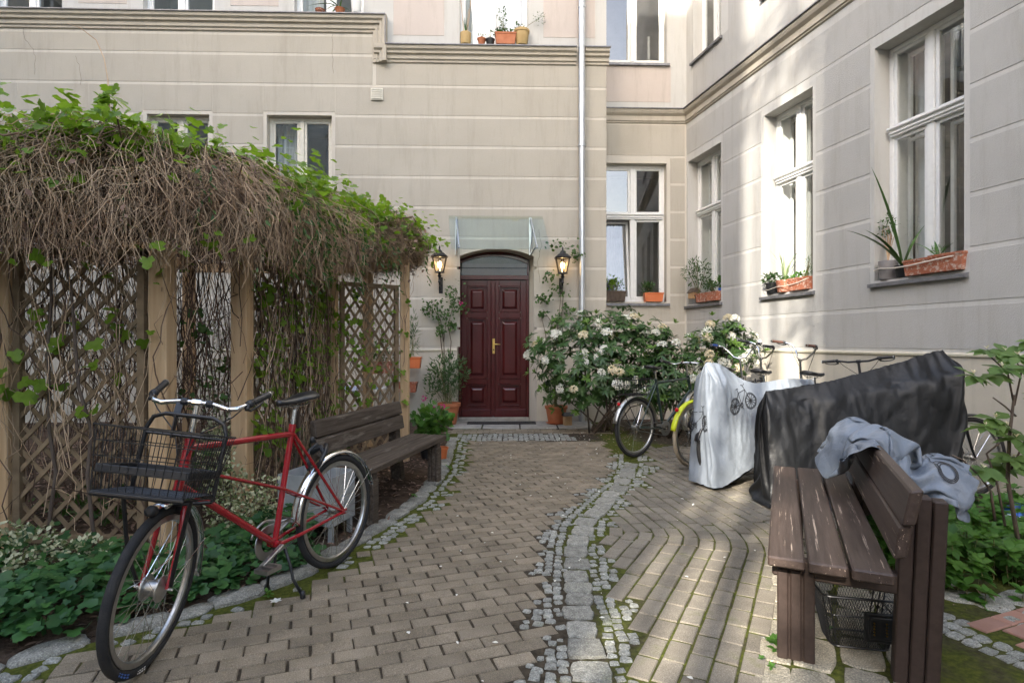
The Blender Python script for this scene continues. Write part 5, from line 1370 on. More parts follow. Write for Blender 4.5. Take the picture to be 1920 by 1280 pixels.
# ---- bicycles by the right-hand wall
def hdg(x, y): return math.atan2(y, x)
bicycle('dark green bicycle with black rear wire basket under the flowering bush', (1.50, 6.9, 0), hdg(.8, .6), .25, 'green_f', bars='city', rear_basket=True, grips='blackpl', fend='alu')
bicycle('bicycle with cream tyres and neon yellow mudguard between green bicycle and silver cover', (2.02, 6.35, 0), hdg(.78, .62), .3, 'black_f', tyre='tyre_c', fend='yellow', bars='high', grips='bluegrip')
bicycle('bicycle hidden under the silver cover', (2.12, 5.62, 0), hdg(.93, .36), 0, 'black_f', bare=True, fend='black_f')
bicycle('silver bicycle with brown grips on a high handlebar behind the silver cover', (2.42, 6.0, 0), hdg(.86, .50), -.3, 'silver_f', bars='high', grips='brownlea', fend='black_f', Rw=.36)
bicycle('black bicycle with flat handlebar behind the black cover', (2.72, 5.62, 0), hdg(.93, .36), .35, 'black_f', bars='flat', fend='black_f')
bicycle('bicycle under the black cover, one wheel showing at its right end', (2.93, 4.98, 0), hdg(.992, .12), .0, 'black_f', bare=True, fend='black_f')

bicycle('plain black bicycle with high handlebar squeezed in behind the cream-tyred one', (2.28, 6.55, 0), hdg(.82, .57), -.45, 'black_f', bars='high', grips='blackpl', fend='black_f')
# ---- bicycle covers
def cloth_sim(P, h, caps, steps=90, iters=14, dt=.022, damp=.985, ground=.012, boxes=(), bend=.12, fric=.6, th=.012, seed=1, loose=None, guard=None, grav=9.8):
    """hang a rectangular cloth P (n,m,3) over capsules; position based, settles into real folds"""
    P = P.astype(np.float64).copy(); V = np.zeros_like(P); g = np.array([0, 0, -grav])
    rg = np.random.default_rng(seed); P += rg.normal(0, .002, P.shape)
    d2 = h*math.sqrt(2)
    def con(A, B, L, k):
        D = B-A; l_ = np.sqrt((D*D).sum(-1, keepdims=True))+1e-9; c = D*((l_-L)/l_*.5*k); A += c; B -= c
    def sets(P):
        n, m = P.shape[:2]; o = []
        for s in (0, 1):
            e = (n-s)//2*2; o.append((P[s:s+e:2], P[s+1:s+e:2], h, 1.0))
            e = (m-s)//2*2; o.append((P[:, s:s+e:2], P[:, s+1:s+e:2], h, 1.0))
            e = (n-s)//2*2; o.append((P[s:s+e:2, :-1], P[s+1:s+e:2, 1:], d2, .55)); o.append((P[s:s+e:2, 1:], P[s+1:s+e:2, :-1], d2, .55))
        for s in range(4):
            a = P[s::4]; b = P[s+2::4]; k = min(len(a), len(b)); o.append((a[:k], b[:k], 2*h, bend))
            a = P[:, s::4]; b = P[:, s+2::4]; k = min(a.shape[1], b.shape[1]); o.append((a[:, :k], b[:, :k], 2*h, bend))
        return o
    C = [(np.array(a, float), np.array(b, float), r+th) for a, b, r in caps]
    R0 = [np.sqrt(((B-A)**2).sum(-1, keepdims=True))*loose for A, B, L, k in sets(P)] if loose else None
    def collide(P, P0):
        hit = np.zeros(P.shape[:2], bool)
        for a, b, r in C:
            lo = np.minimum(a, b)-r; hi = np.maximum(a, b)+r; lo[2] = .3
            mk_ = ((P > lo) & (P < hi)).all(-1)
            if not mk_.any(): continue
            Q = P[mk_]; ab = (b-a)*np.array([1, 1, 0]); q_ = (Q-a)*np.array([1, 1, 0]); t = np.clip((q_@ab)/max(ab@ab, 1e-9), 0, 1); c = a+t[:, None]*(b-a)
            D = (Q-c)*np.array([1, 1, 0]); l_ = np.sqrt((D*D).sum(-1))+1e-9; ins = l_ < r
            top = c[:, 2]+np.sqrt(np.maximum(r*r-l_*l_, 0)); dep = top-Q[:, 2]; ins &= dep > 0; up = ins & (dep < .16); sd = ins & ~up
            Q[up, 2] = top[up]; Q[sd] += D[sd]/l_[sd, None]*(r-l_[sd])[:, None]
            P[mk_] = Q; hh = np.zeros(P.shape[:2], bool); hh[mk_] = ins; hit |= hh
        for (fn, zt) in boxes:
            mk_ = (P[..., 2] < zt+th) & (P[..., 2] > zt-.12) & fn(P[..., 0], P[..., 1]); P[..., 2][mk_] = zt+th; hit |= mk_
        mk_ = P[..., 2] < ground; P[..., 2][mk_] = ground; hit |= mk_
        P[hit] = P[hit]*(1-fric)+P0[hit]*fric
        return hit
    top0 = P[:, 0].copy(); P_i = P.copy()
    for st in range(steps):
        P0 = P.copy(); V += g*dt; V *= damp; P += V*dt
        cs = sets(P)
        if R0: cs = [(A, B, r_, k) for (A, B, L, k), r_ in zip(cs, R0)]
        for it in range(iters):
            for A, B, L, k in cs: con(A, B, L, k)
            if loose:
                P[:, 0] = top0; m_ = (P[0]+P[-1])/2; P[0] = m_; P[-1] = m_
                dn = ((P-P_i)*guard).sum(-1, keepdims=True); P += guard*np.maximum(0, -.035-dn)
            if it % 4 == 3 or it == iters-1: collide(P, P0) if it == iters-1 else collide(P, P)
        V = (P-P0)/dt; sp = np.sqrt((V*V).sum(-1, keepdims=True)); V *= np.minimum(1, 2.2/(sp+1e-9))
    return P
def cloth_mb(P, keep=None):
    n, m = P.shape[:2]; mb = MB(); mb.v = [Vector(p) for p in P.reshape(-1, 3)]
    mb.f = [(i*m+j, (i+1)*m+j, (i+1)*m+j+1, i*m+j+1) for i in range(n-1) for j in range(m-1) if keep is None or keep(i/(n-1), j/(m-1))]; return mb
def sheet(o, ux, uy, L0, L1, W0, W1, h, z):
    a = np.arange(L0, L1+h/2, h); b = np.arange(W0, W1+h/2, h)
    P = np.zeros((len(a), len(b), 3)); P[..., 0] = o[0]+ux[0]*a[:, None]+uy[0]*b[None]; P[..., 1] = o[1]+ux[1]*a[:, None]+uy[1]*b[None]; P[..., 2] = z
    return P
def weld(o, d=.004):
    bm = bmesh.new(); bm.from_mesh(o.data); bmesh.ops.remove_doubles(bm, verts=bm.verts, dist=d); bm.to_mesh(o.data); bm.free(); o.data.shade_smooth()

def cover(label, mb, mat, loc, cat='cover', name='bicycle_cover'):
    t = thing(name, label, cat, loc, group='covers on bicycles and bench')
    c = mb.build('cloth', mat, t, smooth=True, world=True); weld(c)
    sm = c.modifiers.new('sub', 'SUBSURF'); sm.levels = 1; sm.render_levels = 1
    return t, c
def printed(t, mb, origin, ux, uy, nrm, lines, mat, wd=.006, name='printed_bicycle'):
    """flat print projected on the cloth along its face normal"""
    bv = BVHTree.FromPolygons([tuple(v) for v in mb.v], mb.f); out = MB(); nrm = Vector(nrm).normalized()
    for ln in lines:
        pts = []
        for a, b in ln:
            o = Vector(origin)+Vector(ux)*a+Vector(uy)*b
            h = bv.ray_cast(o+nrm*.6, -nrm)
            if h[0] is None: pts.append(None); continue
            pts.append(h[0]+nrm*.007)
        for p, q in zip(pts, pts[1:]):
            if p is None or q is None or (p-q).length > .1: continue
            d = (q-p).normalized(); sd = d.cross(nrm).normalized()*wd*.5
            out.add([p-sd-d*.001, p+sd-d*.001, q+sd+d*.001, q-sd+d*.001], [(0, 1, 2, 3)])
    if out.v: out.build(name, mat, t, world=True)
def circ(cx, cy, r, n=22): return [(cx+r*math.cos(2*PI*k/n), cy+r*math.sin(2*PI*k/n)) for k in range(n+1)]
def sub(ls, n=5): 
    o = []
    for l_ in ls: o.append([tuple(np.array(a)*(1-k/n)+np.array(b)*k/n) for a, b in zip(l_, l_[1:]) for k in range(n)]+[l_[-1]])
    return o
def bike_icon():
    ls = [circ(0, 0, .30), circ(0, 0, .26), circ(.98, .06, .30), circ(.98, .06, .26), circ(.42, -.02, .09, 12)]
    ls += sub([[(0, 0), (.42, -.02), (.78, .50), (.25, .45), (0, 0)], [(.42, -.02), (.22, .58)], [(.98, .06), (.76, .56), (.72, .66), (.62, .70)], [(.76, .66), (.86, .72)], [(.10, .60), (.34, .60)], [(.42, -.02), (.50, -.16)]])
    for k in range(12):
        a = k*PI/6
        ls += sub([[(0, 0), (.26*math.cos(a), .26*math.sin(a))], [(.98, .06), (.98+.26*math.cos(a), .06+.26*math.sin(a))]], 2)
    return ls
d1 = Vector((.93, .36, 0)).normalized(); n1 = Vector((d1.y, -d1.x, 0))
S0 = Vector((1.90, 5.50, 0))
def sp(s, y, z): return S0+d1*s+n1*y+Vector((0, 0, z))
HS = .030
def fitted(org, ux, uy, s0, s1, top, wt, wb, hem, nt=170, nv=40, ex=.45):
    """sewn cover: top line, shoulders and straight sides, as a grid round the bicycle; seam at the back"""
    P = np.zeros((nt+1, nv+1, 3)); G = np.zeros((nt+1, nv+1, 3)); hl = (s1-s0)/2; cm = (s0+s1)/2
    L_ = [2*(s1-s0), 2*2*wb]; per = np.linspace(0, 1, nt+1)
    # walk round a rectangle with tight corners, starting in the middle of the far side
    c = [(cm, -1), (s1, -1), (s1, 1), (s0, 1), (s0, -1), (cm, -1)]; ln = [hl, 2*wb, 2*hl, 2*wb, hl]; cu = np.concatenate([[0], np.cumsum(ln)])/sum(ln)
    for i in range(nt+1):
        k = min(4, max(0, int(np.searchsorted(cu, per[i], side='right')-1))); f = (per[i]-cu[k])/(cu[k+1]-cu[k]); s = c[k][0]+(c[k+1][0]-c[k][0])*f; y = (c[k][1]+(c[k+1][1]-c[k][1])*f)
        rs = min(max(s, s0+.06), s1-.06); zt_ = top(rs); w_ = wt(rs); zh = hem(s, y)
        a_ = abs((s-cm)/hl); corner = max(0, a_-.86)/.14*abs(y)
        for j in range(nv+1):
            v = j/nv
            if v < .28: q = v/.28; yy = y*w_*q; ss = rs+(s-rs)*q*.7; z = zt_-.035*q*q
            else: q = (v-.28)/.72; yy = y*(w_+(wb*(1-.10*corner)-w_)*q**.7); ss = (rs+(s-rs)*.7)+(s-rs)*.3*min(1, q*3); z = zt_-.035+(zh-zt_+.035)*q
            if v > .3: G[i, j, :2] = np.array(uy[:2])*(1 if y > 0 else -1) if k in (0, 2, 4) else np.array(ux[:2])*(1 if k == 1 else -1)
            P[i, j] = (org[0]+ux[0]*ss+uy[0]*yy, org[1]+ux[1]*ss+uy[1]*yy, z)
    return P, G
I_ = lambda xs, ys: (lambda s: float(np.interp(s, xs, ys)))
topS = I_([-.1, 0, .12, .42, .6, 1.0, 1.4], [1.17, 1.20, 1.19, 1.02, .98, 1.02, 1.0]); wtS = I_([-.1, 0, .12, .4, 1.4], [.12, .17, .17, .09, .10])
PS, GS = fitted(S0, d1, n1, -.10, 1.40, topS, wtS, .19, lambda s, y: .16+.24*max(0, s)/.7 if s < .7 else .40)
PS = cloth_sim(PS, HS, [], steps=30, iters=30, seed=4, loose=1.035, bend=.05, guard=GS, grav=3.0)
mbS = cloth_mb(PS)
tS, cS = cover('crinkled silver bicycle cover printed with black bicycles', mbS, MT['silver'], S0)
sc = .255
printed(tS, mbS, S0+d1*.20+Vector((0, 0, .78)), d1*sc*.96+Vector((0, 0, .10*sc)), Vector((0, 0, 1))*sc, n1, bike_icon(), MT['ink'])
printed(tS, mbS, S0+d1*.80+Vector((0, 0, .80)), d1*sc*.8-Vector((0, 0, .1*sc)), Vector((0, 0, 1))*sc*.7, n1, bike_icon(), MT['ink'])
printed(tS, mbS, S0-n1*.1+Vector((0, 0, .60)), n1*sc*.55, Vector((0, 0, 1))*sc, -d1, bike_icon(), MT['ink'])
RBk = [(2.24, 4.98, .88), (2.42, 4.99, .93), (2.75, 4.98, 1.0), (3.15, 4.95, 1.14), (3.40, 4.90, 1.24), (3.50, 4.88, 1.27)]
topB = I_([-.72, -.5, -.1, .42, .78, .90], [.965, .99, 1.06, 1.20, 1.315, 1.325]); wtB = I_([-.72, -.5, 0, .6, .9], [.10, .10, .11, .19, .20])
PB, GB = fitted((2.9, 4.97), (1, 0), (0, -1), -.74, .92, topB, wtB, .27, lambda s, y: .09+.04*s, 210, 42)
for i_ in range(PB.shape[0]):
    for j_ in range(13, PB.shape[1]):
        q = PB[i_, j_]; PB[i_, j_] += GB[i_, j_]*(.05*noise.noise(Vector((q[0]*3.5+q[2]*2.2, q[1]*3, q[2]*1.6)))+.02*noise.noise(Vector((q[0]*9-q[2]*6, q[1]*8, q[2]*5))))
PB = cloth_sim(PB, .03, [], steps=34, iters=30, seed=9, loose=1.014, bend=.05, guard=GB, grav=3.0)
mbB = cloth_mb(PB)
tB, cB = cover('large black bicycle cover behind the wooden bench', mbB, MT['black_c'], (2.9, 4.95, 0))

# ---- benches
def leg_block(mb, x, y, w_, d_, z0, z1, n=3):
    for k in range(n):
        yy = y - d_/2 + d_*(k+.5)/n
        mb.box((x, yy, (z0+z1)/2), (w_, d_/n-.006, z1-z0))
    mb.box((x, y, (z0+z1)/2), (w_*.8, d_-.012, z1-z0-.002)); return mb
# right bench: local x along the seat (away from the viewer), y to its left
RBN = thing('park_bench', 'dark brown wooden bench in the right foreground with grey cloth over its back', 'bench', (1.085, 2.427, 0), math.atan2(.903, .429))
Lb = 1.95; zs = .49
for k in range(3):
    y0 = -.005-k*.155; mb = MB().b2((-.01*k, y0-.142, zs-.045), (Lb+.005*k, y0, zs+.002*(k-1)))
    mb.build('seat_board', MT['bench'], RBN, bevel=.007)
def tilt_board(z0, z1, ya, yb, nm, mat, x0, x1, th=.045):
    MB().add([(x0, ya, z0), (x1, ya, z0), (x1, ya-th, z0+.01), (x0, ya-th, z0+.01), (x0, yb, z1), (x1, yb, z1), (x1, yb-th, z1+.01), (x0, yb-th, z1+.01)], [(3, 2, 1, 0), (4, 5, 6, 7), (0, 1, 5, 4), (1, 2, 6, 5), (2, 3, 7, 6), (3, 0, 4, 7)]).build(nm, mat, RBN, bevel=.007)
tilt_board(.545, .675, -.455, -.475, 'back_board', MT['bench'], .0, Lb-.02)
tilt_board(.685, .825, -.478, -.505, 'back_board', MT['bench'], -.03, Lb-.03)
for x in (.16, Lb-.2):
    fr_ = leg_block(MB(), x, -.115, .075, .155, 0, zs-.09); fr_.build('front_leg', MT['benchleg'], RBN, bevel=.006)
    mb = MB()
    for k in range(3):
        y = -.50-.054*k+.003
        mb.add([(x-.0375, y-.025, 0), (x+.0375, y-.025, 0), (x+.0375, y+.025, 0), (x-.0375, y+.025, 0), (x-.0375, y-.025-.03, .78-.01*k), (x+.0375, y-.025-.03, .78-.01*k), (x+.0375, y+.025-.03, .78-.01*k), (x-.0375, y+.025-.03, .78-.01*k)], [(3, 2, 1, 0), (4, 5, 6, 7), (0, 1, 5, 4), (1, 2, 6, 5), (2, 3, 7, 6), (3, 0, 4, 7)])
    mb.build('rear_leg', MT['benchleg'], RBN, bevel=.006)
    MB().b2((x-.03, -.50, zs-.13), (x+.03, -.02, zs-.047)).build('seat_bearer', MT['benchleg'], RBN, bevel=.008)
# left bench
LBN = thing('garden_bench', 'weathered dark wooden bench beside the pergola lattice', 'bench', (-1.06, 4.19, 0), math.atan2(.970, .242))
Ll = 1.65; zl = .45
for k in range(2):
    y0 = .005+k*.205; MB().b2((0, y0, zl-.05), (Ll+.01*k, y0+.19, zl+.001*k)).build('seat_board', MT['bench_old'], LBN, bevel=.008)
def lb(z0, z1, ya, yb): MB().add([(.03, ya, z0), (Ll-.1, ya, z0), (Ll-.1, ya+.045, z0+.01), (.03, ya+.045, z0+.01), (.03, yb, z1), (Ll-.1, yb, z1), (Ll-.1, yb+.045, z1+.01), (.03, yb+.045, z1+.01)], [(3, 2, 1, 0), (4, 5, 6, 7), (0, 1, 5, 4), (1, 2, 6, 5), (2, 3, 7, 6), (3, 0, 4, 7)]).build('back_board', MT['bench_old'], LBN, bevel=.008)
lb(.52, .65, .42, .44); lb(.665, .785, .443, .465)
for x in (.15, Ll-.17):
    leg_block(MB(), x, .07, .09, .12, 0, zl-.1).build('front_leg', MT['bench_old'], LBN, bevel=.006)
    mb = MB(); mb.add([(x-.045, .40, 0), (x+.045, .40, 0), (x+.045, .52, 0), (x-.045, .52, 0), (x-.045, .49, .74), (x+.045, .49, .74), (x+.045, .56, .74), (x-.045, .56, .74)], [(3, 2, 1, 0), (4, 5, 6, 7), (0, 1, 5, 4), (1, 2, 6, 5), (2, 3, 7, 6), (3, 0, 4, 7)])
    mb.build('rear_leg', MT['bench_old'], LBN, bevel=.006)
    MB().b2((x-.035, .02, zl-.12), (x+.035, .47, zl-.052)).build('seat_bearer', MT['bench_old'], LBN, bevel=.006)
MT['greycloth2'] = mk('pale_grey_cover_cloth', (.26, .29, .33), (.22, .25, .285), rough=.42, ns=4)
# cloth thrown over the back of the right bench
HG = .024
PG_ = sheet((2.20, 3.36), (.429, .903), (.903, -.429), -.66, .66, -.60, .66, HG, 1.02); rest = PG_.copy()
cen = np.array([2.20, 3.36, 0]); PG_[..., :2] = cen[:2]+(PG_[..., :2]-cen[:2])*.50
for i_ in range(PG_.shape[0]):
    for j_ in range(PG_.shape[1]):
        q = rest[i_, j_]; PG_[i_, j_, 2] += .12+.22*noise.noise(Vector((q[0]*5, q[1]*5, 2)))+.05*noise.noise(Vector((q[0]*13, q[1]*13, 5)))
ux_, uy_ = np.array([.429, .903]), np.array([-.903, .429])
def on_seat(x, y):
    lx = (x-1.085)*ux_[0]+(y-2.427)*ux_[1]; ly = (x-1.085)*uy_[0]+(y-2.427)*uy_[1]; return (ly > -.46) & (ly < .01) & (lx > 0) & (lx < 1.95)
capsG = [((1.52, 2.20, .80), (2.365, 3.98, .80), .035), ((2.06, 3.42, .80), (2.20, 3.66, .78), .10), ((2.10, 3.24, .80), (2.16, 3.30, .82), .07), ((2.36, 3.10, .62), (2.42, 3.22, .62), .11)]
PG_ = cloth_sim(PG_, HG, capsG, steps=60, iters=12, boxes=[(on_seat, .492)], seed=6, bend=.25, fric=.92)
mbG = cloth_mb(PG_)
tG, cG = cover('crumpled grey bicycle cover thrown over the back of the right bench', mbG, MT['greycloth'], (2.1, 3.3, .5))
printed(tG, mbG, Vector((2.32, 3.22, .66)), Vector((.9, -.3, 0))*.14, Vector((0, 0, 1))*.2, Vector((-.2, -.95, .25)), [circ(.3, 0, .30), circ(.3, 0, .26), circ(.3, 0, .22)] + sub([[(.1, .1), (.2, .6), (.5, .5)]]), MT['ink'], .005)

# wire bicycle basket under the right bench
BK = thing('wire_basket', 'black wire mesh bicycle basket standing under the right bench', 'basket', (1.60, 2.66, 0), math.radians(-12))
mb = MB(); sc_ = MB(); hb_, ht_ = (.12, .085), (.17, .125); zb, zt_ = .012, .25
def rr_(hx, hy, z, r=.035, n=4):
    o = []
    for cx, cy, a0 in ((hx-r, hy-r, 0), (-hx+r, hy-r, 90), (-hx+r, -hy+r, 180), (hx-r, -hy+r, 270)):
        o += [(cx+r*math.cos(math.radians(a0+90*k/n)), cy+r*math.sin(math.radians(a0+90*k/n)), z) for k in range(n+1)]
    return o
mb.tube(rr_(*ht_, zt_), .0055, 7, closed=True); mb.tube(rr_(*hb_, zb), .0045, 7, closed=True); mb.tube(rr_((hb_[0]+ht_[0])/2, (hb_[1]+ht_[1])/2, .16), .0035, 6, closed=True)
lo, hi = rr_(*hb_, zb, n=8), rr_(*ht_, zt_, n=8)
for k in range(0, len(lo), 4): mb.tube([lo[k], hi[k]], .0035, 6)
mb.build('basket_frame', MT['wire'], BK, smooth='auto')
def along(lst, n):
    P = [Vector(p) for p in lst]+[Vector(lst[0])]; L = [0]
    for a, b in zip(P, P[1:]): L.append(L[-1]+(b-a).length)
    o = []
    for k in range(n):
        s = L[-1]*k/n; i = max(j for j in range(len(P)-1) if L[j] <= s); o.append(P[i].lerp(P[i+1], (s-L[i])/max(1e-6, L[i+1]-L[i])))
    return o
nA = 84; la, ha = along(lo, nA), along(hi, nA)
for k in range(nA):
    for sg in (-1, 1): sc_.tube([la[k].lerp(ha[k], 0), la[(k+sg*2) % nA].lerp(ha[(k+sg*2) % nA], .25), la[(k+sg*4) % nA].lerp(ha[(k+sg*4) % nA], .5), la[(k+sg*6) % nA].lerp(ha[(k+sg*6) % nA], .75), ha[(k+sg*8) % nA]], .0011, 3, cap=False)
for k in range(18):
    x = -.115+.23*k/17; sc_.tube([(x, -.083, zb), (x, .083, zb)], .0011, 3, cap=False)
    if k < 13: y = -.083+.166*k/12; sc_.tube([(-.118, y, zb), (.118, y, zb)], .0011, 3, cap=False)
sc_.build('wire_mesh', MT['wire'], BK)
MB().b2((-.0, -.125, .06), (.13, -.108, .19)).b2((.015, -.132, .075), (.115, -.12, .175)).build('mounting_plate', MT['blackpl'], BK, bevel=.004)
bl = MB()
for x in (.035, .085):
    for k in range(5): bl.lathe([(.004, 0), (.004, .004)], 8, m=Matrix.Translation((x, -.132, .10+k*.013)) @ Matrix.Rotation(PI/2, 4, 'X'))
bl.build('screw', MT['brass'], BK)

# galvanised sheet box behind the red bicycle
CB_ = thing('sheet_metal_box', 'grey sheet metal planter box with a handle slot behind the red bicycle', 'box', (-1.42, 4.12, 0), math.radians(-15))
mb = MB()
for (a, b) in (((-.20, -.15, .12), (.22, -.142, .46)), ((-.20, .142, .12), (.22, .15, .46)), ((-.208, -.15, .12), (-.20, .15, .46)), ((.22, -.15, .12), (.228, .15, .46)), ((-.20, -.142, .12), (.22, .142, .128))): mb.b2(a, b)
mb.build('box_wall', MT['crate'], CB_)
MB().tube([(.06+.035*math.cos(a*.2618)+(.03 if math.cos(a*.2618) > 0 else -.03), -.1515, .41+.018*math.sin(a*.2618)) for a in range(24)], .004, 5, closed=True).build('slot_rim', MT['iron'], CB_)
MB().add([(.06+.035*math.cos(a*.2618)+(.03 if math.cos(a*.2618) > 0 else -.03), -.1512, .41+.018*math.sin(a*.2618)) for a in range(24)], [tuple(range(24))]).build('handle_slot', MT['iron'], CB_)
for x in (-.18, .2):
    for y in (-.12, .12): MB().b2((x-.015, y-.015, 0), (x+.015, y+.015, .121)).build('leg', MT['crate'], CB_)
# ================================================================ plants, pots, lanterns
def inside(poly, x, y):
    ins = False; k = len(poly)
    for i in range(k):
        (x1, y1), (x2, y2) = poly[i], poly[(i+1) % k]
        if (y1 > y) != (y2 > y) and x < (x2-x1)*(y-y1)/(y2-y1)+x1: ins = not ins
    return ins
def scatter(poly, n):
    xs = [p[0] for p in poly]; ys = [p[1] for p in poly]; o = []
    while len(o) < n:
        x, y = R.uniform(min(xs), max(xs)), R.uniform(min(ys), max(ys))
        if inside(poly, x, y): o.append((x, y))
    return np.array(o)
def rosettes(name, C, N, nl, size, kind, mat, parent, droop=.25, tilt=.35, rnd=None):
    """C centres, N facing directions; nl leaves radiating round each"""
    C = np.asarray(C, float); N = unit(N); k = len(C)
    a = unit(np.cross(N, np.array([.31, .47, .83]))); b = np.cross(N, a)
    ang = (np.arange(nl)[None]*2*PI/nl + rng.uniform(0, 6, k)[:, None] + rng.normal(0, .2, (k, nl)))
    rad = a[:, None]*np.cos(ang)[..., None] + b[:, None]*np.sin(ang)[..., None]
    ax = rad + N[:, None]*(tilt+rng.normal(0, .3, (k, nl)))[..., None] - np.array([0, 0, droop])
    up = np.repeat(N[:, None], nl, 1) - rad*.3
    sz = size*rng.uniform(.7, 1.15, (k, nl)); rr = np.repeat((rng.random(k) if rnd is None else rnd)[:, None], nl, 1)*.7+rng.random((k, nl))*.3
    return leaves(name, np.repeat(C[:, None], nl, 1).reshape(-1, 3), ax.reshape(-1, 3), up.reshape(-1, 3), sz.ravel(), kind, mat, parent, rr.ravel())

# ---- planting on the left
polyL = [(-5.5, 3.55), (-2.3, 3.55), (-1.85, 3.85), (-1.42, 4.05), (-1.22, 3.62), (-1.36, 3.38), (-1.66, 3.02), (-2.06, 2.68), (-2.30, 2.46), (-2.6, 2.1), (-2.8, 1.4), (-5, 1.4)]
P = scatter(polyL, 7000); n = len(P)
dens = np.array([noise.noise(Vector((x*1.6, y*1.6, 4))) for x, y in P]); dist = np.array([leftX(y)-x for x, y in P])
keep = (dist > -.05) & ~((P[:, 1] > 3.15) & (P[:, 0] < -1.9) & (rng.random(n) < .62))
P = P[keep]; dens = dens[keep]; dist = dist[keep]; n = len(P)
hz = (.05+.20*np.clip(dist/.4, 0.1, 1))*(.75+.5*dens)*rng.beta(3, 1.3, n) + .02
pos = np.stack([P[:, 0], P[:, 1], hz], 1); ax = rsph(n); ax[:, 2] = -.15+.3*ax[:, 2]; ax[:, 0] += .25; ax[:, 1] -= .25
up = np.tile([.1, -.25, 1.], (n, 1)) + .38*rsph(n)
gc = leaves('ground_cover', pos, ax, up, rng.uniform(.035, .085, n), 'lobed', MT['lv_dark'])
tag(gc, 'dark green leafy ground cover filling the left bed', 'ground cover', kind='stuff')
def shrub(name, label, blobs, n, size, mat, stems, kind='ovate', cat='shrub', group=None, stem_mat='bark'):
    c = blobs[0][0]; t = thing(name, label, cat, (c[0], c[1], 0), group=group)
    C = np.array([b[0] for b in blobs]); S_ = np.array([b[1] for b in blobs]); w_ = S_.prod(1); idx = rng.choice(len(blobs), n, p=w_/w_.sum())
    u = rsph(n)*(rng.random(n)**.4)[:, None]; pos = C[idx]+u*S_[idx]; pos[:, 2] = np.maximum(pos[:, 2], .03)
    ax = u+.8*rsph(n); up = u*.6+np.array([0, 0, .8])+.6*rsph(n)
    leaves('foliage', pos, ax, up, rng.uniform(.6, 1.15, n)*size, kind, mat, t)
    for k in range(stems):
        b = blobs[R.randrange(len(blobs))]; e = Vector(b[0])+Vector((R.uniform(-.6, .6)*b[1][0], R.uniform(-.6, .6)*b[1][1], R.uniform(-.2, .7)*b[1][2])); s0 = Vector((c[0]+R.uniform(-.15, .15), c[1]+R.uniform(-.1, .1), 0))
        MB().tube([s0, s0.lerp(e, .5)+Vector((R.uniform(-.05, .05), R.uniform(-.05, .05), .03)), e], [.006, .005, .003], 5).build('stem', MT[stem_mat], t, world=True)
    return t
shrub('variegated_shrub', 'cream and green variegated shrub in front of the left lattice', [((-2.95, 3.32, .18), (.32, .2, .17)), ((-2.55, 3.30, .14), (.25, .18, .14)), ((-3.4, 3.3, .2), (.35, .2, .18)), ((-2.75, 3.05, .14), (.2, .15, .12))], 2100, .036, MT['lv_var'], 12)
shrub('variegated_shrub', 'cream and green variegated shrub at the foot of the second post', [((-1.95, 3.95, .28), (.17, .16, .3)), ((-1.72, 3.82, .2), (.17, .14, .2)), ((-2.08, 4.0, .6), (.12, .1, .25)), ((-1.62, 3.75, .42), (.1, .08, .12))], 1700, .034, MT['lv_var'], 10)
shrub('variegated_climber', 'cream and green variegated climber between the two front posts', [((-2.35, 4.55, 1.05), (.16, .15, .22)), ((-2.25, 4.4, .75), (.14, .12, .25)), ((-2.4, 4.6, 1.45), (.12, .1, .15)), ((-2.2, 4.3, .4), (.14, .1, .25))], 1000, .034, MT['lv_var'], 8)
# sprouting green at the foot of the right-hand lattice and plants beyond it
shrub('leafy_undergrowth', 'low green undergrowth inside the pergola', [((-3.2, 4.6, .1), (.7, .4, .12)), ((-2.6, 5.2, .1), (.4, .4, .12)), ((-2.3, 6.4, .25), (.5, .4, .25))], 650, .06, MT['lv_ivy'], 6, 'lobed', 'undergrowth')

# ---- planting on the right
polyR = [(2.16, 3.35), (2.42, 3.02), (2.9, 3.02), (3.6, 2.98), (4.75, 2.9), (4.5, 4.5), (3.6, 4.5), (2.5, 4.25), (2.2, 3.8)]
P = scatter(polyR, 420); edge_d = np.array([min(1, max(.3, (y-2.95)/.35)) for x, y in P]); hz = rng.uniform(.13, .25, len(P))*edge_d
tp = thing('pachysandra_bed', 'bright green low evergreen plants behind the right bench', 'ground cover', (2.6, 3.4, 0), kind='stuff')
C = np.column_stack([P, hz]); Nn = np.tile([0, -.15, 1.], (len(P), 1))+.3*rsph(len(P))
rosettes('leaf_whorls', C, Nn, 8, .075, 'ovate', MT['lv_pach'], tp, .12, .25)
rosettes('lower_whorls', C-np.array([0, 0, .05]), Nn, 6, .085, 'ovate', MT['lv_pach'], tp, .3, .05, rnd=rng.random(len(P))*.4)
Pt = np.stack([np.column_stack([P, np.zeros(len(P))]), np.column_stack([P+rng.normal(0, .01, P.shape), hz*.5]), C], 1)
V, Q = tubes_np(Pt, np.full(Pt.shape[:2], .0028), 4); npmesh('stems', V, Q, MT['stem'], tp)
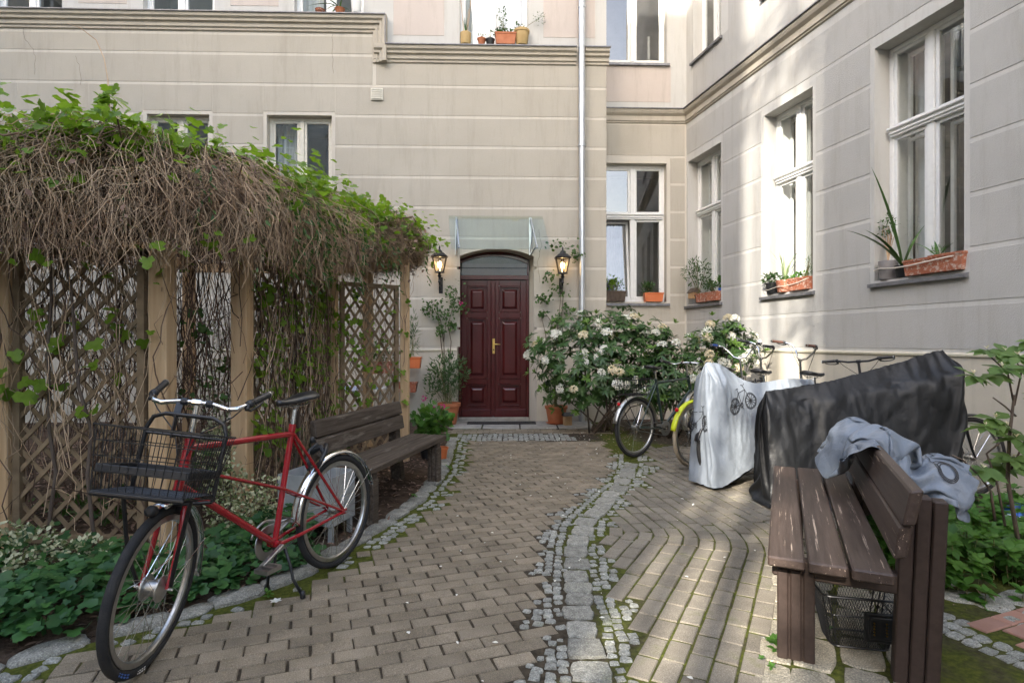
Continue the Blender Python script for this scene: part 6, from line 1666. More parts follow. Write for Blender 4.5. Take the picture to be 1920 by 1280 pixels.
# young rhododendron leaning over the bed
yr = thing('young_rhododendron', 'young broad-leaved rhododendron leaning in from the right edge', 'shrub', (3.0, 3.35, 0))
def limb(t, pts, r0, r1, mat='bark', name='branch'):
    n = len(pts); r0 *= .6; r1 *= .6; MB().tube(pts, [r0+(r1-r0)*k/(n-1) for k in range(n)], 7).build(name, MT[mat], t, smooth=True, world=True)
D = 3.35
limb(yr, [Vector((3.02, D, 0)), PX(1890, 900, D), PX(1893, 820, D), PX(1902, 740, D)], .022, .012)
limb(yr, [PX(1885, 985, D), PX(1870, 905, D), PX(1850, 850, D), PX(1875, 830, 3.3)], .012, .008)
limb(yr, [PX(1866, 975, 3.2), PX(1858, 920, 3.2), PX(1838, 893, 3.2), PX(1806, 862, 3.2), PX(1786, 853, 3.2)], .013, .006)
limb(yr, [PX(1905, 780, D), PX(1885, 762, D), PX(1862, 745, D)], .010, .006)
limb(yr, [PX(1902, 760, D), PX(1890, 700, D), PX(1870, 680, D), PX(1850, 662, D)], .010, .005)
limb(yr, [PX(1902, 760, D), PX(1915, 700, D), PX(1905, 672, D)], .010, .005)
limb(yr, [PX(1896, 880, D), PX(1925, 820, D), PX(1960, 760, D)], .010, .006)
tips = [PX(1850, 657, D), PX(1826, 704, 3.25), PX(1862, 702, 3.4), PX(1886, 660, 3.45), PX(1908, 668, 3.3), PX(1880, 690, 3.2), PX(1868, 785, 3.3), PX(1848, 800, 3.25), PX(1890, 800, 3.4), PX(1906, 822, 3.3), PX(1900, 860, 3.3), PX(1880, 870, 3.4), PX(1845, 880, 3.2), PX(1925, 690, 3.3), PX(1935, 640, 3.4), PX(1950, 740, 3.3), PX(1960, 700, 3.4), PX(1955, 830, 3.3)]
rosettes('foliage', [list(p) for p in tips], np.tile([0, -.25, 1.], (len(tips), 1))+.3*rsph(len(tips)), 9, .11, 'ovate', MT['lv_tree'], yr, .55, .2)
for p in tips: rosettes('bud', [list(p+Vector((0, 0, .01)))], np.array([[0, 0, 1.]]), 5, .03, 'long', MT['petal_c'], yr, -.3, 1.2)

# ---- flowering rhododendrons
fl_me = {}
def truss_mesh(kind):
    if kind in fl_me: return fl_me[kind]
    k = 13; d = []
    for i in range(k):
        z = 1-(i+.5)/k*1.05; r = math.sqrt(max(0, 1-z*z)); a = i*2.399; d.append((r*math.cos(a), r*math.sin(a), z))
    d = np.array(d); tv = []; tf = []; rn = []
    for v in d:
        n_ = unit(v); a = unit(np.cross(n_, [.3, .5, .8])); b = np.cross(n_, a)
        for q in range(5):
            if R.random() < .15: continue
            t_ = 2*PI*q/5; e = a*math.cos(t_)+b*math.sin(t_); s_ = -a*math.sin(t_)+b*math.cos(t_); o = n_*.045; j = len(tv)
            tv += [tuple(o), tuple(o+n_*.012+e*.014+s_*.012), tuple(o+n_*.018+e*.034+s_*.006), tuple(o+n_*.018+e*.034-s_*.006), tuple(o+n_*.012+e*.014-s_*.012)]
            tf += [(j, j+1, j+2), (j, j+2, j+3), (j, j+3, j+4)]; rn += [R.random()]*5
    o = npmesh('blossom', tv, tf, MT['petal' if kind == 'w' else 'petal_c'], None, rn); fl_me[kind] = o.data; bpy.data.objects.remove(o); return fl_me[kind]
def rhodo(label, C, S_, n, nfl, base, stems, yd, flow=None):
    t = thing('flowering_rhododendron', label, 'shrub', base, group='white flowering rhododendrons')
    u = rsph(n); u[:, 2] = np.where(u[:, 2] < -.85, -u[:, 2]*.5, u[:, 2]); rad = rng.uniform(.55, 1.0, n)**.6
    bump_ = np.array([1+.28*noise.noise(Vector(v*2.2)+Vector((yd, 0, 0))) for v in u])
    pos = np.array(C)+u*np.array(S_)*(rad*bump_)[:, None]; pos[:, 2] = np.maximum(pos[:, 2], .12)
    N = u+np.array([0, -.15, .7])
    new = rng.random(n) < .16
    rosettes('foliage', pos[~new], N[~new], 9, .125, 'long', MT['lv_rh'], t, .35, .15)
    rosettes('young_foliage', pos[new]+u[new]*.05, N[new], 8, .10, 'long', MT['lv_rhn'], t, -.1, .7)
    for k in range(stems):
        i = R.randrange(n); e = Vector(pos[i]); b = Vector(base)+Vector((R.uniform(-.25, .25), R.uniform(-.15, .15), 0)); m1 = b.lerp(e, .35)+Vector((R.uniform(-.12, .12), R.uniform(-.1, .1), -.02)); m2 = b.lerp(e, .7)+Vector((R.uniform(-.08, .08), R.uniform(-.08, .08), .04))
        MB().tube([b, m1, m2, e], [.018, .013, .009, .005], 6).build('branch', MT['bark'], t, smooth=True, world=True)
    c_ = 0; i = 0
    order = list(range(n)); R.shuffle(order)
    for i in order:
        if c_ >= nfl: break
        if rad[i] < .80 or u[i][1] > .35: continue
        o = bpy.data.objects.new('blossom', truss_mesh('w' if R.random() < .68 else 'c')); COL.objects.link(o); o.parent = t
        nd = Vector(unit(N[i])); m = Matrix.Translation(Vector(pos[i]+unit(N[i])*.035)) @ nd.to_track_quat('Z', 'Y').to_matrix().to_4x4() @ Matrix.Rotation(R.random()*6, 4, 'Z') @ Matrix.Diagonal((R.uniform(.85, 1.35), R.uniform(.85, 1.35), R.uniform(.7, 1.15), 1))
        o.matrix_basis = wm(t).inverted() @ m; c_ += 1
    return t
rhodo('big rhododendron bush covered in white blossom right of the door', (1.42, 8.7, 1.08), (1.15, .55, .86), 600, 40, (1.4, 8.85, 0), 18, 1.0)
rhodo('low rhododendron with few white blossoms filling the gap behind the green bicycle', (2.35, 8.3, .85), (.55, .4, .6), 190, 12, (2.3, 8.4, 0), 10, 9.0)
rhodo('smaller white rhododendron rising behind the parked bicycles', (3.0, 8.1, 1.28), (.55, .35, .42), 150, 20, (3.0, 8.25, 0), 12, 5.0)

# ---- pots
def pot(name, label, loc, r0, r1, h, mat, rim=True, flutes=0, group='flower pots', saucer=False, soil=True, rot=0.0):
    t = thing(name, label, 'flower pot', loc, rot, group=group)
    pr = [(r0*.96, 0), (r0, .006), (r1, h*.84 if rim else h)]
    if rim: pr += [(r1*1.09, h*.85), (r1*1.12, h), (r1*1.02, h)]
    else: pr += [(r1*.95, h)]
    pr += [(r1*.93, h-.02), (r1*.90, h-.035)]
    rf = (lambda a, z: 1+.03*(abs((a*flutes/(2*PI)) % 1-.5)*2-.5) if z < h*.8 else 1) if flutes else None
    MB().lathe(pr, 48 if flutes else 26, rfun=rf).build('pot_body', mat, t, smooth='auto')
    if soil: MB().lathe([(.001, h-.03), (r1*.92, h-.034)], 20, cap=False).build('earth', MT['soil'], t)
    if saucer: MB().lathe([(r0*1.05, 0), (r0*1.32, .018), (r0*1.28, .018), (r0*1.0, .004)], 26).build('saucer', mat, t, smooth='auto')
    return t
def trough(label, loc, ang, L, W_, h, mat, group='flower boxes on the sills', name='planter_box', band=False):
    t = thing(name, label, 'planter', loc, ang, group=group); a, b = .88, 1.0
    mb = MB(); q = lambda f, z, e=0: [(-L/2*f-e, -W_/2*f-e, z), (L/2*f+e, -W_/2*f-e, z), (L/2*f+e, W_/2*f+e, z), (-L/2*f-e, W_/2*f+e, z)]
    rings = [q(a, 0), q(.985, h*.84), q(.985, h*.84, .006), q(b, h, .008), q(b*.95, h, 0), q(b*.93, h-.03)]
    vs = [p for r in rings for p in r]; fs = [(3, 2, 1, 0)] + [(i*4+j, i*4+(j+1) % 4, i*4+4+(j+1) % 4, i*4+4+j) for i in range(len(rings)-1) for j in range(4)]
    mb.add(vs, fs).build('box_body', mat, t, bevel=.004)
    MB().add([Vector(p)+Vector((0, 0, .004)) for p in rings[-1]], [(0, 1, 2, 3)]).build('earth', MT['soil'], t)
    return t
def plant(t, C, S_, n, size, kind, mat, stems=4, base_z=0.0, up=.3, name='foliage', stem='stem'):
    """leafy growth of one pot, in the pot's own space"""
    u = rsph(n)*(rng.random(n)**.45)[:, None]; pos = np.array(C)+u*np.array(S_)
    ax = u*.7+.6*rsph(n)+np.array([0, 0, up]); uu = rsph(n)*.6+np.array([0, -.3, .8])
    m = np.array(wm(t)); pw = pos @ m[:3, :3].T + m[:3, 3]
    leaves(name, pw, ax @ m[:3, :3].T, uu, rng.uniform(.6, 1.2, n)*size, kind, mat, t)
    for k in range(stems):
        e = Vector(C)+Vector((R.uniform(-.7, .7)*S_[0], R.uniform(-.7, .7)*S_[1], R.uniform(-.3, .8)*S_[2])); b = Vector((C[0]*.3+R.uniform(-.03, .03), C[1]*.3, base_z))
        MB().tube([b, b.lerp(e, .5)+Vector((R.uniform(-.02, .02), R.uniform(-.02, .02), .02)), e], [.006, .005, .003], 5).build('stem', MT[stem], t)
def blades(t, base, n, L, w_, mat, spread=.5, name='blade', lean=None, droop=.5):
    """arching strap leaves, each a part"""
    for k in range(n):
        a = R.uniform(0, 2*PI) if lean is None else lean[k][0]; sp = R.uniform(.2, 1)*spread if lean is None else lean[k][1]; l_ = L*R.uniform(.6, 1.1) if lean is None else lean[k][2]
        vs = []; d = Vector((math.cos(a), math.sin(a), 0)); sd = Vector((-d.y, d.x, 0)); m = 7
        for i in range(m+1):
            f = i/m; ww = w_*(.55+1.2*f-1.7*f*f if f < .999 else .02); hor = sp*l_*f*(1+droop*f); z = l_*f*(1-.30*droop*sp*f*2)
            p = Vector(base)+d*hor*.6+Vector((0, 0, z)); vs += [p-sd*ww, p+d*ww*.25, p+sd*ww]
        mb = MB().add(vs, [(3*i+j, 3*i+j+1, 3*i+4+j, 3*i+3+j) for i in range(m) for j in (0, 1)])
        mb.build(name, mat, t, smooth=True)
MT['strap'] = mk('strap_leaf', (.04, .105, .018), (.07, .16, .03), rough=.4, ns=8)
MT['strap_p'] = mk('pale_strap_leaf', (.16, .22, .10), (.24, .30, .15), rough=.5, ns=8)

# beside the door
p = pot('flower_pot', 'fluted terracotta pot with oleander left of the door', FA.W(FA.at(842, 780, -.36)[0], -.36, .012), .115, .175, .36, MT['terra'], flutes=28)
plant(p, (-.02, .05, .85), (.36, .22, .34), 620, .085, 'long', MT['lv_pot'], 7, .33, .4)
plant(p, (-.22, .0, .62), (.2, .15, .25), 200, .075, 'long', MT['lv_pot'], 3, .33, .4)
plant(p, (.10, -.05, .55), (.13, .1, .2), 160, .06, 'thin', MT['lv_pot'], 4, .33, .7)
p = pot('flower_pot', 'plain terracotta pot with lily shoots right of the door', FA.W(FA.at(1043, 780, -.33)[0], -.33, .012), .135, .175, .30, MT['terra'], saucer=True)
plant(p, (0, .0, .55), (.19, .17, .30), 420, .10, 'thin', MT['lv_pot'], 8, .27, .6)
p = pot('flower_pot', 'pot of pink geraniums at the end of the left bench', (-.98, 6.75, -.01), .09, .12, .2, MT['blackpl'])
plant(p, (.04, -.02, .45), (.24, .2, .22), 230, .085, 'lobed', MT['lv_pach'], 9, .18, .2)
for dx, dy, dz in ((-.06, -.05, .73), (.17, -.12, .64), (.02, .08, .60)):
    n = 26; u = rsph(n); m = Vector((-.98+dx, 6.75+dy, dz))
    leaves('flower_head', np.array(m)+u*.018, u, rsph(n), .022, 'ovate', MT['petal_p'], p)
    MB().tube([(0, 0, .18), (dx*.6, dy*.6, .45), (dx, dy, dz)], .003, 5).build('flower_stalk', MT['stem'], p)
p = pot('flower_pot', 'small orange pot under the far end of the left bench', GR(826, 862), .065, .085, .15, MT['orange'], saucer=True)
# bird box of raw wood
t = thing('wooden_bird_box', 'small raw wood box with black roof on the ground right of the door', 'box', FA.W(FA.at(1064, 800, -.5)[0], -.5, .0), .3)
MB().b2((-.065, -.05, 0), (.065, .05, .17)).build('box_body', MT['wood'], t, bevel=.006)
MB().add([(-.085, -.07, .165), (.085, -.07, .165), (.085, .07, .165), (-.085, .07, .165), (-.085, 0, .225), (.085, 0, .225)], [(0, 1, 5, 4), (2, 3, 4, 5), (1, 2, 5), (3, 0, 4), (3, 2, 1, 0)]).build('roof', MT['blackpl'], t)
# climbing roses on both sides of the door
def climber(label, base, pts, blobs, n, size, stems):
    t = thing('climbing_rose', label, 'climbing plant', base, group='climbers beside the door')
    for ln in pts:
        P_ = [FA.W(FA.at(x, y, -.10)[0], -.10+R.uniform(-.03, .03), FA.at(x, y, -.10)[1]) for x, y in ln]
        MB().tube(P_, [.010-.006*k/(len(P_)-1) for k in range(len(P_))], 6).build('stem', MT['bark'], t, smooth=True, world=True)
    idx = rng.integers(0, len(blobs), n); B = np.array(blobs, float); x = B[idx, 0]+rng.normal(0, .5, n)*B[idx, 2]; y = B[idx, 1]+rng.normal(0, .5, n)*B[idx, 3]
    pos = []
    for a, b in zip(x, y):
        u_, z_ = FA.at(a, b, -.14); pos.append(list(FA.W(u_, -.14+R.uniform(-.09, .07), z_)))
    leaves('foliage', np.array(pos), rsph(n)+np.array([0, -.4, -.3]), rsph(n)*.6+np.array([0, -.8, .6]), rng.uniform(.6, 1.2, n)*size, 'ovate', MT['lv_ivy'], t)
    return t
t = climber('climbing rose with one pink bloom under the left lantern', FA.W(FA.at(835, 780, -.1)[0], -.1, 0), [[(836, 770), (834, 690), (832, 640), (838, 590), (850, 560)], [(838, 770), (842, 700), (846, 640), (840, 610), (848, 580), (858, 545)], [(834, 700), (824, 620), (820, 575), (806, 565)], [(832, 640), (826, 600), (815, 580)]],
            [(815, 572, 24, 14), (850, 550, 18, 22), (858, 575, 18, 16), (800, 580, 14, 9), (830, 590, 18, 12), (826, 618, 8, 10), (848, 610, 8, 8)], 420, .058, 4)
u_, z_ = FA.at(864, 568, -.2); n = 24; uu = rsph(n)
leaves('rose_bloom', np.array(FA.W(u_, -.2, z_))+uu*.02, uu, rsph(n), .03, 'ovate', MT['petal_p'], t)
climber('climbing rose framing the right lantern', FA.W(FA.at(1045, 780, -.1)[0], -.1, 0), [[(1042, 770), (1040, 690), (1044, 630), (1050, 570), (1052, 545)], [(1042, 760), (1046, 660), (1052, 610), (1056, 560), (1052, 470), (1070, 462)], [(1044, 640), (1032, 600), (1018, 580)], [(1034, 700), (1028, 660), (1022, 620), (1014, 590)]],
        [(1050, 462, 30, 12), (1085, 478, 14, 12), (1030, 515, 14, 12), (1045, 545, 22, 12), (1020, 560, 13, 8), (1060, 580, 12, 8), (1045, 600, 12, 10), (1050, 640, 10, 10), (1016, 588, 8, 5)], 330, .07, 4)
# terracotta boxes hung on the wall behind the lattice
def at_wall(px, py, d): u_, z_ = FA.at(px, py, d); return FA.W(u_, d, z_)
p = trough('orange planter with upright spiky plant on the wall behind the last post', at_wall(771, 690, -.3), FA.ang, .34, .18, .19, MT['orange'], 'flower boxes by the pergola')
plant(p, (0.04, 0, .55), (.07, .06, .42), 170, .10, 'thin', MT['lv_pot'], 3, .15, .5)
p = trough('terracotta planter seen through the lattice', at_wall(715, 700, -.5), FA.ang, .5, .2, .2, MT['terra_old'], 'flower boxes by the pergola'); plant(p, (0, 0, .35), (.25, .12, .18), 140, .07, 'ovate', MT['lv_ivy'], 4, .15)
p = trough('brown planter standing low behind the last post', at_wall(760, 735, -.3), FA.ang, .4, .18, .17, MT['terra_old'], 'flower boxes by the pergola')
t = thing('garden_table', 'low white table behind the lattice', 'table', (-2.6, 8.3, 0)); MB().b2((-.7, -.35, .68), (.7, .35, .71)).build('table_top', MT['whitepl'], t, bevel=.005)
for x in (-.62, .62):
    for y in (-.28, .28): MB().b2((x-.02, y-.02, 0), (x+.02, y+.02, .679)).build('leg', MT['whitepl'], t)
t = thing('table_cloth', 'blue and white cloth on the low table behind the lattice', 'cloth', (-2.3, 8.3, .712)); mb = MB(); n_ = 14
vs = [(-.35+.7*i/n_, -.36+.72*j/n_, .008+.012*math.sin(i*1.3)*math.cos(j*1.1)) for i in range(n_+1) for j in range(n_+1)]
mb.add(vs, [(i*(n_+1)+j, (i+1)*(n_+1)+j, (i+1)*(n_+1)+j+1, i*(n_+1)+j+1) for i in range(n_) for j in range(n_)]).build('cloth', mk('blue_cloth', (.25, .32, .55), (.6, .62, .7), rough=.9, ns=12), t, smooth=True)

# ---- door mat grating
t = thing('door_grating', 'black iron boot grating set in the step before the door', 'grating', FA.W(FA.at(940, 800)[0], -.28, .014), FA.ang)
L_, W_ = .58, .135; mb = MB()
for a, b in (((-L_, -W_, 0), (L_, -W_+.012, .012)), ((-L_, W_-.012, 0), (L_, W_, .012)), ((-L_, -W_+.012, 0), (-L_+.012, W_-.012, .012)), ((L_-.012, -W_+.012, 0), (L_, W_-.012, .012))): mb.b2(a, b)
mb.build('frame', MT['grate'], t)
MB().add([(-L_, -W_, .001), (L_, -W_, .001), (L_, W_, .001), (-L_, W_, .001)], [(0, 1, 2, 3)]).build('pit', MT['iron'], t)
for k in range(36): MB().b2((-L_+.02+k*.0318, -W_+.012, .003), (-L_+.026+k*.0318, W_-.012, .011)).build('bar', MT['grate'], t)

# ---- lanterns
bm_, bn, bl_, bp = nodes_of('lamp_bulb_glow'); bp.inputs['Base Color'].default_value = (1, .8, .5, 1); bp.inputs['Emission Color'].default_value = (1, .62, .25, 1); bp.inputs['Emission Strength'].default_value = 2.2; MT['bulb'] = bm_
MT['lglass'] = glass_mat('lantern_glass', .07, (.95, .93, .88))
def lantern(label, px, py):
    u_, z_ = FA.at(px, py, -.24); t = thing('wall_lantern', label, 'lantern', FA.W(u_, -.24, z_), FA.ang, group='lanterns beside the door')
    n = 6; hx = lambda r, z: [Vector((r*math.cos(2*PI*(k+.5)/n), r*math.sin(2*PI*(k+.5)/n), z)) for k in range(n)]
    rt_ = MB(); rings = [hx(.155, .135), hx(.16, .148), hx(.085, .205), hx(.06, .215), hx(.055, .235), hx(.02, .265), hx(.012, .285), hx(.018, .295), hx(.004, .335)]
    vs = [v for r in rings for v in r]; rt_.add(vs, [(i*n+j, i*n+(j+1) % n, i*n+n+(j+1) % n, i*n+n+j) for i in range(len(rings)-1) for j in range(n)] + [tuple(range(n-1, -1, -1))]); rt_.build('roof', MT['iron'], t)
    A_, B_ = hx(.135, .135), hx(.078, -.115); fr_ = MB()
    for k in range(n): fr_.tube([A_[k], B_[k]], .008, 6)
    fr_.tube(A_, .008, 6, closed=True); fr_.tube(B_, .010, 6, closed=True); fr_.tube([(a+b)/2 for a, b in zip(A_, B_)], .004, 5, closed=True) if False else None
    fr_.build('frame', MT['iron'], t)
    for k in range(n): MB().add([A_[k]*.985, A_[(k+1) % n]*.985, B_[(k+1) % n]*.985, B_[k]*.985], [(0, 1, 2, 3)]).build('pane', MT['lglass'], t)
    MB().lathe([(.09, -.128), (.085, -.115), (.03, -.115), (.02, -.16), (.035, -.175), (.03, -.19), (.018, -.21), (.018, -.27), (.03, -.285), (.0, -.31)], 12).build('base', MT['iron'], t, smooth='auto')
    MB().tube([(0, 0, -.25), (.0, .02, -.31), (0, .10, -.335), (0, .19, -.30), (0, .235, -.26)], [.014, .016, .016, .016, .018], 8).tube([(0, .19, -.30), (0, .16, -.38), (0, .20, -.42), (0, .235, -.40)], .010, 7).build('arm', MT['iron'], t, smooth=True)
    MB().b2((-.035, .222, -.46), (.035, .238, -.18)).build('wall_plate', MT['iron'], t, bevel=.006)
    MB().lathe([(.012, -.11), (.016, -.06), (.03, -.03), (.042, .01), (.034, .05), (.012, .07)], 14).build('bulb', MT['bulb'], t, smooth=True)
    pl = bpy.data.lights.new('lantern_light', 'POINT'); pl.energy = .22; pl.color = (1, .66, .33); pl.shadow_soft_size = .04
    lo = bpy.data.objects.new('lantern_light', pl); COL.objects.link(lo); lo.parent = t; lo.location = (0, -.0, .10)
lantern('lit black wall lantern left of the red door', 824, 497); lantern('lit black wall lantern right of the red door', 1055, 499)

# ---- pots on the window sills
def sill(w, f, win, d=.04):     # place on a sill: fraction along the window
    return w.W(win[0]+(win[1]-win[0])*f, d, win[2]+.006)
W1, W2, W3 = ops[0], ops[1], ops[2]
SA = RW.ang
# third window
p = pot('flower_pot', 'grey cylinder pot with dry branching plant on the nearest window sill', sill(RW, .13, W3, .05), .085, .10, .21, MT['greypl'], rim=False)
for k in range(9):
    a = R.uniform(0, 6); MB().tube([(0, 0, .19), (.02*math.cos(a), .02*math.sin(a), .34), (.06*math.cos(a), .06*math.sin(a), .5), (.05*math.cos(a+.5), .05*math.sin(a+.5), .62)], [.006, .005, .004, .002], 5).build('stem', MT['twig'], p)
plant(p, (0, 0, .60), (.10, .09, .14), 130, .035, 'ovate', MT['lv_pot'], 0)
p = pot('flower_pot', 'black pot with tall strap-leaved plant on the nearest window sill', sill(RW, .32, W3, .04), .06, .075, .13, MT['blackpl'])
blades(p, (0, 0, .12), 6, .8, .034, MT['strap'], lean=[(PI, .32, 1.22), (PI*.95, .28, .55), (PI*1.05, .95, .55), (PI, 1.15, .62), (0, .5, .55), (-.6, .3, .35)], droop=.5)
plant(p, (.03, -.03, .15), (.06, .05, .04), 40, .04, 'ovate', MT['lv_rhn'], 0)
trough('first weathered terracotta planter on the nearest window sill', sill(RW, .56, W3, .03), SA, .34, .17, .17, MT['terra_old'])
p = trough('white-stained terracotta planter at the near end of the nearest window sill', sill(RW, .86, W3, .03), SA, .36, .18, .18, MT['terra_old'])
plant(p, (-.15, 0, .21), (.07, .06, .06), 60, .06, 'thin', MT['lv_pach'], 2, .15, .6)
blades(p, (-.15, 0, .15), 3, .35, .022, MT['strap'], lean=[(PI, 1.2, .38), (.4, .8, .2), (PI*.8, .6, .25)])
t = thing('cord', 'pale cord tied round the pots on the nearest window sill', 'cord', sill(RW, .5, W3, 0))
Pc = [sill(RW, f, W3, d)+Vector((0, 0, h_)) for f, d, h_ in ((.02, -.03, .115), (.13, -.062, .12), (.3, -.055, .105), (.5, -.075, .105), (.7, -.078, .12), (.9, -.08, .135), (.995, -.02, .15))]
MB().tube(Pc, .008, 6).build('cord', MT['rope'], t, smooth=True, world=True)
# second window
p = pot('flower_pot', 'black pot with leafy plant on the middle window sill', sill(RW, .15, W2, .03), .075, .095, .16, MT['blackpl']); plant(p, (-.02, -.02, .22), (.14, .1, .08), 120, .055, 'ovate', MT['lv_pot'], 4, .14)
p = pot('flower_pot', 'mottled terracotta pot with tall grass on the middle window sill', sill(RW, .42, W2, .03), .10, .125, .17, MT['terra_old'], rim=False)
blades(p, (0, 0, .16), 22, .62, .008, MT['strap_p'], spread=.75, droop=.9); plant(p, (.04, 0, .19), (.12, .08, .04), 70, .045, 'ovate', MT['lv_pach'], 0)
MB().tube([(0, 0, .16), (-.05, 0, .5), (-.08, 0, .8), (-.12, 0, .95)], .003, 5).build('stalk', MT['stem'], p)
p = trough('terracotta planter with herbs at the near end of the middle window sill', sill(RW, .78, W2, .03), SA, .40, .17, .17, MT['terra_old']); plant(p, (-.06, 0, .20), (.16, .07, .05), 110, .045, 'ovate', MT['lv_pach'], 3, .14); plant(p, (.12, 0, .30), (.07, .06, .16), 80, .06, 'thin', MT['lv_pot'], 4, .14, .6)
t = thing('cord', 'pale cord tied round the pots on the middle window sill', 'cord', sill(RW, .5, W2, 0))
MB().tube([sill(RW, f, W2, d)+Vector((0, 0, h_)) for f, d, h_ in ((.03, -.04, .06), (.2, -.08, .05), (.42, -.105, .075), (.62, -.065, .08), (.8, -.065, .10), (.985, -.05, .145))], .005, 6).build('cord', MT['rope'], t, smooth=True, world=True)
# first window
t = thing('bird_house', 'little wooden bird house on the window sill next to the corner', 'bird house', sill(RW, .20, W1, .0)+Vector((0, 0, .09)), SA)
MB().b2((-.09, -.07, 0), (.09, .07, .12)).build('house_wall', MT['wood'], t, bevel=.004)
MB().add([(-.12, -.09, .11), (.12, -.09, .11), (.12, .09, .11), (-.12, .09, .11), (-.12, 0, .20), (.12, 0, .20)], [(0, 1, 5, 4), (2, 3, 4, 5), (1, 2, 5), (3, 0, 4), (3, 2, 1, 0)]).build('roof', MT['bark'], t)
p = pot('flower_pot', 'black pot with bushy olive plant on the sill next to the corner', sill(RW, .30, W1, .06), .08, .10, .15, MT['blackpl']); plant(p, (-.06, -.03, .55), (.28, .16, .26), 330, .075, 'long', MT['lv_pot'], 7, .13, .3)
trough('first brown planter on the sill next to the corner', sill(RW, .52, W1, .0), SA, .34, .16, .16, MT['terra_old'])
p = trough('second brown planter with flowers on the sill next to the corner', sill(RW, .84, W1, .0), SA, .34, .16, .16, MT['terra_old']); plant(p, (-.15, 0, .27), (.18, .09, .12), 200, .05, 'ovate', MT['lv_pot'], 6, .13)
p = pot('flower_pot', 'blue pot with green plant on the sill next to the corner', sill(RW, .90, W1, .10)+Vector((0, 0, .0)), .06, .075, .22, MT['bluepl'], rim=False); plant(p, (0, 0, .32), (.10, .09, .12), 110, .065, 'ovate', MT['lv_pach'], 3, .2)
# recessed window
p = trough('bright orange planter on the sill of the recessed window', sill(RA, .80, rw_lo, .03), RA.ang, .36, .17, .17, MT['orange']); plant(p, (-.10, .02, .26), (.17, .06, .10), 90, .10, 'long', MT['lv_rh'], 4, .14)
p = trough('brown planter with spider plant on the sill of the recessed window', sill(RA, .20, rw_lo, .03), RA.ang, .42, .18, .20, MT['bark']); blades(p, (-.05, 0, .18), 16, .42, .012, MT['strap_p'], spread=.9, droop=1.2); plant(p, (.12, 0, .3), (.1, .06, .14), 70, .04, 'ovate', MT['lv_ivy'], 4, .17); plant(p, (-.06, .0, .36), (.12, .08, .12), 60, .08, 'ovate', MT['lv_vine'], 3, .17)
# cornice of the stair block
def ledge(px, d=-.07): u_ = FA.at(px, 88, d)[0]; return FA.W(u_, d, zcR+.002)
p = pot('flower_pot', 'pale ribbed pot with sticks on the ledge of the upper window', ledge(873), .085, .095, .20, MT['ochre'], rim=False, flutes=16, group='pots on the upper ledge'); blades(p, (0, 0, .18), 7, .3, .012, MT['strap'], spread=.4)
for dx, h_ in ((-.09, .85), (.05, .62), (.10, .88)): MB().tube([(dx*.3, 0, .17), (dx, 0, h_)], .005, 5).build('stick', MT['wood'], p)
p = pot('flower_pot', 'tiny terracotta pot on the upper ledge', ledge(903), .05, .07, .11, MT['terra'], group='pots on the upper ledge'); plant(p, (0, 0, .15), (.08, .05, .06), 30, .03, 'ovate', MT['lv_pot'], 3, .1)
p = pot('flower_pot', 'small black pot on the upper ledge', ledge(919), .06, .075, .10, MT['blackpl'], group='pots on the upper ledge'); plant(p, (0, 0, .18), (.05, .05, .12), 25, .03, 'thin', MT['lv_pot'], 3, .1)
p = trough('terracotta trough with ivy on the upper ledge', ledge(948, -.06), FA.ang, .36, .18, .20, MT['terra'], 'pots on the upper ledge'); plant(p, (-.04, 0, .22), (.22, .09, .07), 170, .05, 'ovate', MT['lv_ivy'], 3, .15); plant(p, (-.06, 0, .45), (.10, .06, .22), 70, .045, 'ovate', MT['lv_rh'], 3, .15)
p = pot('flower_pot', 'tall ochre pot with a thin leafy twig on the upper ledge', ledge(978), .095, .125, .26, MT['ochre'], group='pots on the upper ledge')
MB().tube([(0, 0, .24), (.12, 0, .36), (.28, 0, .46), (.42, 0, .56)], [.004, .004, .003, .002], 5).build('twig', MT['stem'], p); plant(p, (.30, -.01, .46), (.14, .05, .12), 60, .03, 'ovate', MT['lv_rh'], 0); plant(p, (-.05, -.01, .32), (.09, .06, .07), 40, .05, 'ovate', MT['lv_pot'], 2, .2)
def ledgeL(px, d=-.07): u_ = FA.at(px, 30, d)[0]; return FA.W(u_, d, zcL+.002)
pot('flower_pot', 'shallow brown bowl on the left upper ledge', ledgeL(600), .06, .085, .06, MT['terra_old'], rim=False, group='pots on the upper ledge')
p = pot('flower_pot', 'small terracotta pot with hanging agave on the left upper ledge', ledgeL(637), .06, .08, .08, MT['terra'], group='pots on the upper ledge'); blades(p, (0, 0, .07), 9, .34, .02, MT['strap'], spread=1.3, droop=1.6)
p = pot('flower_pot', 'white pot with herbs on the left upper ledge', ledgeL(668), .075, .09, .22, MT['whitepl'], rim=False, group='pots on the upper ledge'); plant(p, (0, 0, .27), (.10, .08, .08), 90, .03, 'ovate', MT['lv_pot'], 3, .2)

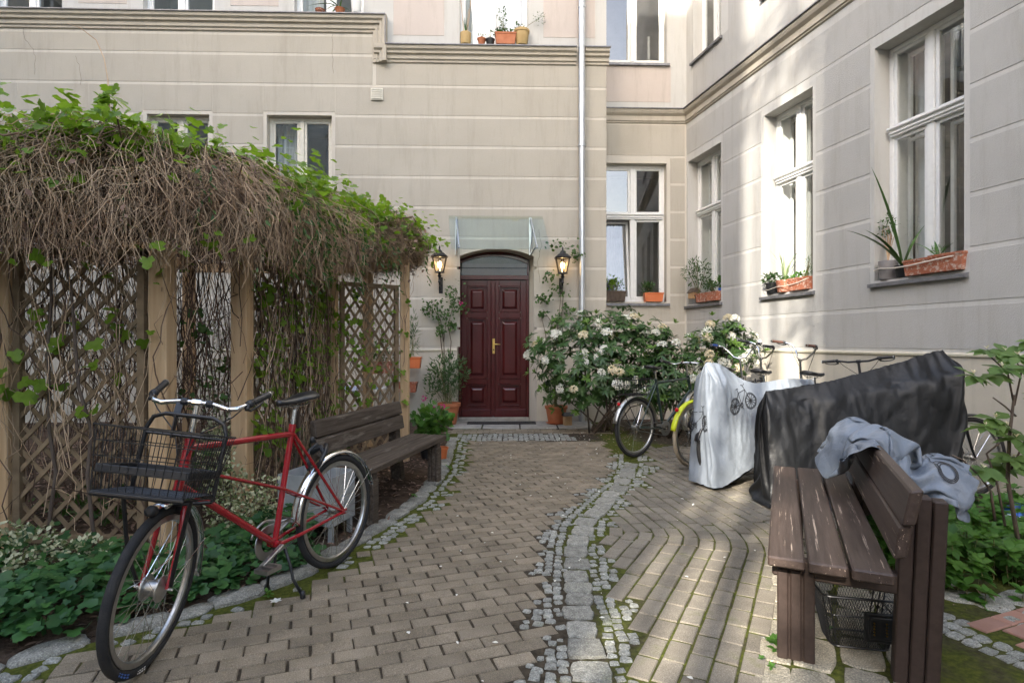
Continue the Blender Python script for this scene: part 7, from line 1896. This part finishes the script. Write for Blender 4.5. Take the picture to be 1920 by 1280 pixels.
# ---- small things on the ground
t = thing('plastic_bag', 'blue and white plastic bag lying in the right-hand bed', 'bag', (3.78, 4.15, .12), .3)
mb = MB().lathe([(.02, -.16), (.20, -.12), (.25, -.02), (.23, .06), (.12, .12), (.02, .135)], 22, rfun=lambda a, z: 1+.08*math.sin(3*a)+.05*math.sin(7*a+z*20)); mb.v = [Vector((v.x*.85, v.y*.7, v.z*.7)) for v in mb.v]; mb.build('bag', MT['bluepl'], t, smooth=True)
mb = MB().lathe([(.205, .068), (.236, .045), (.258, .0), (.256, -.03)], 22, cap=False, rfun=lambda a, z: 1+.08*math.sin(3*a)+.05*math.sin(7*a+z*20)); mb.v = [Vector((v.x*.85, v.y*.7, v.z*.7)) for v in mb.v]; mb.build('white_print', MT['whitepl'], t, smooth=True)
def weed(label, px, py, n=10, s=.04):
    g = GR(px, py); t = thing('weed', label, 'weed', g, group='weeds in the paving joints')
    rosettes('leaves', np.array([list(g+Vector((R.uniform(-.02, .02), R.uniform(-.02, .02), R.uniform(.01, .05)))) for _ in range(n//3)]), np.tile([0, 0, 1.], (n//3, 1)), 5, s, 'ovate', MT['lv_pach'], t, .1, .4)
weed('largest weed, beside the front leg of the right bench', 1452, 1222, 18, .045); weed('small weed just below the largest one', 1438, 1256, 9, .022); weed('weed by the basket under the right bench', 1552, 1190, 9, .02)
weed('little plant in the stone border by the kickstand', 498, 1120, 9, .03); weed('little plant in the earth under the left bench', 775, 938, 9, .03); weed('little plant by the border stones left of the far path', 842, 880, 12, .035)
# white fallen blossom beside the kickstand
n = 6; g = GR(517, 1128, .02); a = np.arange(n)*2*PI/n
tag(leaves('fallen_flower', np.tile(list(g), (n, 1)), np.stack([np.cos(a), np.sin(a), np.full(n, .35)], 1), np.tile([0, 0, 1.], (n, 1)), .035, 'ovate', MT['petal']), 'single white flower lying by the kickstand', 'flower')

# ---- made-up trees, out of view, added as sun blockers: trunks and leaf pads break the sun into soft streaks
def sun_blocker(label, off, r0, lean, pads):
    Yt = -10.0; X = 1.28-(3.3-Yt)*SUN_AZ.x/SUN_AZ.y + off/SUN_AZ.y
    t = thing('slender_tree', label, 'tree', (X, Yt, 0), group='trees behind the viewer')
    MB().tube([(0, 0, -.1), (lean*.3, 0, 5), (lean*.55, .05, 9), (lean, 0, 16)], [r0*1.15, r0, r0*.9, r0*.6], 10).build('trunk', MT['bark'], t, smooth=True)
    P = []
    for (dx, z, sx, sz, n) in pads:
        P.append(np.array([X+dx, Yt, z])+rng.normal(0, 1, (n, 3))*np.array([sx, .35, sz])*.5)
        MB().tube([(lean*z/16, 0, z-.8), (dx*.5, 0, z-.3), (dx, 0, z)], [.05, .035, .015], 6).build('limb', MT['bark'], t)
    if P:
        P = np.concatenate(P); n = len(P); leaves('crown', P, rsph(n), rsph(n), rng.uniform(.10, .18, n), 'ovate', MT['lv_ivy'], t)
sun_blocker('slender tree standing leftmost in the gap behind the viewer', -.36, .065, .10, [(.2, 6.9, .9, .35, 380), (0, 8.6, .4, .18, 90), (.3, 16.5, 1.2, 1.0, 300)])
sun_blocker('slender tree in the middle of the gap behind the viewer', .05, .085, -.12, [(-.1, 6.8, .9, .35, 320), (.25, 8.7, .6, .2, 130), (0, 9.9, .6, .4, 110), (0, 17, 1.2, 1.0, 300)])
sun_blocker('slender tree standing rightmost in the gap behind the viewer', .38, .055, .06, [(-.1, 7.0, .8, .35, 280), (.1, 10.2, .5, .5, 90), (0, 12.4, .5, .5, 80), (0, 16.4, 1.0, 1.0, 240)])
